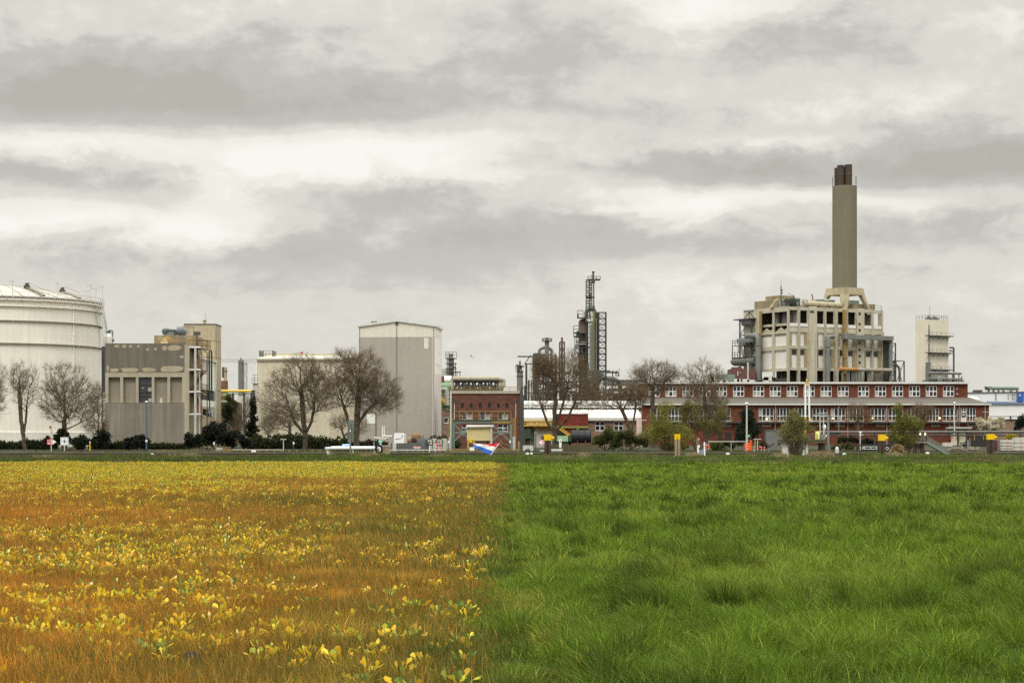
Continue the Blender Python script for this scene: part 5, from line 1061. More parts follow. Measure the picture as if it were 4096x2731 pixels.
# ================================================================ chimney on its concrete table
YC = 433.0
t = T('chimney', 'tall round concrete chimney with dark flues on a four legged table', 'chimney', YC, 3378.5, z=GZ)
X, Z = t.x, t.z; zr0 = Z(1233); hd = (X(3453)-X(3306))/2/1.0
ang = R(80.4)
def sq(r, z, a=ang): return [(r*math.cos(a+k*math.pi/2), r*math.sin(a+k*math.pi/2), z) for k in range(4)]
zt_, zb_ = Z(1154), Z(1182)
m = MB(); vs = sq(hd*1.0, zt_)+sq(hd*1.09, zb_); m.add(vs, [(0,1,2,3),(7,6,5,4)]+[(i, i+4, (i+1) % 4+4, (i+1) % 4) for i in range(4)])
legs = MB()
for k in range(4):
    a = ang+k*math.pi/2; u = Vector((math.cos(a), math.sin(a), 0)); v = Vector((-math.sin(a), math.cos(a), 0))
    c0, c1 = u*hd*1.085, u*hd*1.47; w0, w1 = 1.05, .5
    for s0 in (1,):
        top_ = [c0, c0-u*.7-v*w0, c0-u*1.5, c0-u*.7+v*w0]; bot = [c1, c1-u*.4-v*w1, c1-u*.9, c1-u*.4+v*w1]
        vs = [(p.x, p.y, zb_+.01) for p in top_]+[(p.x, p.y, zr0-1.2) for p in bot]
        legs.add(vs, [(0,1,2,3),(7,6,5,4)]+[(i, i+4, (i+1) % 4+4, (i+1) % 4) for i in range(4)])
t.part('table_slab', m, M['plant_rust'], smooth=False); t.part('table_legs', legs, M['plant_rust'], smooth=False)
rs = (X(3426.7)-X(3329.7))/2; zs_ = Z(746); rs *= 1.0
m = MB(); m.lathe([(rs*1.01, zt_+.01), (rs, zs_), (rs*.9, zs_+.02), (.05, zs_+.02)], n=64); t.part('shaft', m, M['chim'])
m = MB(); r2 = rs*.305
ztop_ = Z(661)
for fx, fy, dz in ((-.36, -.22, -.15), (.27, -.25, .0), (-.47, .42, -.5), (.2, .45, -.3)):
    m = MB(); m.lathe([(r2, zs_), (r2, ztop_+dz), (r2*.85, ztop_+dz), (r2*.85, ztop_+dz-1.5)], c=(fx*rs, fy*rs), n=22); o = t.part('flue', m, M['flue'])
    m = MB(); m.lathe([(r2+.02, (zs_+ztop_)/2), (r2+.1, (zs_+ztop_)/2+.1), (r2+.02, (zs_+ztop_)/2+.2)], c=(fx*rs, fy*rs), n=22); t.part('flange', m, M['steel_dk'], o)
for px, py in ((3331, 709), (3424, 705)): m = MB(); m.bar((X(px), 0, zs_), (X(px), 0, Z(py)), .14); t.part('lightning_rod', m, M['steel_dk'])
# support below the table (inside the building, carried down to the ground)
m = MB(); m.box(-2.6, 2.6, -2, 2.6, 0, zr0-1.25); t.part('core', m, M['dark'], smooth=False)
# ================================================================ cold box tower
t = T('cold_box_tower', 'pale square cold box tower with two dark ledges at the far right', 'tower', 480, 3713, rot=R(33))
X, Z = t.x, t.z; H_ = Z(1278, 0, 3713); wr = X(3794)
k_ = (3662-CX)/F; c, n = math.cos(t.rot), math.sin(t.rot); wl_ = (k_*t.Y-t.X)/(-n-k_*c)
m = MB(); m.box(0, wr, 0, wl_, 0, H_); t.part('shell', m, mat('pale_cold_box_sheet', C(184,176,161,.66), .6, var=.08, sc_=.3, streak=.12), smooth=False)
m = MB(); m.rail([(.1, .1, H_), (wr-.1, .1, H_)], 1.1, .7, .06); m.rail([(.1, .1, H_), (.1, wl_-.1, H_)], 1.1, .9, .06)
for k in range(9): m.box(.6+k*.5, .85+k*.5, 1, 1.5, H_, H_+.5+.5*((k*7) % 4)/3)
m.bar((1.5, 1, H_), (1.5, 1, Z(1222, 0, 3734)), .06); t.part('roof_railing', m, M['steel'])
for py in (1341, 1409, 1476):
    zz = Z(py, 0, 3713); m = MB(); m.box(-1.1, wr+.7, -1.1, -.003, zz-.22, zz); m.rail([(-1.1, -1.1, zz), (wr+.7, -1.1, zz)], .8, 1.4, .03)
    for k in range(5): m.bar((k*1.6, -1.0, zz-.2), (k*1.6, -.01, zz-1.0), .09)
    t.part('ledge', m, M['steel_dk'])
m = MB(); m.tube([(-.15, -.4, 3), (-.15, -.4, Z(1300, 0, 3713))], .16, 8); m.box(-1.3, -.3, -1.2, -.4, 3, Z(1449, 0, 3705)); t.part('riser', m, M['steel'])
m = MB(); m.bend([(wr+.1, -.4, Z(1390, 0, 3797)), (wr+1.4, -.4, Z(1390, 0, 3797)), (wr+1.4, -.4, 3)], .22, 10, .4); m.bar((wr, -.4, Z(1403,0,3797)), (wr+1.4, -.4, Z(1403,0,3797)), .3); t.part('side_pipe', m, M['purple'])
m = MB(); zz = Z(1492, 0, 3713); m.tube([(-1.8, -2, zz), (wr+2.2, -2, zz)], .32, 14); m.tube([(-2.3, -2.6, zz-1.4), (wr+1.6, -2.6, zz-1.4)], .25, 12); m.ball((1, -2.8, zz-1.8), (.8, .7, 1.2), 14, 8)
for k in range(18): m.bar((-3+k*.75, -2.2, 0), (-3+k*.75, -2.2, zz-.3-(k % 3)*.6), .22)
m.box(-3.2, wr+2.8, -2.0, -1.2, 0, zz-1.8); m.bar((1.8, -2.5, zz+1.5), (1.6, -2.5, 0), .2); m.bar((wr+2.6, -2, zz-.6), (wr+2.6, -2, 0), .14); t.part('base_pipework', m, M['duct'])
# ================================================================ far right halls
t = T('pale_factory_hall', 'pale grey flat factory hall with a rounded roof ventilator at the right edge', 'building', 430, 4000)
X, Z = t.x, t.z
m = MB(); m.box(X(3860), X(4300), 0, 20, 0, Z(1570)); t.part('wall', m, mat('pale_blue_grey_sheet', C(188,190,192), .6, var=.06), smooth=False)
m = MB(); m.add([(X(3858),-.3,Z(1571)),(X(4302),-.3,Z(1566)),(X(4302),20,Z(1560)),(X(3858),20,Z(1568)),(X(3858),-.3,Z(1569)),(X(4302),-.3,Z(1563)),(X(4302),20,Z(1557)),(X(3858),20,Z(1566))], [(0,3,2,1),(4,5,6,7),(0,1,5,4),(1,2,6,5),(2,3,7,6),(3,0,4,7)]); m.box(X(3912), X(3943), 3, 5, Z(1566), Z(1558)); t.part('roof', m, M['steel_dk'], smooth=False)
m = MB(); rr = (Z(1544)-Z(1558))/2*1.0; m.tube([(X(3958), 4, Z(1551)), (X(4080), 4, Z(1551)), (X(4094), 4, Z(1551)+.0)], [rr, rr, rr*.6], 14); m.prism([(X(3956), Z(1544)), (X(3985), Z(1545)), (X(3985), Z(1556)), (X(3972), Z(1556))], 3, 5); [m.box(X(px), X(px)+.25, 3.5, 4.5, Z(1566), Z(1557)) for px in (3970, 3990, 4010, 4030, 4060, 4085)]; t.part('roof_ventilator', m, M['postgreen'])
m = MB(); m.box(X(4066), X(4093), -.5, -.003, Z(1607), Z(1571)); bo = t.part('blue_door', m, M['dkblue'], smooth=False)
m = MB(); m.box(X(4074), X(4076), -.54, -.503, Z(1586), Z(1577)); m.box(X(4079), X(4081), -.54, -.503, Z(1584), Z(1576)); t.part('door_mark', m, M['white'], bo, smooth=False)
m = MB(); m.bar((X(3983), -.1, 0), (X(3983), -.1, Z(1570)), .18); m.rail([(X(4028), -1, Z(1600)), (X(4064), -1, Z(1600))], 2.2, .8, .07); m.box(X(4044), X(4056), -1, -.5, Z(1582), Z(1578)); t.part('wall_fittings', m, M['steel'])
t = T('white_warehouse', 'low white warehouse with blue edged arched roof behind the blossoming tree', 'building', 372, 4000)
X, Z = t.x, t.z
m = MB(); m.box(X(3938), X(4300), 0, 20, Z(1664), Z(1616)); m.box(X(3938), X(4300), -.02, 1, Z(1676), Z(1666)); t.part('wall', m, M['white'], smooth=False)
m = MB(); m.box(X(3938), X(4300), -.05, 0.5, Z(1666)+.002, Z(1664)-.002); m.bar((X(4042), -.1, Z(1676)), (X(4042), -.1, Z(1662)), .25); t.part('dark_joint', m, M['steel_dk'], smooth=False)
m = MB(); m.box(X(3950), X(4300), .3, 19, 0, Z(1676)-.003); t.part('lower_wall', m, M['brick4'], smooth=False)
m = MB(); cs = [(X(3890+k*6), Z(1612-6*math.sin(math.pi*min(1, k/36)))) for k in range(37)]; m.prism(cs+[(X(4106), Z(1616)), (X(3890), Z(1616))], -.4, 20)
m.prism([(X(4106), Z(1616)), (X(4106), Z(1613)), (X(4180), Z(1605)), (X(4300), Z(1613)), (X(4300), Z(1616))], -.4, 20); t.part('roof', m, mat('blue_grey_roof', C(95,110,135), .6), smooth=False)
m = MB(); m.ball((X(3917), 6, Z(1604)), (1.6, 3, 1.1), 16, 8); m.box(X(3968), X(4010), 3, 4, Z(1610), Z(1601)); t.part('roof_dome', m, M['steel_lt'])
# ================================================================ trees
def limb_mesh(P, Q, r0, r1, n=4):
    """tapered prisms for many limbs at once"""
    P, Q = np.asarray(P, float), np.asarray(Q, float); d = Q-P; L = np.linalg.norm(d, axis=1, keepdims=True)+1e-9; d = d/L
    ref = np.where(np.abs(d[:, 2:3]) < .9, np.array([[0,0,1.]]), np.array([[1.,0,0]])); a = np.cross(d, ref); a /= np.linalg.norm(a, axis=1, keepdims=True)+1e-9; b = np.cross(d, a)
    k = np.arange(n)*2*np.pi/n; c, s = np.cos(k), np.sin(k); off = a[:, None, :]*c[None, :, None]+b[:, None, :]*s[None, :, None]
    V = np.concatenate([P[:, None]+off*np.asarray(r0)[:, None, None], Q[:, None]+off*np.asarray(r1)[:, None, None]], 1)
    N = len(P); base = np.arange(N)[:, None]*2*n; i = np.arange(n); j = (i+1) % n
    q_ = np.stack([i, j, j+n, i+n], 1)
    return V.reshape(-1, 3), (base[:, :, None]+q_[None]).reshape(-1, 4)
def grow(trunk, env, npts, seed, bf=.45, fork=.5, r_tip=.009, r_base=.35, surf=.3, flat=1.0):
    """trunk: points; env: ellipsoids (x,y,z,rx,ry,rz); returns limbs reaching every part of the crown"""
    r_ = np.random.default_rng(seed); pts = []
    vol = np.array([e[3]*e[4]*e[5] for e in env]); vol = vol/vol.sum()
    for e, f in zip(env, vol):
        n = max(8, int(npts*f)); u = r_.normal(size=(n, 3)); u /= np.linalg.norm(u, axis=1, keepdims=True)
        rad = r_.random(n)**(1/3*(1-surf)+.02)*(.86+.24*np.sin(u[:, 0]*5+seed)*np.sin(u[:, 2]*6+1.7*seed)+.10*np.sin(u[:, 1]*9+u[:, 2]*11)); pts.append(np.array(e[:3])+u*rad[:, None]*np.array(e[3:6]))
    pts = np.concatenate(pts)
    tr = []
    for a, b in zip(trunk[:-1], trunk[1:]):
        a, b = np.array(a), np.array(b); n = max(2, int(np.linalg.norm(b-a)/.35)); tr += [a+(b-a)*k/n+r_.normal(size=3)*np.array([.03,.03,0]) for k in range(n)]
    tr.append(np.array(trunk[-1])); tr = np.array(tr); nt_ = len(tr); NN = nt_+len(pts)
    pos = np.concatenate([tr, pts]); par = -np.ones(NN, int); par[1:nt_] = np.arange(nt_-1); pl = np.zeros(NN)
    for k in range(1, nt_): pl[k] = pl[k-1]+np.linalg.norm(tr[k]-tr[k-1])
    start = int(nt_*fork); best = np.full(len(pts), 1e9); bi = np.zeros(len(pts), int); done = np.zeros(len(pts), bool)
    sc_ = np.array([1, 1, 1.0])
    def upd(k):
        d = pts-pos[k]; dist = np.linalg.norm(d, axis=1); low = np.clip(-(d[:, 2]), 0, None)
        c = dist+bf*pl[k]+.55*low; mk = c < best; best[mk] = c[mk]; bi[mk] = k
    for k in range(start, nt_): upd(k)
    for _ in range(len(pts)):
        c = np.where(done, 1e9, best); j = int(c.argmin()); done[j] = True; k = nt_+j; par[k] = bi[j]; pl[k] = pl[bi[j]]+np.linalg.norm(pos[k]-pos[bi[j]]); upd(k)
    order = np.argsort(-pl); acc = np.zeros(NN); kids = np.zeros(NN, int)
    for k in order:
        if acc[k] == 0: acc[k] = r_tip**2.3
        if par[k] >= 0: acc[par[k]] += acc[k]; kids[par[k]] += 1
    rad = acc**(1/2.3); 
    s = r_base/rad[0]; t_ = np.clip((rad-r_tip)/(rad[0]-r_tip), 0, 1); rad = rad*(1+(s-1)*t_**.6)
    return pos, par, rad, kids, nt_
def put_bare_tree(name, label, px, py, Y, trunks, blobs, npts, seed, r_base=.3, bark='bark', twig='twig', twigs=5, tl=.85, group=None, bf=.45, tr_t=.0075, base_z=None, fork=.5, droop=0.0):
    """trunks: list of lists of photo points; blobs: (px, py, half width px, half height px, depth m)"""
    t = T(name, label, 'tree', Y, px, z=GZ if base_z is None else base_z, group=group)
    Pp = lambda a, b, d=0.0: np.array([t.x(a, d), d, t.z(b, d)])
    r_ = np.random.default_rng(seed)
    env = []
    for q_ in blobs:
        c = Pp(q_[0], q_[1], q_[4] if len(q_) > 4 else 0.0); rx, rz = q_[2]*Y/F, q_[3]*Y/F; env.append((*c, rx, (rx+rz)*.5, rz))
    segs_t, segs_c = [[], [], [], []], [[], [], [], []]
    tot = len(trunks); twigs = max(3, twigs-1)
    for ti, tk in enumerate(trunks):
        tp = [(*Pp(*q_),) for q_ in tk]; tp[0] = (tp[0][0], tp[0][1], -.3 if ti == 0 else tp[0][2])
        if tot > 1:
            cx = [e for e in env]; ex = np.array(tp[-1]); d_ = np.array([np.linalg.norm(np.array(e[:3])-ex) for e in env]); own = [e for k, e in enumerate(env) if all(d_[k] <= np.linalg.norm(np.array(e[:3])-np.array(Pp(*o_[-1])))+1e-6 for o_ in trunks)] or env[:1]
        else: own = env
        pos, par, rad, kids, nt_ = grow(tp, own, max(60, int(npts*.8)//tot), seed+ti*17, bf=bf, r_base=r_base*(1 if ti == 0 else .55), fork=fork)
        k = np.arange(1, len(pos)); big = (rad[k] > .075)
        # flare at the foot
        for sel, S_ in ((big, segs_t), (~big, segs_c)):
            kk = k[sel]; S_[0].append(pos[par[kk]]); S_[1].append(pos[kk]); S_[2].append(np.minimum(rad[par[kk]], rad[kk]*1.35+.002)); S_[3].append(rad[kk])
        # twigs
        src = np.arange(nt_, len(pos)); src = np.repeat(src, twigs); cen = np.mean([e[:3] for e in own], axis=0)
        d0 = pos[src]-pos[par[src]]; d0 /= np.linalg.norm(d0, axis=1, keepdims=True)+1e-9
        out = pos[src]-cen; out /= np.linalg.norm(out, axis=1, keepdims=True)+1e-9
        d = d0*.7+out*.45+r_.normal(size=d0.shape)*.55+np.array([0, 0, .25-droop]); d /= np.linalg.norm(d, axis=1, keepdims=True)
        L = tl*r_.uniform(.35, 1.0, len(src))[:, None]; f = r_.random(len(src))[:, None]; a = pos[par[src]]+(pos[src]-pos[par[src]])*f; a = np.where(r_.random((len(src), 1)) < .5, pos[src], a)
        m1 = a+d*L*.55; e1 = m1+(d+r_.normal(size=d.shape)*.35+np.array([0, 0, -droop]))*L*.5
        e2 = a+d*L*.3+(d+r_.normal(size=d.shape)*.7)*L*.45
        n = len(src); w0 = np.full(n, tr_t)
        for A_, B_, q0, q1 in ((a, m1, 1, .8), (m1, e1, .8, .4), (a+d*L*.3, e2, .75, .4)):
            segs_c[0].append(A_); segs_c[1].append(B_); segs_c[2].append(w0*q0); segs_c[3].append(w0*q1)
    for S_, nm, mt, n in ((segs_t, 'trunk', M[bark], 7), (segs_c, 'crown', M[twig], 3)):
        S_ = [np.concatenate(v) for v in S_]
        if len(S_[0]): 
            V, Fc = limb_mesh(*S_, n=n); o = np_mesh(nm, V, Fc, mt, t.o)
            if nm == 'trunk': o.data.polygons.foreach_set('use_smooth', [True]*len(o.data.polygons))
    return t
def leaf_cloud(cents, rads, n, size, cols, seed, t=None, squash=.9, lean=(0,0,.3)):
    """many leaf sized faces spread through clumps; cents (k,3), rads (k,)"""
    r_ = np.random.default_rng(seed); cents, rads = np.asarray(cents, float), np.asarray(rads, float)
    k = r_.choice(len(cents), n, p=rads**2/np.sum(rads**2)); u = r_.normal(size=(n, 3)); u /= np.linalg.norm(u, axis=1, keepdims=True)
    p = cents[k]+u*(rads[k]*r_.random(n)**.45)[:, None]*np.array([1, 1, squash])
    a = u*.6+r_.normal(size=(n, 3))*.7+np.array(lean); a /= np.linalg.norm(a, axis=1, keepdims=True); b = np.cross(a, r_.normal(size=(n, 3))); b /= np.linalg.norm(b, axis=1, keepdims=True)+1e-9
    s = size*1.5*r_.uniform(.5, 1.3, n)[:, None]
    V = np.stack([p, p+a*s*.5+b*s*.28, p+a*s, p+a*s*.5-b*s*.28], 1).reshape(-1, 3)
    Fc = np.arange(4*n).reshape(-1, 4); cols = np.asarray(cols, float)
    ck = r_.random((len(cents), 1)); c = cols[0]+(cols[1]-cols[0])*np.clip(ck[k]*.6+r_.random((n, 1))*.5, 0, 1)
    return V, Fc, np.repeat(c, 4, 0)
def put_bush(name, label, cat, Y, px, blobs, n, size, cols, seed, stems=8, group=None, bark='bark2', z=GZ, clump=.5, per=9, trunk_r=.05):
    """blobs: (px, py, half width px, half height px)"""
    t = T(name, label, cat, Y, px, z=z, group=group); r_ = np.random.default_rng(seed); cs, rs = [], []
    for q_ in blobs:
        c = np.array([t.x(q_[0]), q_[4] if len(q_) > 4 else 0, t.z(q_[1])]); rx, rz = q_[2]*Y/F, q_[3]*Y/F
        for _ in range(per):
            u = r_.normal(size=3); u /= np.linalg.norm(u); cs.append(c+u*r_.random()**.4*np.array([rx, rx*.8, rz])*.85); rs.append(min(rx, rz)*clump*r_.uniform(.6, 1.2))
    cs = np.array(cs); rs = np.array(rs); cs[:, 2] = np.maximum(cs[:, 2], rs*.4)
    V, Fc, c = leaf_cloud(cs, rs, n, size, cols, seed); np_mesh('crown', V, Fc, M['leaf'], t.o, c)
    P, Q, a, b = [], [], [], []
    for k in range(stems):
        j = r_.integers(len(cs)); p0 = np.array([r_.normal()*.15, r_.normal()*.15, -.2]); p2 = cs[j]; p1 = p0*.4+p2*.6+np.array([0, 0, -.15*p2[2]])+r_.normal(size=3)*.1
        P += [p0, p1]; Q += [p1, p2]; a += [trunk_r, trunk_r*.7]; b += [trunk_r*.7, trunk_r*.3]
    V, Fc = limb_mesh(P, Q, a, b, 5); np_mesh('trunk', V, Fc, M[bark], t.o)
    return t
# --- bare trees
put_bare_tree('bare_tree', 'bare tree crown cut by the left edge before the white tank', -38, 1790, 236, [[(-38,1795),(-36,1700),(-34,1600),(-32,1520)]], [(-40,1530,72,105),(-30,1600,65,90)], 900, 3, .28, twigs=6)
put_bare_tree('bare_tree', 'slim forked bare tree directly before the white tank', 100, 1782, 222, [[(101,1782),(93,1735),(84,1680),(80,1600),(76,1530)],[(94,1735),(103,1690),(108,1620),(118,1540)]], [(75,1510,48,75),(120,1520,42,75),(98,1570,65,75)], 620, 5, .24, twigs=4, bf=.6, fork=.35)
put_bare_tree('bare_tree', 'broad bare tree with dense twigs before the right part of the white tank', 259, 1775, 226, [[(260,1780),(258,1720),(259,1660),(258,1580),(256,1510)]], [(258,1530,100,85),(215,1590,70,80),(320,1600,75,85),(255,1640,105,55),(375,1590,38,70)], 1500, 8, .30, twigs=6, fork=.3)
put_bare_tree('bare_tree', 'thin shrubby bare tree against the left corner of the concrete building', 395, 1785, 232, [[(396,1790),(394,1720),(392,1640),(390,1580)]], [(388,1600,34,75),(392,1690,45,75),(360,1690,40,60)], 520, 12, .12, 'bark2', 'twig2', twigs=5, fork=.15)
put_bare_tree('plane_tree', 'bare plane tree with pale trunk before the middle of the cream hall', 1222, 1795, 222, [[(1222,1796),(1220,1735),(1212,1660),(1206,1560),(1200,1480)],[(1217,1735),(1180,1690),(1160,1640),(1140,1560)],[(1219,1740),(1245,1690),(1255,1640),(1262,1560)]], [(1190,1510,115,95),(1105,1590,75,90),(1265,1560,60,110),(1160,1650,105,60),(1215,1450,75,40)], 2100, 21, .30, twigs=6, bf=.5)
put_bare_tree('bare_tree', 'smaller dark bare tree half hidden behind the plane tree at the cream hall', 1160, 1745, 246, [[(1159,1760),(1160,1700),(1162,1650)]], [(1150,1660,75,50),(1100,1690,60,45)], 420, 24, .2, twigs=5)
put_bare_tree('plane_tree', 'largest bare plane tree with twin trunks before the gabled building', 1424, 1790, 220, [[(1424,1792),(1427,1700),(1432,1610),(1436,1520),(1440,1450)],[(1420,1780),(1395,1690),(1362,1580),(1340,1470)],[(1428,1700),(1470,1640),(1520,1600),(1560,1580)]], [(1440,1490,95,100),(1350,1490,75,100),(1530,1560,90,90),(1400,1560,130,80),(1480,1620,90,50),(1330,1590,70,60),(1560,1600,60,60),(1390,1430,70,35)], 3000, 31, .34, twigs=6, bf=.5)
put_bare_tree('bare_tree', 'low spreading bare tree beside the foot of the largest plane tree', 1380, 1775, 240, [[(1385,1780),(1370,1720),(1355,1680)]], [(1360,1690,50,35),(1440,1710,35,35)], 300, 33, .16, twigs=5)
put_bare_tree('rusty_tree', 'tall rusty brown bare tree with mottled trunk before the low shed', 2217, 1800, 214, [[(2217,1800),(2218,1730),(2220,1660),(2222,1560),(2226,1450)],[(2213,1725),(2185,1680),(2160,1610),(2140,1530)],[(2222,1725),(2265,1680),(2305,1600),(2330,1510)],[(2219,1715),(2245,1640),(2270,1540),(2285,1460)]], [(2200,1510,85,110),(2270,1480,75,80),(2140,1570,50,85),(2330,1560,70,110),(2240,1600,120,70),(2390,1570,35,80),(2170,1470,45,50),(2310,1460,40,45)], 2200, 41, .25, 'bark', 'twig2', twigs=5, bf=.55, tl=.9)
put_bare_tree('rusty_tree', 'leaning brown bare tree with low crown before the right end of the white pipeline', 2520, 1775, 232, [[(2522,1790),(2520,1720),(2498,1660),(2470,1610)],[(2524,1740),(2538,1660),(2545,1600)]], [(2470,1590,85,50),(2400,1600,60,45),(2545,1585,50,50),(2500,1560,60,35)], 1100, 46, .22, 'bark2', 'twig2', twigs=5)
put_bare_tree('bare_tree', 'rounded bare tree standing up behind the left end of the brick office roof', 2612, 1770, 250, [[(2612,1790),(2612,1690),(2610,1600),(2612,1530)]], [(2620,1490,100,55),(2560,1510,55,45),(2680,1500,45,55),(2620,1545,85,40)], 1300, 51, .3, twigs=5, fork=.55)
put_bare_tree('plane_tree', 'bare plane tree with forked pale trunk before the brick office', 2826, 1790, 228, [[(2826,1792),(2828,1740),(2824,1660),(2815,1560),(2810,1480)],[(2820,1745),(2806,1690),(2800,1640)],[(2828,1745),(2880,1720),(2905,1700)]], [(2815,1500,95,65),(2750,1530,50,60),(2870,1520,50,55),(2805,1580,90,60),(2790,1660,80,60),(2870,1640,50,70)], 1700, 55, .23, twigs=5, bf=.5)
put_bare_tree('bare_tree', 'small dark bare tree before the middle of the brick office', 3432, 1760, 300, [[(3430,1790),(3432,1720),(3434,1650)]], [(3432,1650,50,42),(3465,1670,35,30)], 420, 61, .25, 'bark2', 'twig2', twigs=5)
put_bare_tree('bare_tree', 'dark bare tree close before the right windows of the brick office', 3690, 1770, 310, [[(3690,1790),(3690,1720),(3690,1660)]], [(3690,1650,55,35)], 500, 63, .22, 'bark2', 'twig2', twigs=6)
put_bare_tree('bare_tree', 'short thin bare tree before the stained wall under the yellow pipeline', 985, 1740, 258, [[(985,1790),(984,1700),(985,1640)]], [(985,1650,32,70),(955,1690,30,50)], 380, 66, .14, twigs=5)
put_bare_tree('bare_tree', 'pale twiggy young tree before the left end of the cream hall', 1075, 1745, 250, [[(1075,1790),(1075,1730),(1075,1700)]], [(1072,1700,35,40)], 240, 68, .1, twigs=5)
# --- willows and shrubs coming into leaf
GY = ((.13,.13,.025), (.27,.25,.055)); OL = ((.09,.08,.025), (.18,.155,.045)); DK = ((.010,.014,.007), (.028,.036,.014)); MID = ((.045,.055,.014), (.115,.13,.032)); DG = ((.012,.022,.012), (.03,.045,.022))
put_bush('willow', 'tall yellow green willow coming into leaf before the left end of the brick office', 'willow', 205, 2676, [(2650,1680,66,66),(2690,1720,90,64),(2620,1740,60,45),(2740,1740,50,45),(2660,1640,40,40),(2690,1780,80,25)], 11000, .10, GY, 71, 30, per=12)
put_bush('willow', 'olive brown sprouting willow crown before the plane tree at the brick office', 'willow', 215, 2790, [(2770,1640,50,50),(2800,1690,50,50),(2740,1660,40,45),(2850,1710,55,45),(2720,1745,70,40),(2600,1745,45,40),(2880,1660,40,45)], 9500, .10, OL, 72, 14)
put_bush('round_shrub', 'rounded olive green shrub right of the black tank', 'shrub', 212, 2420, [(2420,1742,46,42),(2400,1765,32,32),(2450,1760,32,34)], 8000, .10, MID, 73, 8)
put_bush('round_shrub', 'lower darker shrub beside the rounded olive one', 'shrub', 210, 2500, [(2505,1760,50,36),(2560,1772,40,30),(2465,1772,30,26)], 8000, .10, ((.03,.036,.012), (.08,.088,.026)), 74, 8)
put_bush('willow', 'feathery willow clump with many stems growing before the concrete platform', 'willow', 158, 3178, [(3180,1690,45,45),(3215,1710,40,40),(3150,1730,40,40),(3190,1750,55,35),(3175,1660,25,25)], 9000, .07, ((.12,.12,.04), (.26,.245,.09)), 75, 60, bark='bark', trunk_r=.03, per=12, z=-.2)
put_bush('willow', 'tall green willow growing before the right part of the brick office', 'willow', 156, 3610, [(3600,1650,30,38),(3640,1690,50,45),(3590,1710,45,45),(3620,1750,60,40),(3670,1700,30,35),(3600,1800,35,25)], 11000, .075, ((.09,.095,.02), (.21,.205,.04)), 76, 40, trunk_r=.03, per=12, z=-.2)
put_bush('dry_reed_clump', 'tan dry reed clump at the foot of the green willow on the bank', 'reeds', 140, 3590, [(3590,1815,30,28),(3575,1835,22,14)], 900, .22, ((.20,.13,.06), (.36,.26,.14)), 77, 20, z=.1)
put_bush('conifer', 'black green yew tree before the brick office left of the green sign', 'conifer', 262, 2990, [(2985,1690,38,55),(3010,1730,40,45),(2960,1740,35,45),(2990,1650,20,30)], 5200, .2, DG, 78, 4, trunk_r=.15, per=12)
put_bush('conifer', 'dark conifer cut by the right edge before the white warehouse', 'conifer', 290, 4080, [(4078,1700,24,28),(4100,1690,26,34)], 2600, .2, DG, 79, 3, trunk_r=.15)
put_bush('blossom_tree', 'cream white blossoming tree before the right corner of the brick office', 'tree', 285, 3962, [(3930,1695,38,22),(3990,1692,40,26),(3960,1705,65,16)], 4600, .26, ((.42,.37,.25), (.78,.72,.58)), 80, 6, trunk_r=.12, clump=.45, per=14)
put_bush('dark_bush', 'black green evergreen bush before the grey concrete building', 'bush', 222, 546, [(545,1762,44,32),(520,1775,30,22),(575,1770,25,24)], 3400, .18, ((.006,.009,.007), (.02,.026,.016)), 81, 5)
put_bush('dark_bush', 'large dark evergreen mass right of the grey concrete building', 'bush', 228, 860, [(860,1725,48,45),(820,1755,55,38),(900,1750,60,40),(950,1755,70,32),(770,1765,40,34)], 7600, .2, ((.007,.010,.006), (.024,.03,.014)), 82, 10)
put_bush('dark_bush', 'dark bramble bush around the foot of the broad bare tree', 'bush', 226, 250, [(230,1755,70,32),(170,1775,50,22),(300,1760,50,30),(345,1775,50,28),(255,1735,40,20)], 5600, .18, ((.010,.015,.007), (.034,.045,.018)), 83, 8)
put_bush('ivy_bush', 'dark ivy mound hiding the lower left corner of the concrete building', 'ivy', 231, 395, [(395,1740,28,48),(420,1765,30,34),(390,1780,35,24)], 3000, .17, DK, 84, 5)
put_bush('ivy_column', 'tall dark ivy growing up the column left of the cream hall', 'ivy', 256, 1013, [(1012,1610,11,50),(1013,1680,13,60),(1010,1730,20,40)], 2800, .2, ((.010,.010,.006), (.035,.032,.018)), 85, 3, per=12, clump=.8)
put_bush('green_shrub', 'bluish green shrub in the gap left of the cream hall', 'shrub', 262, 935, [(935,1680,28,35),(925,1640,22,40),(910,1660,20,50)], 2600, .18, ((.02,.03,.012), (.065,.075,.03)), 86, 8)
put_bush('olive_shrub', 'olive brown overgrown shrub over the brick base below the yellow pipeline', 'shrub', 275, 915, [(900,1640,25,45),(930,1620,30,40),(915,1590,25,18)], 2200, .18, ((.04,.038,.012), (.10,.09,.025)), 87, 8)
r4 = random.Random(4)
for k, (px, w, top, lab) in enumerate(((30,75,1766,'low dark hedge below the white tank at the left edge'), (150,60,1770,'low dark hedge left of the two square signs'), (470,55,1774,'low dark hedge before the left half of the concrete building'), (665,70,1778,'low green hedge before the right half of the concrete building'), (1075,80,1748,'dark hedge along the left part of the cream hall'), (1180,70,1738,'taller dark hedge beside the plane tree at the cream hall'), (1300,85,1755,'straight clipped dark hedge before the right part of the cream hall'), (1470,60,1768,'reddish dark hedge left of the white radar equipment'), (1740,70,1752,'dark hedge topped with twigs at the foot of the gabled building'))):
    col_ = ((.016,.022,.008), (.065,.075,.024)) if k != 7 else ((.022,.018,.012), (.06,.05,.03))
    bl = [(px+j*w*.42, (top+1800)/2+3, w*.34, (1800-top)/2+2) for j in (-2.4, -1.6, -.8, 0, .8, 1.6, 2.4)]
    put_bush('hedge', lab, 'hedge', 233 if k < 4 else 240, px, bl, 6500, .2, col_, 90+k, 4, per=8, clump=.85)
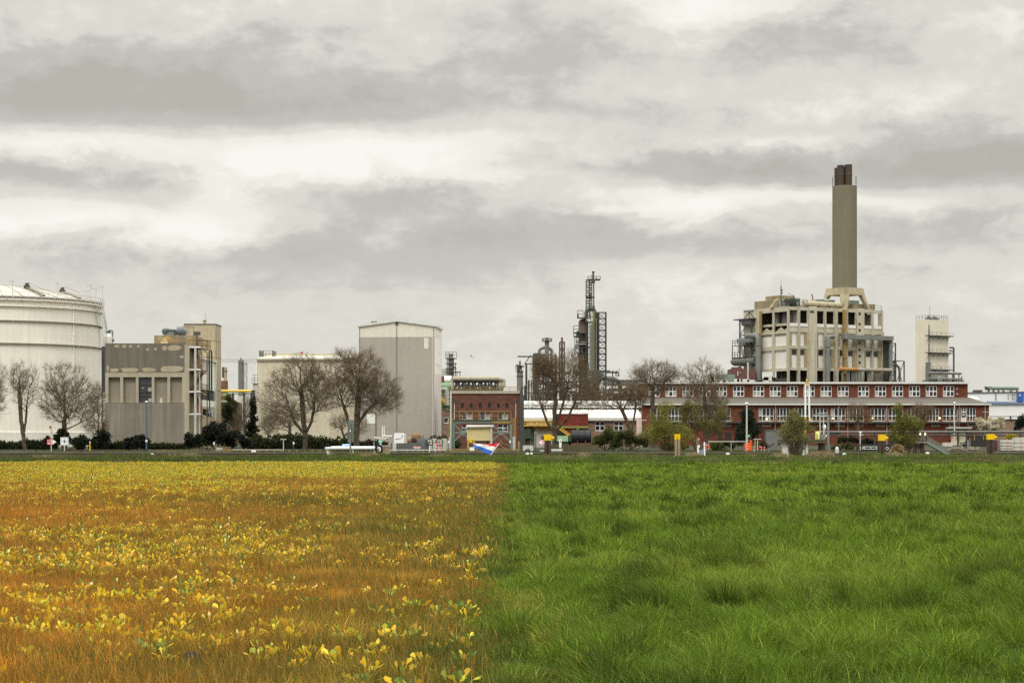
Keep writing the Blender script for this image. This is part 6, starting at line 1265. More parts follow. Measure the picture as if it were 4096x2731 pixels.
for k, (px, y0, w, lab) in enumerate(((2870,1790,30,'low green bush right of the orange lifebuoy'), (3390,1760,45,'dark low bush under the twin dark pipes'), (3470,1772,45,'dark green hedge behind the grey pipe pole'), (3880,1780,40,'dark hedge below the cream doors of the brick office'))):
    put_bush('low_bush', lab, 'bush', 214 if k == 0 else 300, px, [(px-w*.5, y0, w*.6, 14), (px+w*.5, y0, w*.6, 13), (px, y0-4, w*.5, 14)], 1800, .16, MID if k == 0 else DK, 110+k, 4)

for k, (px, y0, w, lab) in enumerate(((2700,1785,60,'olive scrub at the foot of the yellow willow and striped capped post'), (2905,1778,36,'low scrub behind the grey rail fence'), (3060,1782,40,'brown green scrub left of the concrete loading platform'), (3385,1788,60,'brown scrub on the quay right of the grey capped post'), (3640,1785,60,'low green scrub behind the metal stair landing'))):
    put_bush('scrub', lab, 'bush', 216+k*3, px, [(px-w*.6, y0, w*.5, 14), (px+w*.5, y0+2, w*.6, 12), (px, y0-5, w*.5, 14)], 1600, .13, ((.035,.036,.014), (.115,.105,.035)), 130+k, 6)
# ================================================================ mooring posts (dolphins) in the canal
for k, (px0, px1, ytop, ymid, lab) in enumerate(((2176,2205,1737,1761,'dark timber mooring post with plain yellow cap before the tall rusty tree'), (2698,2721,1735,1757,'weathered grey mooring post with striped yellow cap before the yellow willow'), (3514,3540,1737,1762,'dark mooring post with yellow cap behind the white framed flatbed trailer'), (3948,3975,1735,1758,'dark mooring post with yellow cap beside the stacked grey blocks'))):
    t = T('mooring_dolphin', lab, 'mooring post', 186, (px0+px1)/2, z=-2.2, group='yellow capped mooring posts in the canal'); X, Z = t.x, t.z
    w_ = (X(px1)-X(px0))/2
    m = MB(); [m.tube([(sx*w_*.52, sy*w_*.52, 0), (sx*w_*.48, sy*w_*.48, Z(ymid)+.05)], w_*.46, 10) for sx in (-1, 1) for sy in (-1, 1)]
    if k != 1: m.tube([(0, .1, 0), (0, .1, Z(ymid))], w_*.5, 8)
    t.part('pile', m, M['wood'] if k != 1 else M['woodlt'])
    m = MB()
    if k == 1: [m.tube([(sx*w_*.5, sy*w_*.5, Z(ymid)), (sx*w_*.5, sy*w_*.5, Z(ytop))], w_*.49, 10) for sx in (-1, 1) for sy in (-1, 1)]
    else: m.box(-w_, w_, -w_, w_, Z(ymid), Z(ytop))
    t.part('yellow_cap', m, M['byellow'])
    if k != 1:
        m = MB(); zc = (Z(ymid)*.6+Z(ytop)*.4); m.tube([(w_, 0, zc), (w_+.12, 0, zc)], .2, 10); m.tube([(w_+.1, 0, zc), (w_+.28, 0, zc)], .13, 10); t.part('bollard_head', m, M['byellow'])
# ================================================================ signs and marker posts on the left quay
def slab(m, x0, x1, z0, z1, y0, y1): m.box(x0, x1, y0, y1, z0, z1)
t = T('no_mooring_sign', 'white arrow shaped board with red crossed P on a grey post at the left', 'sign', 204, 205); X, Z = t.x, t.z
m = MB(); m.bar((0, 0, -.2), (0, 0, Z(1724)), .09); t.part('post', m, M['steel_lt'])
m = MB(); m.box(X(189), X(210), -.08, -.05, Z(1778), Z(1756)); m.prism([(X(210)+.003, Z(1778)), (X(226), Z(1767)), (X(210)+.003, Z(1756))], -.08, -.05); bo = t.part('board', m, M['white'], smooth=False)
m = MB(); a, b, c, d = X(189), X(210), Z(1778), Z(1756); w_ = .07
m.box(a, b, -.095, -.083, c, c+w_); m.box(a, b, -.095, -.083, d-w_, d); m.box(a, a+w_, -.095, -.083, c+w_, d-w_); m.box(b-w_, b, -.095, -.083, c+w_, d-w_)
m.add([(a+.04, -.1, d-.01), (a+.13, -.1, d-.01), (b-.03, -.1, c+.01), (b-.12, -.1, c+.01)], [(0,3,2,1)]); t.part('red_border', m, M['red'], bo, smooth=False)
m = MB(); ca = (a+b)/2; m.box(ca-.13, ca-.06, -.092, -.082, c+.12, d-.12); m.box(ca-.06, ca+.1, -.092, -.082, d-.18, d-.12); m.box(ca-.06, ca+.1, -.092, -.082, d-.32, d-.27); m.box(ca+.06, ca+.12, -.0922, -.0822, d-.3, d-.14); t.part('letter', m, M['black'], bo, smooth=False)
m = MB(); m.box(-.14, .2, -.08, .08, Z(1729), Z(1723)); m.tube([(.02, 0, Z(1745)), (.02, 0, Z(1729))], .07, 8); t.part('lamp_head', m, M['ivory'])
m = MB(); m.box(X(198), X(205), -.06, .1, Z(1713), Z(1703)); m.bar((0, 0, Z(1724)), (0, 0, Z(1712)), .05); t.part('orange_beacon', m, M['rust'])
t = T('white_cross_sign', 'white square sign with black plus on a grey post at the left', 'sign', 203, 258); X, Z = t.x, t.z
m = MB(); m.bar((0, 0, -.2), (0, 0, Z(1781)), .1); t.part('post', m, M['steel_lt'])
m = MB(); m.box(X(242), X(274), -.04, 0, Z(1781), Z(1748)); bo = t.part('board', m, M['white'], smooth=False)
m = MB(); m.box(X(244.5), X(271.5), -.048, -.043, Z(1779), Z(1778)); m.box(X(244.5), X(271.5), -.048, -.043, Z(1751), Z(1750)); m.box(X(244), X(245), -.048, -.043, Z(1779), Z(1750)); m.box(X(271), X(272), -.048, -.043, Z(1779), Z(1750)); t.part('thin_border', m, M['steel'], bo, smooth=False)
m = MB(); cz = Z(1764.5); m.box(-.2, .2, -.052, -.043, cz-.035, cz+.035); m.box(-.035, .035, -.0525, -.0435, cz-.21, cz+.21); t.part('plus_mark', m, M['black'], bo, smooth=False)
t = T('arrow_sign', 'white arrow board with red square half hidden behind a yellow capped post', 'sign', 198, 2168); X, Z = t.x, t.z
m = MB(); m.bar((X(2180), .04, -.2), (X(2180), .04, Z(1779)), .1); t.part('post', m, M['steel_lt'])
m = MB(); m.prism([(X(2170)-.003, Z(1779)), (X(2170)-.003, Z(1758)), (X(2153), Z(1768.5))], -.05, 0); m.box(X(2170), X(2192), -.05, 0, Z(1779), Z(1758)); bo = t.part('board', m, M['white'], smooth=False)
m = MB(); a, b, c, d = X(2170), X(2192), Z(1779), Z(1758); w_ = .09; m.box(a, b, -.06, -.053, c, c+w_); m.box(a, b, -.06, -.053, d-w_, d); m.box(a, a+w_, -.06, -.053, c+w_, d-w_); m.box(b-w_, b, -.06, -.053, c+w_, d-w_); t.part('red_border', m, M['red'], bo, smooth=False)
t = T('narrow_white_sign', 'narrow upright white board with small black symbol right of the tall rusty tree', 'sign', 197, 2241); X, Z = t.x, t.z
m = MB(); m.bar((0, 0, -.1), (0, 0, Z(1789)), .05); t.part('post', m, M['steel_lt'])
m = MB(); m.box(X(2236.5), X(2246), -.04, 0, Z(1789), Z(1755)); bo = t.part('board', m, M['white'], smooth=False)
m = MB(); m.prism([(X(2239.5), Z(1767)), (X(2243.5), Z(1767)), (X(2242), Z(1759))], -.05, -.043); m.box(X(2240.5), X(2242.8), -.05, -.043, Z(1768.4), Z(1767.3)); t.part('symbol', m, M['black'], bo, smooth=False)
for px, yt, yb, Y_, mt, mh, lab in ((360,1765,1803,204,'byellow','white','yellow marker post with white tip right of the plus sign'), (985,1745,1773,238,'mustard','ivory','faded yellow marker post in the dark bushes left of the cream hall'), (1638,1742,1771,226,'byellow','white','yellow marker post with white tip right of the white cabinet')):
    t = T('marker_post', lab, 'marker post', Y_, px, group='slim yellow marker posts'); zt = t.z(yt); zb = min(0, t.z(yb)) if t.z(yb) < .4 else 0
    m = MB(); m.tube([(0, 0, -.1), (0, 0, zt*.86)], .055, 8); t.part('post', m, M[mt]); m = MB(); m.tube([(0, 0, zt*.86+.002), (0, 0, zt)], .06, 8); t.part('tip', m, M[mh])
for px, yt, yb, lab in ((856,1767,1778,'short post with white reflector left of the yellow frames'), (1174.5,1767,1777,'short post with white reflector right of the first lamp post'), (1795,1762,1771,'short post with white reflector left of the gantry pile'), (2040,1761,1771,'short post with white reflector at the right end of the gantry')):
    t = T('reflector_post', lab, 'marker post', 206 if px < 1700 else 199, px, z=GZ if px < 1700 else -.8); Z = t.z
    m = MB(); m.bar((0, 0, -.2), (0, 0, Z(yb)), .07); t.part('post', m, M['steel_dk']); m = MB(); m.box(-.075, .075, -.06, .06, Z(yb)+.003, Z(yt)); t.part('reflector', m, M['white'])
# lamp posts
t = T('blue_lamp_post', 'tall thin blue lamp post before the grey concrete building', 'street lamp', 206, 586); X, Z = t.x, t.z
m = MB(); m.tube([(0, 0, -.1), (0, 0, Z(1610))], [.085, .055], 8); t.part('pole', m, M['blue']); m = MB(); m.ball((0, 0, Z(1607)), (.16, .16, .1), 10, 6); t.part('lamp_head', m, M['white'])
m = MB(); m.box(-.1, .1, -.13, .1, Z(1767), Z(1759)); t.part('switch_box', m, M['white']); m = MB(); m.box(-.25, .25, -.2, .2, -.1, .12); t.part('foot', m, M['dark'])
for px, yt, yb, Y_, w_, lab in ((1134,1755,1806,206,12,'T shaped white lamp post before the plane tree hedge'), (1496,1757,1785,222,12,'T shaped pale lamp post left of the white radar equipment'), (3030,1754,1806,206,14,'T shaped white lamp post right of the orange barriers')):
    t = T('quay_lamp', lab, 'street lamp', Y_, px, group='T shaped low quay lamps'); X, Z = t.x, t.z
    m = MB(); m.tube([(0, 0, -.2), (0, 0, Z(yt+2))], .05, 8); t.part('pole', m, M['steel_lt']); m = MB(); m.box(X(px-w_), X(px+w_), -.12, .12, Z(yt+3), Z(yt)); t.part('lamp_head', m, M['ivory'])
for px, yt, Y_, hx, lab in ((3818,1609,318,0,'tall beige street lamp before the right half of the brick office'), (3298,1706,300,1,'short lamp post with bulky white head behind the concrete platform'), (2987,1612,218,0,'tall thin lamp pole behind the green sign')):
    t = T('street_lamp', lab, 'street lamp', Y_, px); X, Z = t.x, t.z
    m = MB(); m.tube([(0, 0, -.1), (0, 0, Z(yt+3))], [.12, .08], 8); t.part('pole', m, M['ivory'] if px == 3818 else M['steel_lt'])
    m = MB(); m.ball((0, 0, Z(yt+2)), (.28 if hx else .22, .2, .42 if hx else .14), 10, 6); t.part('lamp_head', m, M['white'])
for px, yt, Y_, lab in ((3488-62,1623,320,'thin grey flagpole before the brick office windows')[:4],):
    t = T('thin_pole', 'thin grey pole standing before the middle windows of the brick office', 'pole', 318, 3355); m = MB(); m.tube([(0, 0, 0), (0, 0, t.z(1624))], .09, 6); t.part('pole', m, M['steel'])
# ================================================================ near bank sign back
t = T('sign_back', 'tall narrow grey green board seen from behind before the largest plane tree', 'sign', 142, 1402, z=-.6); X, Z = t.x, t.z
m = MB(); m.box(X(1391), X(1414), 0, .05, Z(1768), Z(1682)); m.box(X(1391), X(1393), -.06, -.003, Z(1768), Z(1682)); m.box(X(1412), X(1414), -.06, -.003, Z(1768), Z(1682)); m.box(X(1391)-.02, X(1414)+.02, -.03, .08, Z(1682)+.002, Z(1680)); bo = t.part('board', m, M['postgreen'], smooth=False)
m = MB(); m.tube([(0, -.1, 0), (0, -.1, Z(1690))], .06, 8); t.part('post', m, M['steel']); m = MB(); m.ball((0, -.16, Z(1724)), (.05, .05, .08), 8, 6); m.box(X(1397), X(1399), -.1, -.01, Z(1767), Z(1763)); t.part('clamp', m, M['white'], bo)
# ================================================================ barge: wheelhouse, radar mast, flag
t = T('barge', 'white barge wheelhouse with glass sides rising behind the near bank', 'boat', 166, 1412, z=-1.2); X, Z = t.x, t.z
xl, xr = X(1325), X(1503); zr = Z(1794); zb = Z(1826)
m = MB(); m.prismz([(X(1150), -2.2), (X(1900), -2.2), (X(2000), 0), (X(1900), 2.2), (X(1150), 2.2), (X(1120), 0)], -.6, .55); t.part('hull', m, M['steel_dk'], smooth=False)
m = MB(); m.box(X(1308), X(1515), -1.7, 1.7, zr, Z(1787)); m.box(X(1330), X(1495), -1.4, 1.4, Z(1787)+.003, Z(1784)); t.part('wheelhouse_roof', m, M['white'], smooth=False)
m = MB()
for xa, xb in ((X(1315), X(1331)), (X(1508), X(1494))):
    for yy in (-1.5, 1.5): m.add([(xa-.11, yy-.06, zr-.01), (xa+.11, yy-.06, zr-.01), (xb+.13, yy-.06, .5), (xb-.13, yy-.06, .5), (xa-.11, yy+.06, zr-.01), (xa+.11, yy+.06, zr-.01), (xb+.13, yy+.06, .5), (xb-.13, yy+.06, .5)], [(0,3,2,1),(4,5,6,7),(0,1,5,4),(1,2,6,5),(2,3,7,6),(3,0,4,7)])
for px in (1418,): m.bar((X(px), -1.5, .5), (X(px), -1.5, zr), .1); m.bar((X(px), 1.5, .5), (X(px), 1.5, zr), .1)
m.box(X(1330), X(1495), -1.52, 1.52, .4, .62); t.part('window_frame', m, M['ivory'], smooth=False)
m = MB(); m.box(X(1318), X(1505), -1.45, -1.44, zr-.08, zr-.01); m.box(X(1345), X(1365), -.5, .3, .62, 1.2); m.box(X(1428), X(1436), -.3, 0, .62, 1.35); m.box(X(1478), X(1492), -.5, .3, .62, 1.3); t.part('console', m, M['black'], smooth=False)
gl = bpy.data.materials.new('wheelhouse_glass'); gl.use_nodes = True; gb = gl.node_tree.nodes['Principled BSDF']; gb.inputs['Transmission Weight'].default_value = 1; gb.inputs['Roughness'].default_value = .02; gb.inputs['IOR'].default_value = 1.02; gb.inputs['Base Color'].default_value = (.8,.82,.78,1)
m = MB(); m.add([(X(1316), -1.51, zr), (X(1507), -1.51, zr), (X(1493), -1.51, .62), (X(1332), -1.51, .62)], [(0,3,2,1)]); t.part('front_glass', m, gl, smooth=False)
m = MB(); m.tube([(X(1371), -.5, Z(1782)+.02), (X(1400), -.5, Z(1780)+.02)], .11, 10); t.part('rolled_cover', m, mat('blue_cover', C(125,155,190), .8))
m = MB(); m.tube([(X(1521)+.26*math.cos(a), -1.8, Z(1795)+.32*math.sin(a)) for a in np.linspace(0, 2*math.pi, 21)], .09, 8, False); t.part('tyre_fender', m, M['rubber'])
t = T('radar_mast', 'white radar scanner mast with two bars on the barge deck', 'radar', 172, 1525, z=-.7); X, Z = t.x, t.z
m = MB(); m.tube([(X(1522), 0, 0), (X(1522), 0, Z(1750))], .09, 8); m.tube([(X(1530), 0, Z(1748)), (X(1530), 0, Z(1704))], .035, 8); m.tube([(X(1537), 0, Z(1742)), (X(1537), 0, Z(1702))], .03, 8); t.part('mast', m, M['white'])
m = MB(); m.bar((X(1496), -.1, Z(1748)), (X(1535), -.1, Z(1752)), .09); m.bar((X(1531), -.15, Z(1741)), (X(1568), -.15, Z(1742.5)), .11); t.part('scanner_bar', m, M['white']); m = MB(); m.box(X(1520), X(1545), -.15, .15, Z(1757), Z(1748)); m.ball((X(1549), 0, Z(1752)), (.2, .15, .12), 12, 8); t.part('radar_drum', m, M['ivory'])
m = MB(); m.box(X(1513), X(1531), -.14, -.1, Z(1770), Z(1761)); bo = t.part('name_board', m, M['signgreen'], smooth=False); m = MB(); m.box(X(1517), X(1528), -.16, -.143, Z(1768), Z(1762.5)); t.part('white_panel', m, M['white'], bo, smooth=False)
m = MB(); [m.box(X(a), X(a+1.5), -.168, -.163, Z(1766.5), Z(1764)) for a in (1518.5, 1521.5, 1524.5)]; t.part('lettering', m, M['black'], bo, smooth=False)
m = MB(); m.box(X(1530), X(1555), .5, 1.2, 0, Z(1783)); t.part('deck_box', m, M['woodlt'], smooth=False)
# flag
t = T('dutch_flag', 'red white and blue flag drooping from a slanted white staff behind the bank', 'flag', 160, 1962, z=-1.0); X, Z = t.x, t.z
zp = lambda a, b: np.array([X(1700+a/3.075), Z(1350+b/3.075)])
def strip(A, B, n=14, ph=0):      # A: upper edge (staff to tip), B: lower edge
    V, Fc = [], []
    ci = lambda Q, u: Q[min(len(Q)-2, int(u*(len(Q)-1)))]*(1-(u*(len(Q)-1)-min(len(Q)-2, int(u*(len(Q)-1)))))+Q[min(len(Q)-2, int(u*(len(Q)-1)))+1]*(u*(len(Q)-1)-min(len(Q)-2, int(u*(len(Q)-1))))
    for i_ in range(n+1):
        u = i_/n; a, b = ci(A, u), ci(B, u)
        for j_ in range(5):
            p = a+(b-a)*j_/4; V.append((p[0], .09*math.sin(u*9+p[1]*3)*u, p[1]))
    for i_ in range(n):
        for j_ in range(4): k_ = i_*5+j_; Fc.append((k_, k_+1, k_+6, k_+5))
    mb = MB().add(V, Fc); mb.add([(x_, y_+.012, z_) for x_, y_, z_ in V], [f[::-1] for f in Fc]); return mb
E_ = [zp(905,1300), zp(830,1306), zp(735,1308)]; L1 = [zp(868,1345), zp(800,1325), zp(735,1312)]
m = strip(E_, L1); cl = t.part('red_stripe', m, M['flagred'])
W0 = [zp(868,1345), zp(800,1325), zp(735,1312), zp(670,1306), zp(600,1300)]; W1 = [zp(832,1392), zp(770,1372), zp(700,1345), zp(650,1328), zp(620,1318)]
t.part('white_stripe', strip(W0, W1), M['flagwhite'])
B1 = [zp(802,1442), zp(740,1412), zp(680,1385), zp(620,1352), zp(583,1330)]; t.part('blue_stripe', strip(W1, B1), M['flagblue'])
m = MB(); a, b = zp(795,1462), zp(912,1298); d_ = (a-b); a = a+d_*.6; m.tube([(a[0], 0, a[1]), (b[0], 0, b[1])], .025, 8); t.part('staff', m, M['white'])
# ================================================================ goods on the left quay
t = T('steel_skip', 'long grey steel container with red and white panel on the quay', 'container', 205, 1627); X, Z = t.x, t.z
m = MB(); m.box(X(1563), X(1692), 0, 2.2, 0, Z(1772)); [m.box(X(1563)-.02, X(1692)+.02, -.05, -.003, Z(py), Z(py-1.6)) for py in (1798, 1791, 1786, 1781, 1776, 1773)]; [m.box(X(px), X(px)+.1, -.07, -.002, 0, Z(1772)) for px in (1563, 1592, 1688)]; t.part('body', m, M['steel'], smooth=False)
m = MB(); m.box(X(1652), X(1684), -.08, -.055, Z(1790), Z(1785)); bo = t.part('red_panel', m, mat('faded_red_label', C(205,110,105), .6), smooth=False); m = MB(); [m.box(X(1654+k*3.4), X(1656+k*3.4), -.09, -.083, Z(1788.8), Z(1786.2)) for k in range(8)]; m.box(X(1656), X(1680), -.08, -.056, Z(1794), Z(1791.5)); t.part('white_lettering', m, M['white'], bo, smooth=False)
m = MB(); m.box(X(1571), X(1586), -.3, -.06, .0, Z(1771)); t.part('cable_box', m, M['ivory'], smooth=False)
t = T('white_cabinet', 'white rounded cabinet with a thin dark logo behind the grey container', 'cabinet', 211, 1597); X, Z = t.x, t.z
xa, xb, zt = X(1576), X(1617), Z(1731); m = MB(); m.prism([(xa, 0), (xb, 0), (xb, zt-.12), (xb-.12, zt), (xa+.12, zt), (xa, zt-.12)], 0, 1.3); t.part('body', m, M['white'], smooth=False)
m = MB(); m.box(xb+.003, xb+.2, .1, 1.3, 0, zt-.08); t.part('side', m, M['ivory'], smooth=False)
m = MB(); pts = [(X(1581), Z(1756)), (X(1588), Z(1755)), (X(1595), Z(1755)), (X(1603), Z(1752)), (X(1611), Z(1751))]; [m.bar((a[0], -.01, a[1]), (b[0], -.01, b[1]), .03) for a, b in zip(pts[:-1], pts[1:])]; m.ball((X(1609), 0, Z(1743)), (.07, .02, .09), 10, 6); [m.box(X(px), X(px)+.06, -.012, -.002, Z(1757), Z(1754)) for px in (1584, 1590, 1594)]; t.part('logo', m, M['steel_dk'])
for k, (px, r_, lab) in enumerate(((1718,.36,'left upright black ring wheel on the quay beside the grey container'), (1757,.36,'right upright black ring wheel on the quay near the gantry'))):
    t = T('cable_wheel', lab, 'wheel', 206, px, group='upright cable wheels on the quay'); Z = t.z; zc = Z(1768)
    m = MB(); m.tube([(.37*math.cos(a), 0, zc+.37*math.sin(a)) for a in np.linspace(0, 2*math.pi, 25)], .05, 8, False); t.part('rim', m, M['rubber'])
    m = MB(); m.bar((0, .05, zc-.36), (0, .05, zc+.36), .05); m.bar((-.36, .05, zc), (.36, .05, zc), .05); m.bar((-.3, .05, 0), (-.3, .05, zc-.2), .08); m.bar((.3, .05, 0), (.3, .05, zc-.2), .08); t.part('stand', m, M['steel_dk'])
for px, lab, sz in ((1726,'left grey stone block behind the cable wheel',1.0), (1768,'right grey stone block behind the cable wheel near the gantry',.9)):
    t = T('stone_block', lab, 'block', 214, px); m = MB(); m.box(-.55*sz, .6*sz, 0, .8, 0, t.z(1753)); m.box(.603*sz, .95*sz, .1, .8, 0, t.z(1762)); t.part('block', m, M['ivory'], smooth=False)
t = T('brown_pump', 'rust brown pump with round flanges behind the grey container', 'pump', 214, 1665); X, Z = t.x, t.z
m = MB(); m.tube([(X(1630), 0, Z(1763)), (X(1656), 0, Z(1760))], .3, 12); m.tube([(X(1660), -.5, Z(1762)), (X(1660), .5, Z(1762))], .5, 14); m.tube([(X(1672), 0, Z(1745)), (X(1672), 0, Z(1768))], .4, 12); m.ball((X(1664), 0, Z(1744)), (.5, .4, .35), 12, 8); m.box(X(1632), X(1690), -.3, .5, 0, Z(1770)); t.part('casing', m, mat('brown_pump_metal', C(110,85,60), .8, var=.25))
m = MB(); m.tube([(X(1657), -.56, Z(1763)), (X(1657), -.505, Z(1763))], .3, 14); t.part('dark_opening', m, M['dark'])
t = T('dark_tarpaulin', 'dark blue grey covered heap between pump and cable wheels', 'heap', 213, 1692); m = MB(); m.ball((0, 0, 0), (.8, .6, t.z(1749)), 14, 10); t.part('cover', m, mat('dark_cover', C(62,70,70), .8))
for px, top, mt, lab, st in ((1718.5,1782,'white','white bollard before the left cable wheel',0), (1744,1770,'white','leaning red and white striped pole between the cable wheels',1), (1763,1776,'red','thin red post before the right cable wheel',0)):
    t = T('quay_post', lab, 'post', 199, px, z=-.75); Z = t.z; zt = Z(top); m = MB(); dx = .12 if st else 0
    m.tube([(-dx, 0, 0), (dx*.5, 0, zt)], .055 if mt == 'white' else .03, 8); t.part('post', m, M[mt])
    if st: m = MB(); [m.tube([(-dx+dx*1.5*f, 0, zt*f), (-dx+dx*1.5*(f+.07), 0, zt*(f+.07))], .062, 8) for f in (.35, .5, .65, .8, .93)]; t.part('red_band', m, M['red'])
# railings along the left bank
t = T('low_yellow_railing', 'long low yellow railing along the canal before the bare trees', 'railing', 198, 1050, z=-.75); X, Z = t.x, t.z
m = MB(); hz = Z(1797); xs_ = np.arange(598, 1800, 31.0)
for px in xs_: m.bar((X(px), 0, -.3), (X(px), 0, hz), .06)
t.part('post', m, M['mustard']); m = MB(); m.bar((X(598), 0, hz-.35), (X(1800), 0, hz-.35), .05); m.bar((X(598), 0, hz-.12), (X(930), 0, hz-.12), .04); t.part('rail', m, M['mustard'])
t = T('yellow_frame_stack', 'cluster of upright yellow frames left of the white placard', 'frame', 196, 888, z=-.8); X, Z = t.x, t.z
m = MB()
for k in range(8): px = 862+k*8; m.bar((X(px), .3, 0), (X(px), .3, Z(1785)), .06)
for a, b in ((859, 895), (880, 917)): m.bar((X(a), 0, Z(1797)), (X(b), 0, Z(1797)), .05); m.bar((X(a), 0, Z(1808)), (X(b), 0, Z(1808)), .05); m.bar((X(a), 0, 0), (X(a), 0, Z(1797)), .06); m.bar((X(b), 0, 0), (X(b), 0, Z(1797)), .06)
t.part('frame', m, M['mustard']); m = MB(); m.box(X(864), X(890), .1, .2, Z(1804), Z(1791)); t.part('pale_plate', m, M['ivory'], smooth=False)
t = T('jetty_railing', 'double yellow railing with a white top pipe right of the yellow frames', 'railing', 195.5, 1050, z=-.8); X, Z = t.x, t.z
m = MB(); [m.bar((X(px), 0, 0), (X(px), 0, Z(1800)), .06) for px in range(918, 1192, 30)]; m.bar((X(917), 0, Z(1809)), (X(1190), 0, Z(1809)), .07); m.bar((X(917), 0, Z(1817)), (X(1195), 0, Z(1817)), .07); t.part('yellow_rail', m, M['mustard']); m = MB(); m.tube([(X(923), .3, Z(1798.5)), (X(1129), .3, Z(1798.5))], .035, 6); t.part('white_pipe', m, M['ivory'])
m = MB(); m.box(X(1006), X(1024), -.06, -.02, Z(1813), Z(1799.5)); bo = t.part('placard', m, M['white'], smooth=False)
t = T('long_white_rail', 'long thin white rail running from the barge towards the gantry', 'railing', 196, 1660, z=-.8); X, Z = t.x, t.z
m = MB(); m.tube([(X(1530), 0, Z(1799.5)), (X(1780), 0, Z(1799.5))], .04, 8); [m.bar((X(px), .02, 0), (X(px), .02, Z(1799.5)), .04) for px in range(1540, 1790, 22)]; m.bar((X(1510), 0, Z(1809)), (X(1790), 0, Z(1809)), .05); t.part('rail', m, M['ivory'])
t = T('rubble_box', 'open brown skip heaped with pale rubble left of the grey container', 'skip', 203, 1541); X, Z = t.x, t.z
m = MB(); m.box(X(1528), X(1557), 0, 1, 0, Z(1786)); t.part('body', m, M['wood'], smooth=False); m = MB(); r5 = random.Random(2); [m.ball((X(1531+k*3), .4, Z(1784)), (.09, .1, .07), 6, 4) for k in range(8)]; t.part('rubble', m, M['ivory'])
t = T('yellow_buoy', 'small pale yellow cone on the jetty left of the barge', 'buoy', 195, 1253, z=-.7); m = MB(); m.lathe([(.16, 0), (.14, .28), (.02, t.z(1809))], n=12); t.part('cone', m, M['yellow'])
t = T('grey_culvert', 'flat grey concrete culvert lying on the left bank edge', 'culvert', 196, 313); m = MB(); m.box(-.35, .32, 0, .6, 0, .19); t.part('body', m, M['quay'], smooth=False); m = MB(); m.box(.2, .325, -.01, .3, .02, .14); t.part('opening', m, M['dark'], smooth=False)
for k, (px, py, w_, Y_, zz, lab) in enumerate(((607,1818,14,152,-1,'small white mooring stone lying low on the bank right of the blue lamp post'), (2912,1814,15,193.3,-.3,'white mooring block on the canal wall left of the orange barriers'), (3378,1815,16,193.3,-.3,'white mooring block on the canal wall right of the grey capped post'), (3711,1811,14,193.3,-.3,'white mooring stone at the foot of the metal stairs'), (2110,1814,15,193.3,-.3,'white plate on the canal wall below the green machine'), (2126,1813,11,193.3,-.3,'rounded pale stone on the canal wall below the green machine'))):
    z0 = EYE-(py+4-HY)*Y_/F; t = T('mooring_stone', lab, 'stone', Y_, px, z=z0); r_ = w_/2*Y_/F
    m = MB(); m.box(-r_, r_, 0, .3, -.0, .1); m.ball((0, .12, .1), (r_*.92, .15, .09), 12, 6); t.part('stone', m, M['white'])
# ================================================================ machine, black tank, pipes around the middle
t = T('green_machine', 'dark green bin machine with black opening on a pale base', 'machine', 206, 2117); X, Z = t.x, t.z
m = MB(); m.box(X(2098), X(2124), 0, 1.2, Z(1753), Z(1716)); m.box(X(2098), X(2100), 0, 1.2, Z(1778), Z(1753)-.002); m.box(X(2121), X(2134), .1, 1, Z(1757), Z(1742)); m.box(X(2124), X(2136), .2, 1, Z(1802), Z(1757)-.003); t.part('body', m, M['dkgreen'], smooth=False)
m = MB(); m.box(X(2100)+.01, X(2121)-.01, .3, 1.1, Z(1778), Z(1753)-.004); t.part('dark_opening', m, M['dark'], smooth=False)
m = MB(); m.prism([(X(2092), Z(1803)), (X(2092), Z(1781)), (X(2133), Z(1781)), (X(2134), Z(1803)), (X(2122), Z(1803)), (X(2116), Z(1793)), (X(2104), Z(1795)), (X(2098), Z(1803))], -.3, 1.1); t.part('base', m, M['steel_lt'], smooth=False)
t = T('grey_info_board', 'small grey board on a thin post right of the green machine', 'sign', 209, 2143); X, Z = t.x, t.z; m = MB(); m.bar((0, 0, 0), (0, 0, Z(1735)), .09); t.part('post', m, M['steel_dk']); m = MB(); m.box(X(2136), X(2151), -.1, -.05, Z(1737), Z(1725)); t.part('board', m, M['steel'], smooth=False)
t = T('rust_hopper', 'rust brown hopper behind the yellow capped mooring post', 'hopper', 216, 2170); X, Z = t.x, t.z; m = MB(); m.prism([(X(2161), Z(1744)), (X(2206), Z(1744)), (X(2200), Z(1762)), (X(2170), Z(1762))], 0, .8); m.box(X(2180), X(2195), .2, .6, 0, Z(1762)-.003); t.part('body', m, M['rust'], smooth=False)
t = T('black_tank', 'large black horizontal drum tank on an orange frame', 'tank', 208, 2324); X, Z = t.x, t.z
m = MB(); rr = (Z(1719)-Z(1771))/2; zc = (Z(1719)+Z(1771))/2; m.tube([(X(2285), 0, zc), (X(2363), 0, zc)], rr, 32); t.part('drum', m, M['black'])
m = MB(); [m.tube([(X(px), 0, zc), (X(px)+.06, 0, zc)], rr+.015, 32) for px in (2287, 2310, 2338, 2360)]; t.part('hoop', m, M['rubber'])
m = MB(); m.box(X(2292), X(2352), -.55, .55, Z(1777), Z(1772)); [m.bar((X(px), -.62, Z(1775)), (X(px), -.62, Z(1761)), .07) for px in (2309, 2341)]; [m.box(X(px), X(px)+.15, -.5, .5, 0, Z(1777)) for px in (2295, 2348)]; t.part('frame', m, M['rust'], smooth=False)
t = T('low_wall', 'low mossy retaining wall under the black tank', 'wall', 202, 2300); m = MB(); m.box(t.x(2180), t.x(2395), 0, .6, -.2, t.z(1778, 0)); t.part('wall', m, M['quay'], smooth=False)
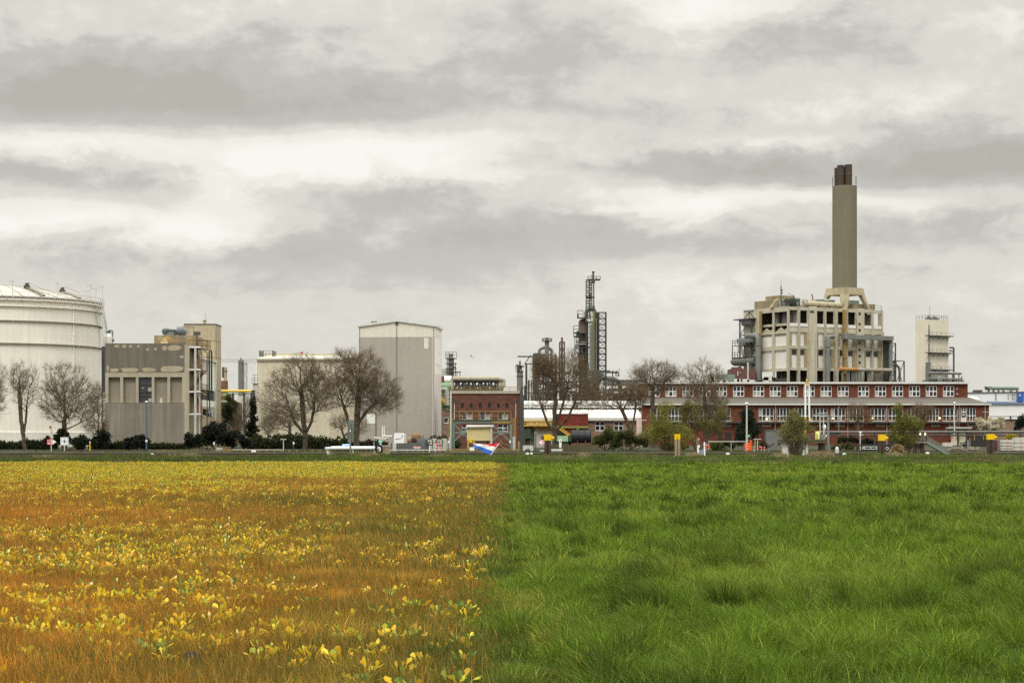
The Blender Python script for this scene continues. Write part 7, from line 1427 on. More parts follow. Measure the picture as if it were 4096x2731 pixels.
t = T('stacked_pipes', 'two pale pipes lying at the foot of the tall rusty tree', 'pipes', 199, 2215); X, Z = t.x, t.z; m = MB(); m.tube([(X(2160), 0, Z(1803)), (X(2250), 0, Z(1802))], .05, 8); t.part('pipe', m, M['steel_lt']); m = MB(); m.tube([(X(2205), .2, Z(1798)), (X(2250), .2, Z(1798))], .045, 8); t.part('pipe', m, M['steel_lt'])
# ================================================================ gauge frame, lifebuoy, barriers
t = T('gauge_frame', 'two white posts with a grey panel between them on the canal wall', 'gauge', 193, 2805, z=-1.4); X, Z = t.x, t.z
m = MB(); [m.box(X(px)-.07, X(px)+.07, -.07, .07, 0, Z(yt)) for px, yt in ((2792, 1780), (2818, 1774))]; t.part('post', m, M['white'], smooth=False)
m = MB(); m.box(X(2795.5), X(2814.5), -.03, .03, Z(1825), Z(1799)); t.part('panel', m, mat('blue_grey_panel', C(105,112,122), .6), smooth=False)
m = MB(); m.tube([(X(2817.5), -.12, Z(1776.5)), (X(2817.5), -.08, Z(1776.5))], .11, 14); m.box(X(2815), X(2820), -.1, -.05, Z(1771.5), Z(1767)); m.box(X(2796), X(2799), -.1, .0, Z(1790), Z(1779)); m.box(X(2796), X(2799), -.1, -.04, Z(1821), Z(1812)); t.part('dial', m, M['white'])
m = MB(); m.bar((X(2788), 0, Z(1780)), (X(2788), 0, Z(1752)), .03); m.ball((X(2795), 0, Z(1756)), (.06, .06, .13), 8, 6); m.bar((X(2795), 0, Z(1790)), (X(2795), 0, Z(1756)), .02); t.part('lamp', m, M['ivory'])
t = T('lifebuoy', 'orange lifebuoy ring hanging on a thin post beside the white gauge posts', 'lifebuoy', 199, 2831, z=GZ-.6); X, Z = t.x, t.z
zc = Z(1786.5); m = MB(); m.tube([(.15*math.cos(a), -.06, zc+.18*math.sin(a)) for a in np.linspace(0, 2*math.pi, 21)], .045, 8, False); t.part('ring', m, M['orange']); m = MB(); m.bar((X(2825), 0, 0), (X(2825), 0, Z(1772)), .04); m.box(-.06, .06, -.09, 0, zc+.1, zc+.2); t.part('post', m, M['steel_lt'])
t = T('green_direction_sign', 'small green sign with white letters on a striped post', 'sign', 207, 2991); X, Z = t.x, t.z
m = MB(); m.box(X(2982), X(2999.5), -.05, 0, Z(1746.5), Z(1737.5)); bo = t.part('board', m, M['signgreen'], smooth=False); m = MB(); [m.box(X(a), X(b), -.058, -.053, Z(c), Z(d)) for a, b, c, d in ((2984,2985.5,1745,1740), (2986.5,2989,1743,1741.8), (2990,2991.3,1745,1740), (2991.3,2992.5,1741,1740), (2994,2995.2,1745,1740), (2995.2,2997,1742.8,1742), (2997,2998,1745,1740))]; t.part('lettering', m, M['white'], bo, smooth=False)
m = MB(); zt = Z(1747); m.bar((0, .03, 0), (0, .03, zt), .07); t.part('post', m, M['white']); m = MB(); [m.box(-.04, .04, -.012, .07, zt*f, zt*(f+.09)) for f in (.08, .26, .44, .62, .8)]; t.part('dark_band', m, M['steel_dk'], smooth=False)
for k, (px, yt, w_, Y_, kind, lab) in enumerate(((2984,1772,12,204,1,'open orange barrier frame left of the stacked orange barrier boards'), (2999,1771,14,203,0,'front orange plastic barrier with upright slots'), (3003,1760,8,206,2,'tall orange folded barrier rising behind the slotted one'))):
    t = T('orange_barrier', lab, 'barrier', Y_, px, group='orange plastic barriers on the quay'); X, Z = t.x, t.z; w2 = w_/2*Y_/F; zt = Z(yt); zb = .62 if kind != 2 else .9
    m = MB()
    if kind == 1: m.box(-w2, w2, -.03, .03, zt-.1, zt); m.box(-w2, w2, -.03, .03, zb-.2, zb); m.box(-w2, -w2+.07, -.03, .03, zb, zt-.1); m.box(w2-.07, w2, -.03, .03, zb, zt-.1)
    elif kind == 0:
        m.box(-w2, w2, -.03, .03, zt-.09, zt); m.box(-w2, w2, -.03, .03, zb-.3, zb); [m.box(-w2+f*2*w2-.028, -w2+f*2*w2+.028, -.03, .03, zb, zt-.09) for f in (.06, .28, .5, .72, .94)]
    else: m.lathe([(w2*.6, .8), (w2, 1.0), (w2, zt-.1), (w2*.7, zt)], n=12)
    t.part('panel', m, M['orange']); m = MB(); [m.box(sx*w2*.6-.05, sx*w2*.6+.05, -.05, .05, 0, zb-.302) for sx in (-1, 1)] if kind != 2 else m.box(-w2*.8, w2*.8, -.05, .05, 0, .8); t.part('leg', m, M['orange'], smooth=False)
t = T('yellow_barrier_post', 'slim yellow post beside the T shaped lamp and red striped fence', 'post', 205, 3020.5); m = MB(); m.bar((0, 0, 0), (0, 0, t.z(1755)), .06); t.part('post', m, M['yellow'])
t = T('striped_fence', 'low red and white striped barrier fence right of the orange barriers', 'fence', 203, 3040); X, Z = t.x, t.z
m = MB(); [m.bar((X(px), 0, 0), (X(px), 0, Z(1786)), .055) for px in (3015.5, 3045, 3058)]; m.box(X(3038), X(3041), -.05, .0, Z(1788), Z(1783)); t.part('post', m, M['white']); m = MB(); [m.bar((X(a), .05, Z(py)), (X(b), .05, Z(py)), .05) for a, b, py in ((3032, 3058, 1786), (3032, 3058, 1794))]; [m.box(X(px)-.035, X(px)+.035, -.035, .035, Z(1797), Z(1790)) for px in (3015.5, 3045, 3058)]; t.part('red_rail', m, M['red'])
t = T('wire_fence', 'long grey rail fence on posts from plane tree to orange barriers', 'fence', 199, 2905, z=-.3); X, Z = t.x, t.z
m = MB(); m.tube([(X(2832), 0, Z(1765.5)), (X(2986), 0, Z(1765.5))], .035, 6); t.part('rail', m, M['steel_lt']); m = MB(); [m.bar((X(px), .04, 0), (X(px), .04, Z(1765.5)), .05) for px in (2834, 2924.5, 2984)]; t.part('post', m, M['steel_lt'])
# ================================================================ loading platform
t = T('loading_platform', 'grey concrete loading platform on white legs behind the feathery willow', 'platform', 189, 3225, z=-2.2); X, Z = t.x, t.z
m = MB(); m.box(X(3125), X(3304), 0, 3, Z(1771), Z(1763)); m.box(X(3125), X(3303), -.05, 3.05, Z(1763)+.003, Z(1757)); t.part('deck', m, M['quay'], smooth=False)
for a, b in ((3136, 3157), (3213, 3222), (3225, 3235)):
    m = MB(); m.box(X(a), X(b), .4, 1.6, 0, Z(1771)-.003); t.part('leg', m, M['ivory'], smooth=False)
m = MB(); m.tube([(X(3292), .8, 0), (X(3292), .8, Z(1771)-.004)], .34, 12); t.part('dark_pile', m, M['wood'])
m = MB(); m.rail([(X(3125), .1, Z(1757)), (X(3270), .1, Z(1757))], .5, .7, .04); m.box(X(3282), X(3302), .5, 1.5, Z(1757), Z(1738)); t.part('railing', m, M['steel'])
m = MB(); m.box(X(3266), X(3279), .2, .8, Z(1756), Z(1724)); t.part('yellow_locker', m, mat('pale_yellow_paint', C(222,200,110), .6), smooth=False)
for px, py in ((3156, 1742), (3304, 1743)): m = MB(); m.ball((X(px), -.1, Z(py)), (.06, .06, .13), 8, 6); t.part('reflector', m, M['white'])
t = T('metal_stair', 'grey metal stair leading up to the concrete loading platform from the left', 'stair', 192, 3095, z=-.3); X, Z = t.x, t.z
m = MB(); a, b = (X(3072), 0, Z(1803)), (X(3122), 0, Z(1772)); m.bar(a, b, .06, .18); m.bar((a[0], .8, a[2]), (b[0], .8, b[2]), .06, .18); m.rail([a, b], .5, .35, .03); [m.box(a[0]+(b[0]-a[0])*f, a[0]+(b[0]-a[0])*f+.2, 0, .8, a[2]+(b[2]-a[2])*f, a[2]+(b[2]-a[2])*f+.03) for f in np.linspace(0, .95, 9)]; t.part('flight', m, M['steel'])
t = T('ship_loading_crane', 'tall white twin loading arm with yellow joints above the feathery willow', 'loading arm', 190.5, 3234, z=-.4); X, Z = t.x, t.z
m = MB(); m.tube([(X(3227.5), 1, Z(1668)), (X(3227.5), 1, Z(1531))], .085, 10); m.bend([(X(3239), 1, Z(1531)), (X(3242.5), 1, Z(1545)), (X(3243.5), 1, Z(1660)), (X(3246), 1, Z(1684)), (X(3256), 1, Z(1684))], .085, 10, .25); t.part('arm', m, M['white'])
m = MB(); [m.bar((X(3224), 1.2, Z(py)), (X(3232), 1.2, Z(py-3)), .03) for py in range(1540, 1670, 7)]; m.bar((X(3231.5), 1.2, Z(1668)), (X(3231.5), 1.2, Z(1531)), .04); t.part('ladder', m, M['steel_lt'])
m = MB(); m.tube([(X(3227.5), 1, Z(1757)), (X(3227.5), 1, Z(1668))], .11, 10); m.box(X(3231), X(3239), .8, 1.2, Z(1543), Z(1530)); m.bar((X(3232.5), 1, Z(1530)), (X(3232.5), 1, Z(1512)), .1); m.bar((X(3245), .9, Z(1668)), (X(3252), .9, Z(1682)), .1); t.part('yellow_joint', m, M['yellow'])
m = MB(); m.bend([(X(3226), 1, Z(1540)), (X(3227), 1, Z(1528)), (X(3241), 1, Z(1528)), (X(3242), 1, Z(1540))], .06, 8, .15); m.box(X(3229), X(3236), .9, 1.1, Z(1511), Z(1508.5)); t.part('top_bow', m, M['steel_dk'])
t = T('service_gantry', 'thin grey pipe frame standing right of the twin loading arm', 'frame', 191.5, 3280, z=-.3); X, Z = t.x, t.z
m = MB(); m.tube([(X(3313), 0, -.6), (X(3313), 0, Z(1658))], .11, 10); m.tube([(X(3250), 0, Z(1659)), (X(3313), 0, Z(1659))], .05, 8); t.part('pole', m, M['postgreen']); m = MB(); [m.tube([(X(px), .1, Z(1757)), (X(px), .1, Z(1665))], .05, 8) for px in (3281, 3295)]; m.bar((X(3278), .1, Z(1665)), (X(3303), .1, Z(1665)), .08); [m.bar((X(a), .1, Z(1651)), (X(a+16), .1, Z(1651)), .06) for a in (3273, 3290)]; t.part('white_pipe', m, M['ivory'])
t = T('capped_post', 'thick grey mooring post with pale rounded cap on the canal wall', 'mooring post', 192.8, 3348, z=-1.6); X, Z = t.x, t.z
m = MB(); rr = (X(3356)-X(3340))/2; m.lathe([(rr, Z(1812)), (rr, Z(1800)), (rr*.85, Z(1792)), (rr*.6, Z(1788)), (.02, Z(1785.5))], n=18); t.part('cap', m, M['steel_lt']); m = MB(); m.lathe([(rr, 0), (rr*1.02, Z(1812)-.002)], n=18); t.part('post', m, M['rubber'])
# ================================================================ pipe line on posts, trailer, stairs, block stacks
t = T('twin_pipeline', 'long pair of dark grey pipes on posts before the brick office', 'pipeline', 240, 3680); X, Z = t.x, t.z
m = MB(); m.tube([(X(3280), 0, Z(1727)), (X(4200), 0, Z(1725))], .1, 8); m.tube([(X(3700), .3, Z(1730)), (X(4200), .3, Z(1730))], .08, 8); t.part('upper_pipe', m, M['steel'])
m = MB(); m.tube([(X(3280), .1, Z(1739)), (X(4200), .1, Z(1741))], .1, 8); m.box(X(3310), X(3360), .2, .5, Z(1738), Z(1729)); t.part('lower_pipe', m, M['steel_dk'])
m = MB(); [m.bar((X(px), .2, 0), (X(px), .2, Z(1726)), .16) for px in (3313, 3500, 3680, 3868, 4060, 4150)]; t.part('post', m, M['steel_dk'])
t = T('grey_pipe_pole', 'pale grey pole with white T shaped head before the twin pipes', 'pole', 210, 3441); X, Z = t.x, t.z
m = MB(); m.tube([(0, 0, -.2), (0, 0, Z(1743))], .055, 8); t.part('pole', m, M['steel_lt']); m = MB(); m.tube([(0, 0, Z(1743)), (0, 0, Z(1729))], .07, 8); m.box(X(3435), X(3448), -.1, .1, Z(1729), Z(1724.5)); m.box(X(3446), X(3452), -.1, .1, Z(1740), Z(1737)); t.part('head', m, M['white'])
t = T('flatbed_trailer', 'black flatbed trailer with a white side frame beside a mooring post', 'trailer', 201, 3478); X, Z = t.x, t.z
m = MB(); m.box(X(3444), X(3570), 0, 2.3, Z(1784), Z(1777)); m.box(X(3446), X(3514), -.0, .3, Z(1800), Z(1784)-.003); t.part('bed', m, M['black'], smooth=False)
m = MB(); a, b, c, d = X(3450), X(3508), Z(1796), Z(1785); m.box(a, b, -.06, -.01, d-.05, d); m.box(a, b, -.06, -.01, c, c+.05); [m.box(x_, x_+.05, -.06, -.01, c+.05, d-.05) for x_ in (a, X(3456), X(3482), b-.05)]; t.part('side_frame', m, M['white'], smooth=False)
for px in (3548, 3530):
    m = MB(); zc = Z(1793); m.tube([(X(px), -.05, zc), (X(px), .25, zc)], .38, 20); o = t.part('tyre', m, M['rubber']); m = MB(); m.tube([(X(px)+.14*math.cos(a), -.06, zc+.14*math.sin(a)) for a in np.linspace(0, 2*math.pi, 17)], .035, 6, False); t.part('rim', m, M['steel_lt'], o)
t = T('bank_stair', 'grey green metal stair descending to the right from a landing on dark piles', 'stair', 186, 3740, z=-2.2); X, Z = t.x, t.z
m = MB(); a, b = (X(3706), 0, Z(1767)), (X(3795), 0, Z(1818))
for yy in (0, 1.0): m.bar((a[0], yy, a[2]), (b[0], yy, b[2]), .06, .22)
[m.box(a[0]+(b[0]-a[0])*f, a[0]+(b[0]-a[0])*f+.25, .03, .97, a[2]+(b[2]-a[2])*f-.05, a[2]+(b[2]-a[2])*f) for f in np.linspace(.02, .95, 12)]; t.part('flight', m, M['postgreen'])
m = MB(); m.rail([a, b], .55, .38, .035); m.rail([(a[0], 1, a[2]), (b[0], 1, b[2])], .55, .38, .03); m.rail([(X(3685), 0, Z(1768)), a], .6, .4, .035); t.part('handrail', m, M['postgreen'])
m = MB(); m.box(X(3650), X(3708), 0, 1.4, Z(1771), Z(1768)); t.part('landing', m, M['postgreen'], smooth=False)
for px in (3665, 3693): m = MB(); m.tube([(X(px), .6, 0), (X(px), .6, Z(1771)-.003)], .2, 10); t.part('pile', m, M['wood'])
for px in (3681, 3701): m = MB(); m.ball((X(px), 0, Z(1735)), (.06, .06, .12), 8, 6); t.part('lamp', m, M['lamp'])
def stack(px0, px1, rows, Y_, lab, marks=True):
    t = T('block_stack', lab, 'pallet stack', Y_, (px0+px1)/2, group=None); X, Z = t.x, t.z
    for k, (zb, zt) in enumerate(rows):
        m = MB(); m.box(X(px0), X(px1), 0, 1.1, Z(zb)+.06, Z(zt)); o = t.part('wrapped_pallet', m, M['ivory'], smooth=False)
        m = MB(); [m.box(X(px0)+(X(px1)-X(px0))*f-.06, X(px0)+(X(px1)-X(px0))*f+.06, .02, 1.08, Z(zb), Z(zb)+.058) for f in (.1, .5, .9)]; t.part('pallet_foot', m, M['wood'], o, smooth=False)
        cx, cz = (X(px0)+X(px1))/2, (Z(zb)+Z(zt))/2; m = MB(); m.tube([(cx+.09*math.cos(a), -.006, cz+.1*math.sin(a)) for a in np.linspace(.6, 5.6, 9)], .02, 5, False); t.part('red_mark', m, mat('faded_red_print', C(205,95,85), .7) if 'rp' not in M else M['rp'], o)
M['rp'] = mat('faded_red_print', C(205,95,85), .7)
stack(4010,4052,[(1804,1795),(1795,1784),(1784,1772),(1772,1758)],206,'grey wrapped pallets of blocks in a four high stack beside the mooring post')
stack(4060,4110,[(1804,1790),(1790,1773),(1773,1749)],204,'taller grey pallet stack cut by the right edge')
stack(3777,3810,[(1788,1770)],208,'single grey wrapped pallet with red mark behind the metal stairs')
for px, w_, h_, lab in ((3830,40,16,'low heap of grey slabs right of the metal stairs'), (3895,42,11,'flat pale slab pile left of the right mooring post')):
    t = T('slab_pile', lab, 'slab pile', 204, px); X, Z = t.x, t.z; m = MB(); r6 = random.Random(px)
    for k in range(5): zz = .1+k*h_*204/F/5; s_ = w_*(1-.13*k); m.box(X(px-s_+r6.uniform(-4, 4)), X(px+s_+r6.uniform(-4, 4)), r6.uniform(-.2, .2), 1.5, zz-.1, zz+h_*204/F/5-.11)
    t.part('slabs', m, M['gravel'], smooth=False)
t = T('purple_barrier_board', 'dark purple board leaning between the right mooring post and the pallets', 'board', 207, 3989); m = MB(); m.box(t.x(3974), t.x(3989), 0, .15, 0, t.z(1760)); m.box(t.x(4004), t.x(4009), -.1, 0, 0, t.z(1762)); t.part('board', m, mat('dark_purple_board', C(70,38,52), .7), smooth=False)
t = T('dark_loader', 'dark shelter with yellow edges behind the right mooring post', 'shelter', 238, 3925); X, Z = t.x, t.z; m = MB(); m.box(X(3896), X(3946), 0, 2, 0.3, Z(1741)); t.part('body', m, M['dark'], smooth=False); m = MB(); [m.box(X(px), X(px)+.1, -.1, -.003, Z(1760), Z(1742)) for px in (3896, 3932)]; m.box(X(3980), X(4060), 1, 1.4, Z(1751), Z(1747)); t.part('yellow_trim', m, M['mustard'], smooth=False)
t = T('yellow_forsythia', 'small yellow flowering bush behind the pallet stacks', 'bush', 236, 4046); cs = [(t.x(4035+k*5), 0, t.z(1748)) for k in range(6)]; V, Fc, c = leaf_cloud(cs, [.35]*6, 500, .14, ((.25,.2,.02), (.55,.42,.03)), 5); np_mesh('crown', V, Fc, M['leaf'], t.o, c); V, Fc = limb_mesh([(0, 0, -.1)]*6, cs, [.03]*6, [.015]*6, 4); np_mesh('stem', V, Fc, M['bark2'], t.o)
# thin steel posts by the office entrance
t = T('fence_posts', 'row of thin grey fence posts before the cream doors', 'fence', 250, 3885); X, Z = t.x, t.z
m = MB(); [m.bar((X(px), 0, 0), (X(px), 0, Z(yt)), .07) for px, yt in ((3848,1760),(3872,1760),(3880,1750),(3886,1750),(3893,1745),(3908,1775),(3916,1775))]; m.bar((X(3848), 0, .6), (X(3916), 0, .6), .04); t.part('post', m, M['steel_lt'])
# ================================================================ bird and steam
t = T('gull', 'small dark winged gull flying in the sky above the truss bridge', 'bird', 190, 1886, z=EYE-(1425-HY)*190/F)
P_ = lambda a, b, d=0: ((a-575)/3.075*190/F, d, -(b-230)/3.075*190/F)
m = MB(); b0, b1 = P_(562, 226), P_(585, 236); m.tube([P_(556,224), P_(564,228), P_(574,232), P_(583,235), P_(590,240)], [.015, .05, .06, .04, .012], 10); t.part('body', m, M['ivory'])
for pts in ((P_(568,228), P_(572,215,-.1), P_(553,207,-.25)), (P_(578,233), P_(592,240,.1), P_(594,254,.25))):
    m = MB(); a, b, c = [Vector(p) for p in pts]; w_ = Vector((.06, .0, -.03)); m.add([a-w_, a+w_, b+w_*.8, b-w_*.8, c, a-w_+Vector((0, .02, 0)), a+w_+Vector((0, .02, 0)), b+w_*.8+Vector((0, .02, 0)), b-w_*.8+Vector((0, .02, 0))], [(0,1,2,3),(3,2,4),(6,5,8,7),(7,8,4)]); t.part('wing', m, M['steel_dk'], smooth=False)
# ================================================================ grass and field plants
def blades(name, x, y, h, w_, lx, ly, cols, z0=None, kind='stuff', label=None, cat='grass', curl=.6):
    n = len(x); r_ = np.random.default_rng(n); z = gz(x, y) if z0 is None else z0
    p = np.stack([x, y, z-.02], 1); a = r_.random(n)*np.pi; s = np.stack([np.cos(a), np.sin(a)*.6, np.zeros(n)], 1)*(w_/2)[:, None]
    L = np.stack([lx, ly, np.zeros(n)], 1); up = np.array([0, 0, 1.0])
    mid = p+up*(h*.58)[:, None]+L*(h*.35)[:, None]; tip = p+up*(h*(1-.18*np.hypot(lx, ly)))[:, None]+L*(h*(.35+curl))[:, None]
    V = np.stack([p-s, p+s, mid+s*.8, mid-s*.8, tip], 1).reshape(-1, 3)
    b = np.arange(n)[:, None]*5; Fc = (b[:, :, None]+np.array([[0,1,2],[0,2,3],[3,2,4]])[None]).reshape(-1, 3)
    # young tip paler than the foot of the blade
    c = np.repeat(cols[:, None, :], 5, 1)
    o = np_mesh(name, V, Fc, M['blade'], None, c.reshape(-1, 3)); tag(o, label, cat, kind=kind); return o
def scatter(n, d0, d1, side, seed, k=.30, pad=1.2):
    r_ = np.random.default_rng(seed); y = np.sqrt(r_.random(n)*(d1*d1-d0*d0)+d0*d0); hw = k*y+pad; return (r_.random(n)*hw)*side, y, r_
edge = lambda y: .8*(fbm(y, y*0, 3.2, 41, 5)-.5)
lerp = lambda a, b, t: np.asarray(a)[None]*(1-t[:, None])+np.asarray(b)[None]*t[:, None]
# --- right meadow
X_, Y_, H_, W_, LX, LY, CO = [], [], [], [], [], [], []
for n, d0, d1, hs, wd, seed in ((290000, 11.5, 24, 1.0, .0062, 1), (260000, 24, 45, .95, .0105, 2), (180000, 45, 80, .85, .024, 3), (150000, 80, 117, .8, .036, 4)):
    x, y, r_ = scatter(n, d0, d1, 1, seed); x = x+edge(y)-.42; keep0 = r_.random(n) < np.where(x < -.02, .6*np.exp((x+.02)/(.16+.005*y)), 1.0)
    tus = fbm(x, y, 1.3, 5, 3); big = fbm(x, y, 5.5, 8, 3); fine = fbm(x, y, .38, 15, 2)
    gap = np.clip((fine*.45+tus*.55-.26)/.12, .25, 1)                     # thin spots between tussocks
    keep = keep0 & (r_.random(n) < (.10+.90*gap))
    x, y, tus, big, fine = x[keep], y[keep], tus[keep], big[keep], fine[keep]; n = len(x)
    near = np.clip((x+.3)/.7, .35, 1); tf = fbm(x, y*.8, .30, 115, 2); h = hs*(.06+.13*np.clip(tus-.28, 0, 1)+.50*np.clip(tf-.40, 0, 1))*r_.uniform(.55, 1.25, n)*(.6+.4*near)
    t = np.clip(.15+.55*big+.35*(r_.random(n)-.3)+.25*(tus-.5), 0, 1)
    c = lerp((.070,.118,.020), (.235,.310,.065), t)
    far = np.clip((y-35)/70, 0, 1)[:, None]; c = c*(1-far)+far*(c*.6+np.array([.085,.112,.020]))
    yl = r_.random(n) < .06; c[yl] = np.array([.40,.40,.16])*r_.uniform(.7, 1.1, (yl.sum(), 1))
    bx = np.exp(-((x-.14)/.30)**2)*np.clip((24-y)/8, .2, 1); dry = r_.random(n) < .9*bx*np.clip((fbm(x, y, 1.6, 77)-.35)*3, 0, 1); c[dry] = np.array([.50,.40,.18])*r_.uniform(.6, 1.1, (dry.sum(), 1))
    wind = (fbm(x, y, 2.2, 55)-.5)
    pale = np.clip((fbm(x, y, 2.6, 121, 3)-.52)*5, 0, 1)*np.clip(r_.random(n)*1.4, 0, 1)*.6; c = c*(1-pale)[:, None]+pale[:, None]*np.array([.36, .36, .13]); dk = np.clip((fbm(x, y*.75, .36+.003*y.mean(), 95, 2)-.60)*9, 0, 1)*np.clip(fbm(x, y, 3, 99, 2)*3-.7, 0, 1); c = c*(1-.68*dk*np.clip(y/45, .72, 1))[:, None]; h = h*(1+.5*dk); c = c*np.array([.80, .90, .37])
    e_ = .08; e_ = .05; sx = (fbm(x+e_, y*.8, .30, 115, 2)-fbm(x-e_, y*.8, .30, 115, 2))*3; sy = (fbm(x, (y+e_)*.8, .30, 115, 2)-fbm(x, (y-e_)*.8, .30, 115, 2))*3; c = c*(.72+.5*np.clip(tf, .15, .85))[:, None]*r_.uniform(.55, 1.5, n)[:, None]
    X_.append(x); Y_.append(y); H_.append(h); W_.append(wd*r_.uniform(.6, 1.3, n)); LX.append(-.16+wind*.7-sx*.6+r_.normal(size=n)*.48); LY.append(r_.normal(size=n)*.45-.1-sy*.6); CO.append(c)
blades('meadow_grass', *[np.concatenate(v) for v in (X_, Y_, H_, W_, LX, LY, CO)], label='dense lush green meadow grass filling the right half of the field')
# --- left field: thin rusty grass
X_, Y_, H_, W_, LX, LY, CO = [], [], [], [], [], [], []
for n, d0, d1, hs, wd, seed in ((200000, 11.5, 24, 1.0, .005, 11), (170000, 24, 45, 1.0, .009, 12), (140000, 45, 80, .95, .017, 13), (110000, 80, 117, .9, .030, 14)):
    x, y, r_ = scatter(n, d0, d1, -1, seed); x = x+edge(y)+.16; k_ = r_.random(n) < np.where(x > -.30, np.exp(-(x+.30)/(.14+.005*y)), 1.0); x, y = x[k_], y[k_]; n = len(x)
    tus = fbm(x, y, 1.6, 25, 3); big = fbm(x, y, 7, 28, 3); fine = fbm(x, y, .45, 31, 2)
    fx = np.clip(-x/(.26*y), 0, 1)                                     # 0 at the seam, 1 at the far left
    h = hs*(.06+.14*tus+.06*fine)*r_.uniform(.5, 1.3, n)
    ru = np.clip(.04+.72*fx+1.1*(big-.5)+.5*(fine-.5)+r_.normal(size=n)*.22-.25*np.clip((y-55)/60, 0, 1), 0, 1)
    c = lerp((.27,.205,.03), (.63,.26,.032), ru)
    st = r_.random(n) < .16; c[st] = np.array([.68,.42,.09])*r_.uniform(.6, 1.1, (st.sum(), 1))
    gr = r_.random(n) < np.clip(.16+.5*(.5-fx)*np.clip(1-fx*1.6, 0, 1)+.9*np.clip(fbm(x, y, 2.4, 35)-.62, 0, 1)*2, 0, .75); c[gr] = np.array([.13,.165,.035])*r_.uniform(.6, 1.3, (gr.sum(), 1))
    sm_ = r_.random(n) < .95*np.exp(x/(.42+.014*y)); c[sm_] = lerp((.07,.10,.016), (.15,.15,.03), r_.random(sm_.sum())); h[sm_] *= .6
    og = r_.random(n) < .13*ru; c[og] = np.array([.88, .33, .045])*r_.uniform(.7, 1.1, (og.sum(), 1)); vv = np.clip(fbm(x, y, .6, 39, 2)*1.3, .65, 1.2)*r_.uniform(.6, 1.5, n); c = c*vv[:, None]
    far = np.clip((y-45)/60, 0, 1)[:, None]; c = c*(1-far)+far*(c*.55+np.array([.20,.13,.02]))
    X_.append(x); Y_.append(y); H_.append(h); W_.append(wd*r_.uniform(.6, 1.3, n)); LX.append(-.12+r_.normal(size=n)*.28); LY.append(r_.normal(size=n)*.25); CO.append(c)
# a few dark green tufts among the rust
r_ = np.random.default_rng(3)
for px, py in ((330,2650),(330,2655),(700,2045),(1390,1985),(905,2040),(1380,2030),(1180,2040),(1740,2640),(1960,2320),(2000,2330)):
    d = F*EYE/(py-HY); n = 260; x = (px-CX)*d/F+r_.normal(size=n)*.10; y = d+r_.normal(size=n)*.12
    X_.append(x); Y_.append(y); H_.append(r_.uniform(.08, .2, n)); W_.append(np.full(n, .010)); LX.append(r_.normal(size=n)*.5); LY.append(r_.normal(size=n)*.5); CO.append(np.array([[.07,.10,.02]])*r_.uniform(.6, 1.4, (n, 1)))
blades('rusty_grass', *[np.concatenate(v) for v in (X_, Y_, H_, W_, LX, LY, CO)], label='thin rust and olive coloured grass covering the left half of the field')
# --- bank: rank dark grass with straw patches
n = 170000; r_ = np.random.default_rng(6); y = r_.uniform(BANK0-1, 141, n); x = r_.uniform(-46, 46, n); y = np.where((x < 0) & (y < 117.5), y+8, y)
tus = fbm(x, y, 1.5, 61, 3); straw = np.clip((fbm(x, y, 3.0, 66, 3)-.57)*8, 0, 1)
h = (.05+.62*np.clip(tus-.30, 0, 1))*r_.uniform(.5, 1.3, n)
c = lerp((.026,.044,.009), (.125,.165,.028), np.clip(tus*2.2-.65+r_.normal(size=n)*.2, 0, 1)); m_ = r_.random(n) < straw*.7; c[m_] = np.array([.20,.155,.08])*r_.uniform(.6, 1.2, (m_.sum(), 1))
lft = np.clip(-x/20, 0, 1)[:, None]; c = c*(1-.25*lft)
blades('bank_grass', x, y, h, np.full(n, .035)*r_.uniform(.5, 1.4, n), r_.normal(size=n)*.4-.2, r_.normal(size=n)*.4, c, label='rank dark green grass on the low bank along the canal')
Px, Py, Ph, Pc = [], [], [], []
for px, py, w_, k in ((3285,1840,34,1.0),(3250,1835,22,.7),(3110,1838,26,.6),(2990,1848,20,.4),(2330,1865,20,.5),(2760,1818,24,.8),(2768,1816,16,.9),(1760,1815,40,.4),(1480,1825,40,.4),(200,1835,60,.4),(3560,1850,26,.7),(760,1832,60,.35)):
    d = 136.0; n = int(900*k); Px.append((px-CX)*d/F+r_.normal(size=n)*w_*.5*d/F); Py.append(d-1.5+r_.normal(size=n)*.9); Ph.append(r_.uniform(.15, .55, n)*(.6+.5*k)); Pc.append(np.array([[.30,.235,.13]])*r_.uniform(.5, 1.25, (n, 1)))
Px, Py, Ph, Pc = [np.concatenate(v) for v in (Px, Py, Ph, Pc)]; n = len(Px)
blades('dry_bank_grass', Px, Py, Ph, np.full(n, .035), r_.normal(size=n)*.6, r_.normal(size=n)*.5, Pc, label='tan tufts of dead grass scattered along the bank')
# --- far bank verge
n = 26000; y = r_.uniform(195.2, 212, n); x = r_.uniform(-62, 62, n); k_ = fbm(x, y, 5, 71, 3) > .45; x, y = x[k_], y[k_]; n = len(x)
c = lerp((.035,.045,.012), (.10,.10,.03), np.clip(fbm(x, y, 2, 72, 2)+r_.normal(size=n)*.15, 0, 1))
blades('quayside_grass', x, y, r_.uniform(.05, .22, n), np.full(n, .05), r_.normal(size=n)*.5, r_.normal(size=n)*.5, c, z0=np.full(n, GZ), label='short patchy grass on the far quay')
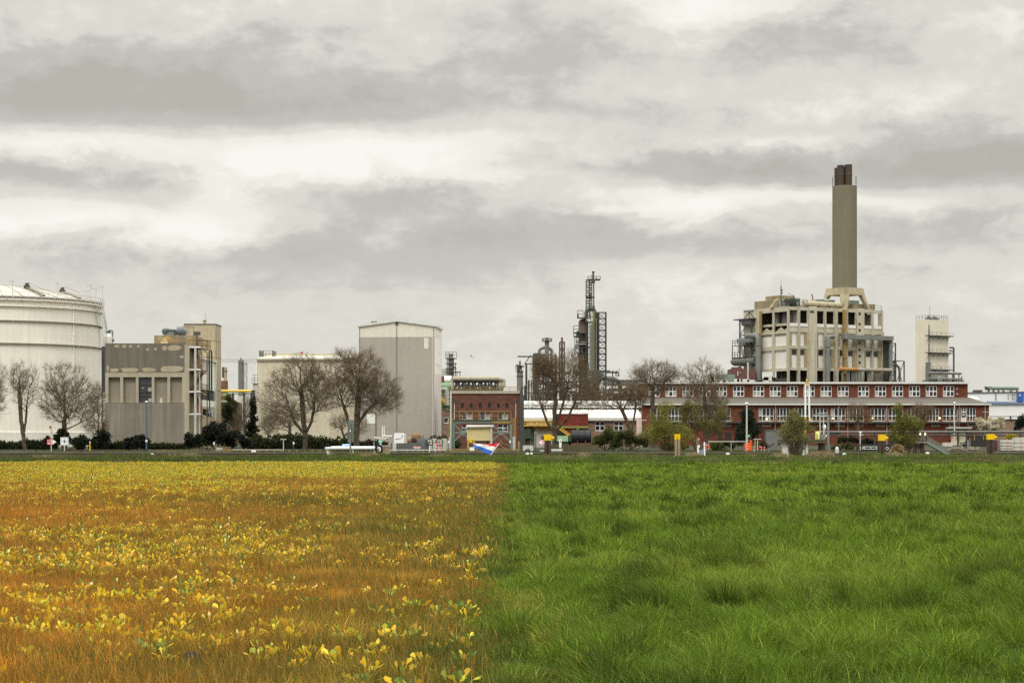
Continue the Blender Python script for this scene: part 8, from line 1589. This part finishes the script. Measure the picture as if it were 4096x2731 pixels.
# --- broad leaved plants
YEL = [(.84,.56,.025), (.82,.64,.07), (.80,.48,.04), (.58,.56,.05), (.40,.46,.07), (.86,.72,.26), (.66,.36,.05), (.16,.24,.05)]
def leaf_geo(n, size, seed, spread, pal, wts, up=(.25, 1.25)):
    """n oval leaves on short stalks around the origin"""
    q_ = np.random.default_rng(seed); V, Fc, CL = [], [], []
    for k in range(n):
        a = q_.random()*6.283; e = q_.uniform(*up); L = size*q_.uniform(.45, 1.35); w_ = L*q_.uniform(.22, .36)
        d = np.array([math.cos(a)*math.cos(e), math.sin(a)*math.cos(e), math.sin(e)]); s = np.array([-math.sin(a), math.cos(a), 0]); nn = np.cross(s, d)
        b0 = np.array([math.cos(a), math.sin(a), 0])*q_.uniform(0, spread)+np.array([0, 0, q_.uniform(.035, .095)]); col_ = np.array(pal[q_.choice(len(pal), p=wts)])*q_.uniform(.75, 1.1)
        o = len(V); prof = ((0, .03), (.25, .55), (.5, .95), (.75, 1.0), (.92, .6), (1.0, .12))
        tw = s*math.cos(q_.normal()*.4)+nn*math.sin(q_.normal()*.4)
        for u, wf in prof:
            c = b0+d*L*(.2+u)+nn*(-.16*L*u*u)+np.array([0, 0, -.12*L*u*u]); cup = nn*w_*.3*wf; wf *= 1+.22*math.sin(13*u+k*2.3); jl, jr = q_.uniform(.72, 1.18), q_.uniform(.72, 1.18); V += [c-tw*w_*wf*jl+cup*(.6+.4*math.sin(9*u+k)), c, c+tw*w_*wf*jr+cup]; CL += [col_*.92, col_*1.06, col_]
        for i_ in range(len(prof)-1):
            k_ = o+i_*3; Fc += [(k_, k_+1, k_+4, k_+3), (k_+1, k_+2, k_+5, k_+4)]
        o = len(V); st = s*.006; V += [b0*np.array([.3, .3, 0]), b0*np.array([.3, .3, 0])+st, b0+d*L*.25+st, b0+d*L*.25]; CL += [col_*.8]*4; Fc.append((o, o+1, o+2, o+3))
    return np.array(V), np.array(Fc), np.array(CL)
def dens(px, py):
    """how thickly the plants stand, read from the photograph's field"""
    st = lambda a, b, v: (lambda t: t*t*(3-2*t))(min(1, max(0, (v-a)/(b-a))))
    d = .035+.95*(1-st(1865, 1925, py))+.30*(1-st(1930, 2000, py))*(1-.6*st(700, 1200, px))
    d += (.10+.36*st(2080, 2180, py)*(1-st(2430, 2520, py)))*(1-st(850, 1450, px))*st(2020, 2110, py)
    d += .20*st(1430, 1600, px)*st(2130, 2220, py)*(1-st(2420, 2520, py))
    d += .22*st(2470, 2540, py)+.14*st(2420, 2520, py)*(1-st(500, 1000, px))
    return d*(1-st(1930, 2010, px))
r7 = random.Random(21); near_, far_ = [], []
for _ in range(150000):
    y = math.sqrt(r7.random()*(118**2-12.2**2)+12.2**2); x = -r7.random()*(.29*y+1)
    px, py = CX+x*F/y, HY+F*EYE/y
    cl = float(fbm(np.array([x]), np.array([y]), 1.7 if y < 45 else 5, 90, 3)[0]); base = dens(min(max(px, 0), 4096), py)
    if r7.random() > base*np.clip((cl-.38)*4.5, 0.04, 1)*.42: continue
    if x > -.25: continue
    (near_ if y < 27 else far_).append((x, y, px, py))
WY = [.34,.24,.12,.10,.06,.07,.04,.03]; WG = [.08,.08,.04,.18,.22,.04,.04,.32]
variants = [leaf_geo(random.Random(k).randint(9, 18), .043, 200+k, .08, YEL, WY if k < 9 else WG) for k in range(13)]
near_.sort(key=lambda q_: q_[1]); far_ += near_[290:]; near_ = near_[:290]
meshes = []
for k, (V, Fc, CL) in enumerate(variants):
    o = np_mesh('leafy_plant', V, Fc, M['leaf'], None, CL); o.data.polygons.foreach_set('use_smooth', [True]*len(Fc)); meshes.append(o)
used = set()
for j, (x, y, px, py) in enumerate(near_):
    grn = px > 1450 and r7.random() < .55 or r7.random() < .06
    k = r7.randrange(9, 13) if grn else r7.randrange(0, 9)
    if k not in used: o = meshes[k]; used.add(k)
    else: o = meshes[k].copy(); col.objects.link(o)
    o.location = (x, y, float(gz(x, y))); o.rotation_euler = (0, 0, r7.random()*6.28); s_ = r7.uniform(.75, 1.5); o.scale = (s_, s_, s_)
    if k < 9: tag(o, 'low clump of broad yellow leaves growing in the rusty grass', 'plant', 'clumps of broad yellow leaves in the rusty grass')
    else: tag(o, 'low clump of broad green leaves growing in the rusty grass', 'plant', 'clumps of broad green leaves in the rusty grass')
for k in range(13):
    if k not in used: bpy.data.objects.remove(meshes[k])
V, Fc, CL, off = [], [], [], 0
lo = [leaf_geo(11, .047, 400+k, .09, YEL, WY, (.2, 1.2)) for k in range(6)]+[leaf_geo(11, .047, 420+k, .09, YEL, WG, (.2, 1.2)) for k in range(2)]
for x, y, px, py in far_:
    v, f, c = lo[r7.randrange(8)]; a = r7.random()*6.28; s_ = r7.uniform(.7, 1.3)*(1.0 if y < 50 else 1.15); ca, sa = math.cos(a)*s_, math.sin(a)*s_
    w_ = np.stack([v[:, 0]*ca-v[:, 1]*sa+x, v[:, 0]*sa+v[:, 1]*ca+y, v[:, 2]*s_+float(gz(x, y))+.03], 1)
    V.append(w_); Fc.append(f+off); off += len(v); CL.append(c*(.95 if y < 60 else np.array([.80, .86, .8])))
o = np_mesh('yellow_leaf_cover', np.concatenate(V), np.concatenate(Fc), M['leaf'], None, np.concatenate(CL)); tag(o, 'yellow and lime broad leaved ground cover spreading to the far edge of the rusty field', 'ground cover', kind='stuff')
# --- small soil mound among the yellow plants
t = T('soil_mound', 'small dark soil mound among yellow leaves near the bottom edge', 'mound', F*EYE/(2655-HY), 765, z=0); m = MB(); m.ball((0, 0, 0), (.09, .11, .10), 12, 8); t.part('mound', m, mat('dark_soil', (.03,.022,.014,1), .95, var=.3, sc_=8))
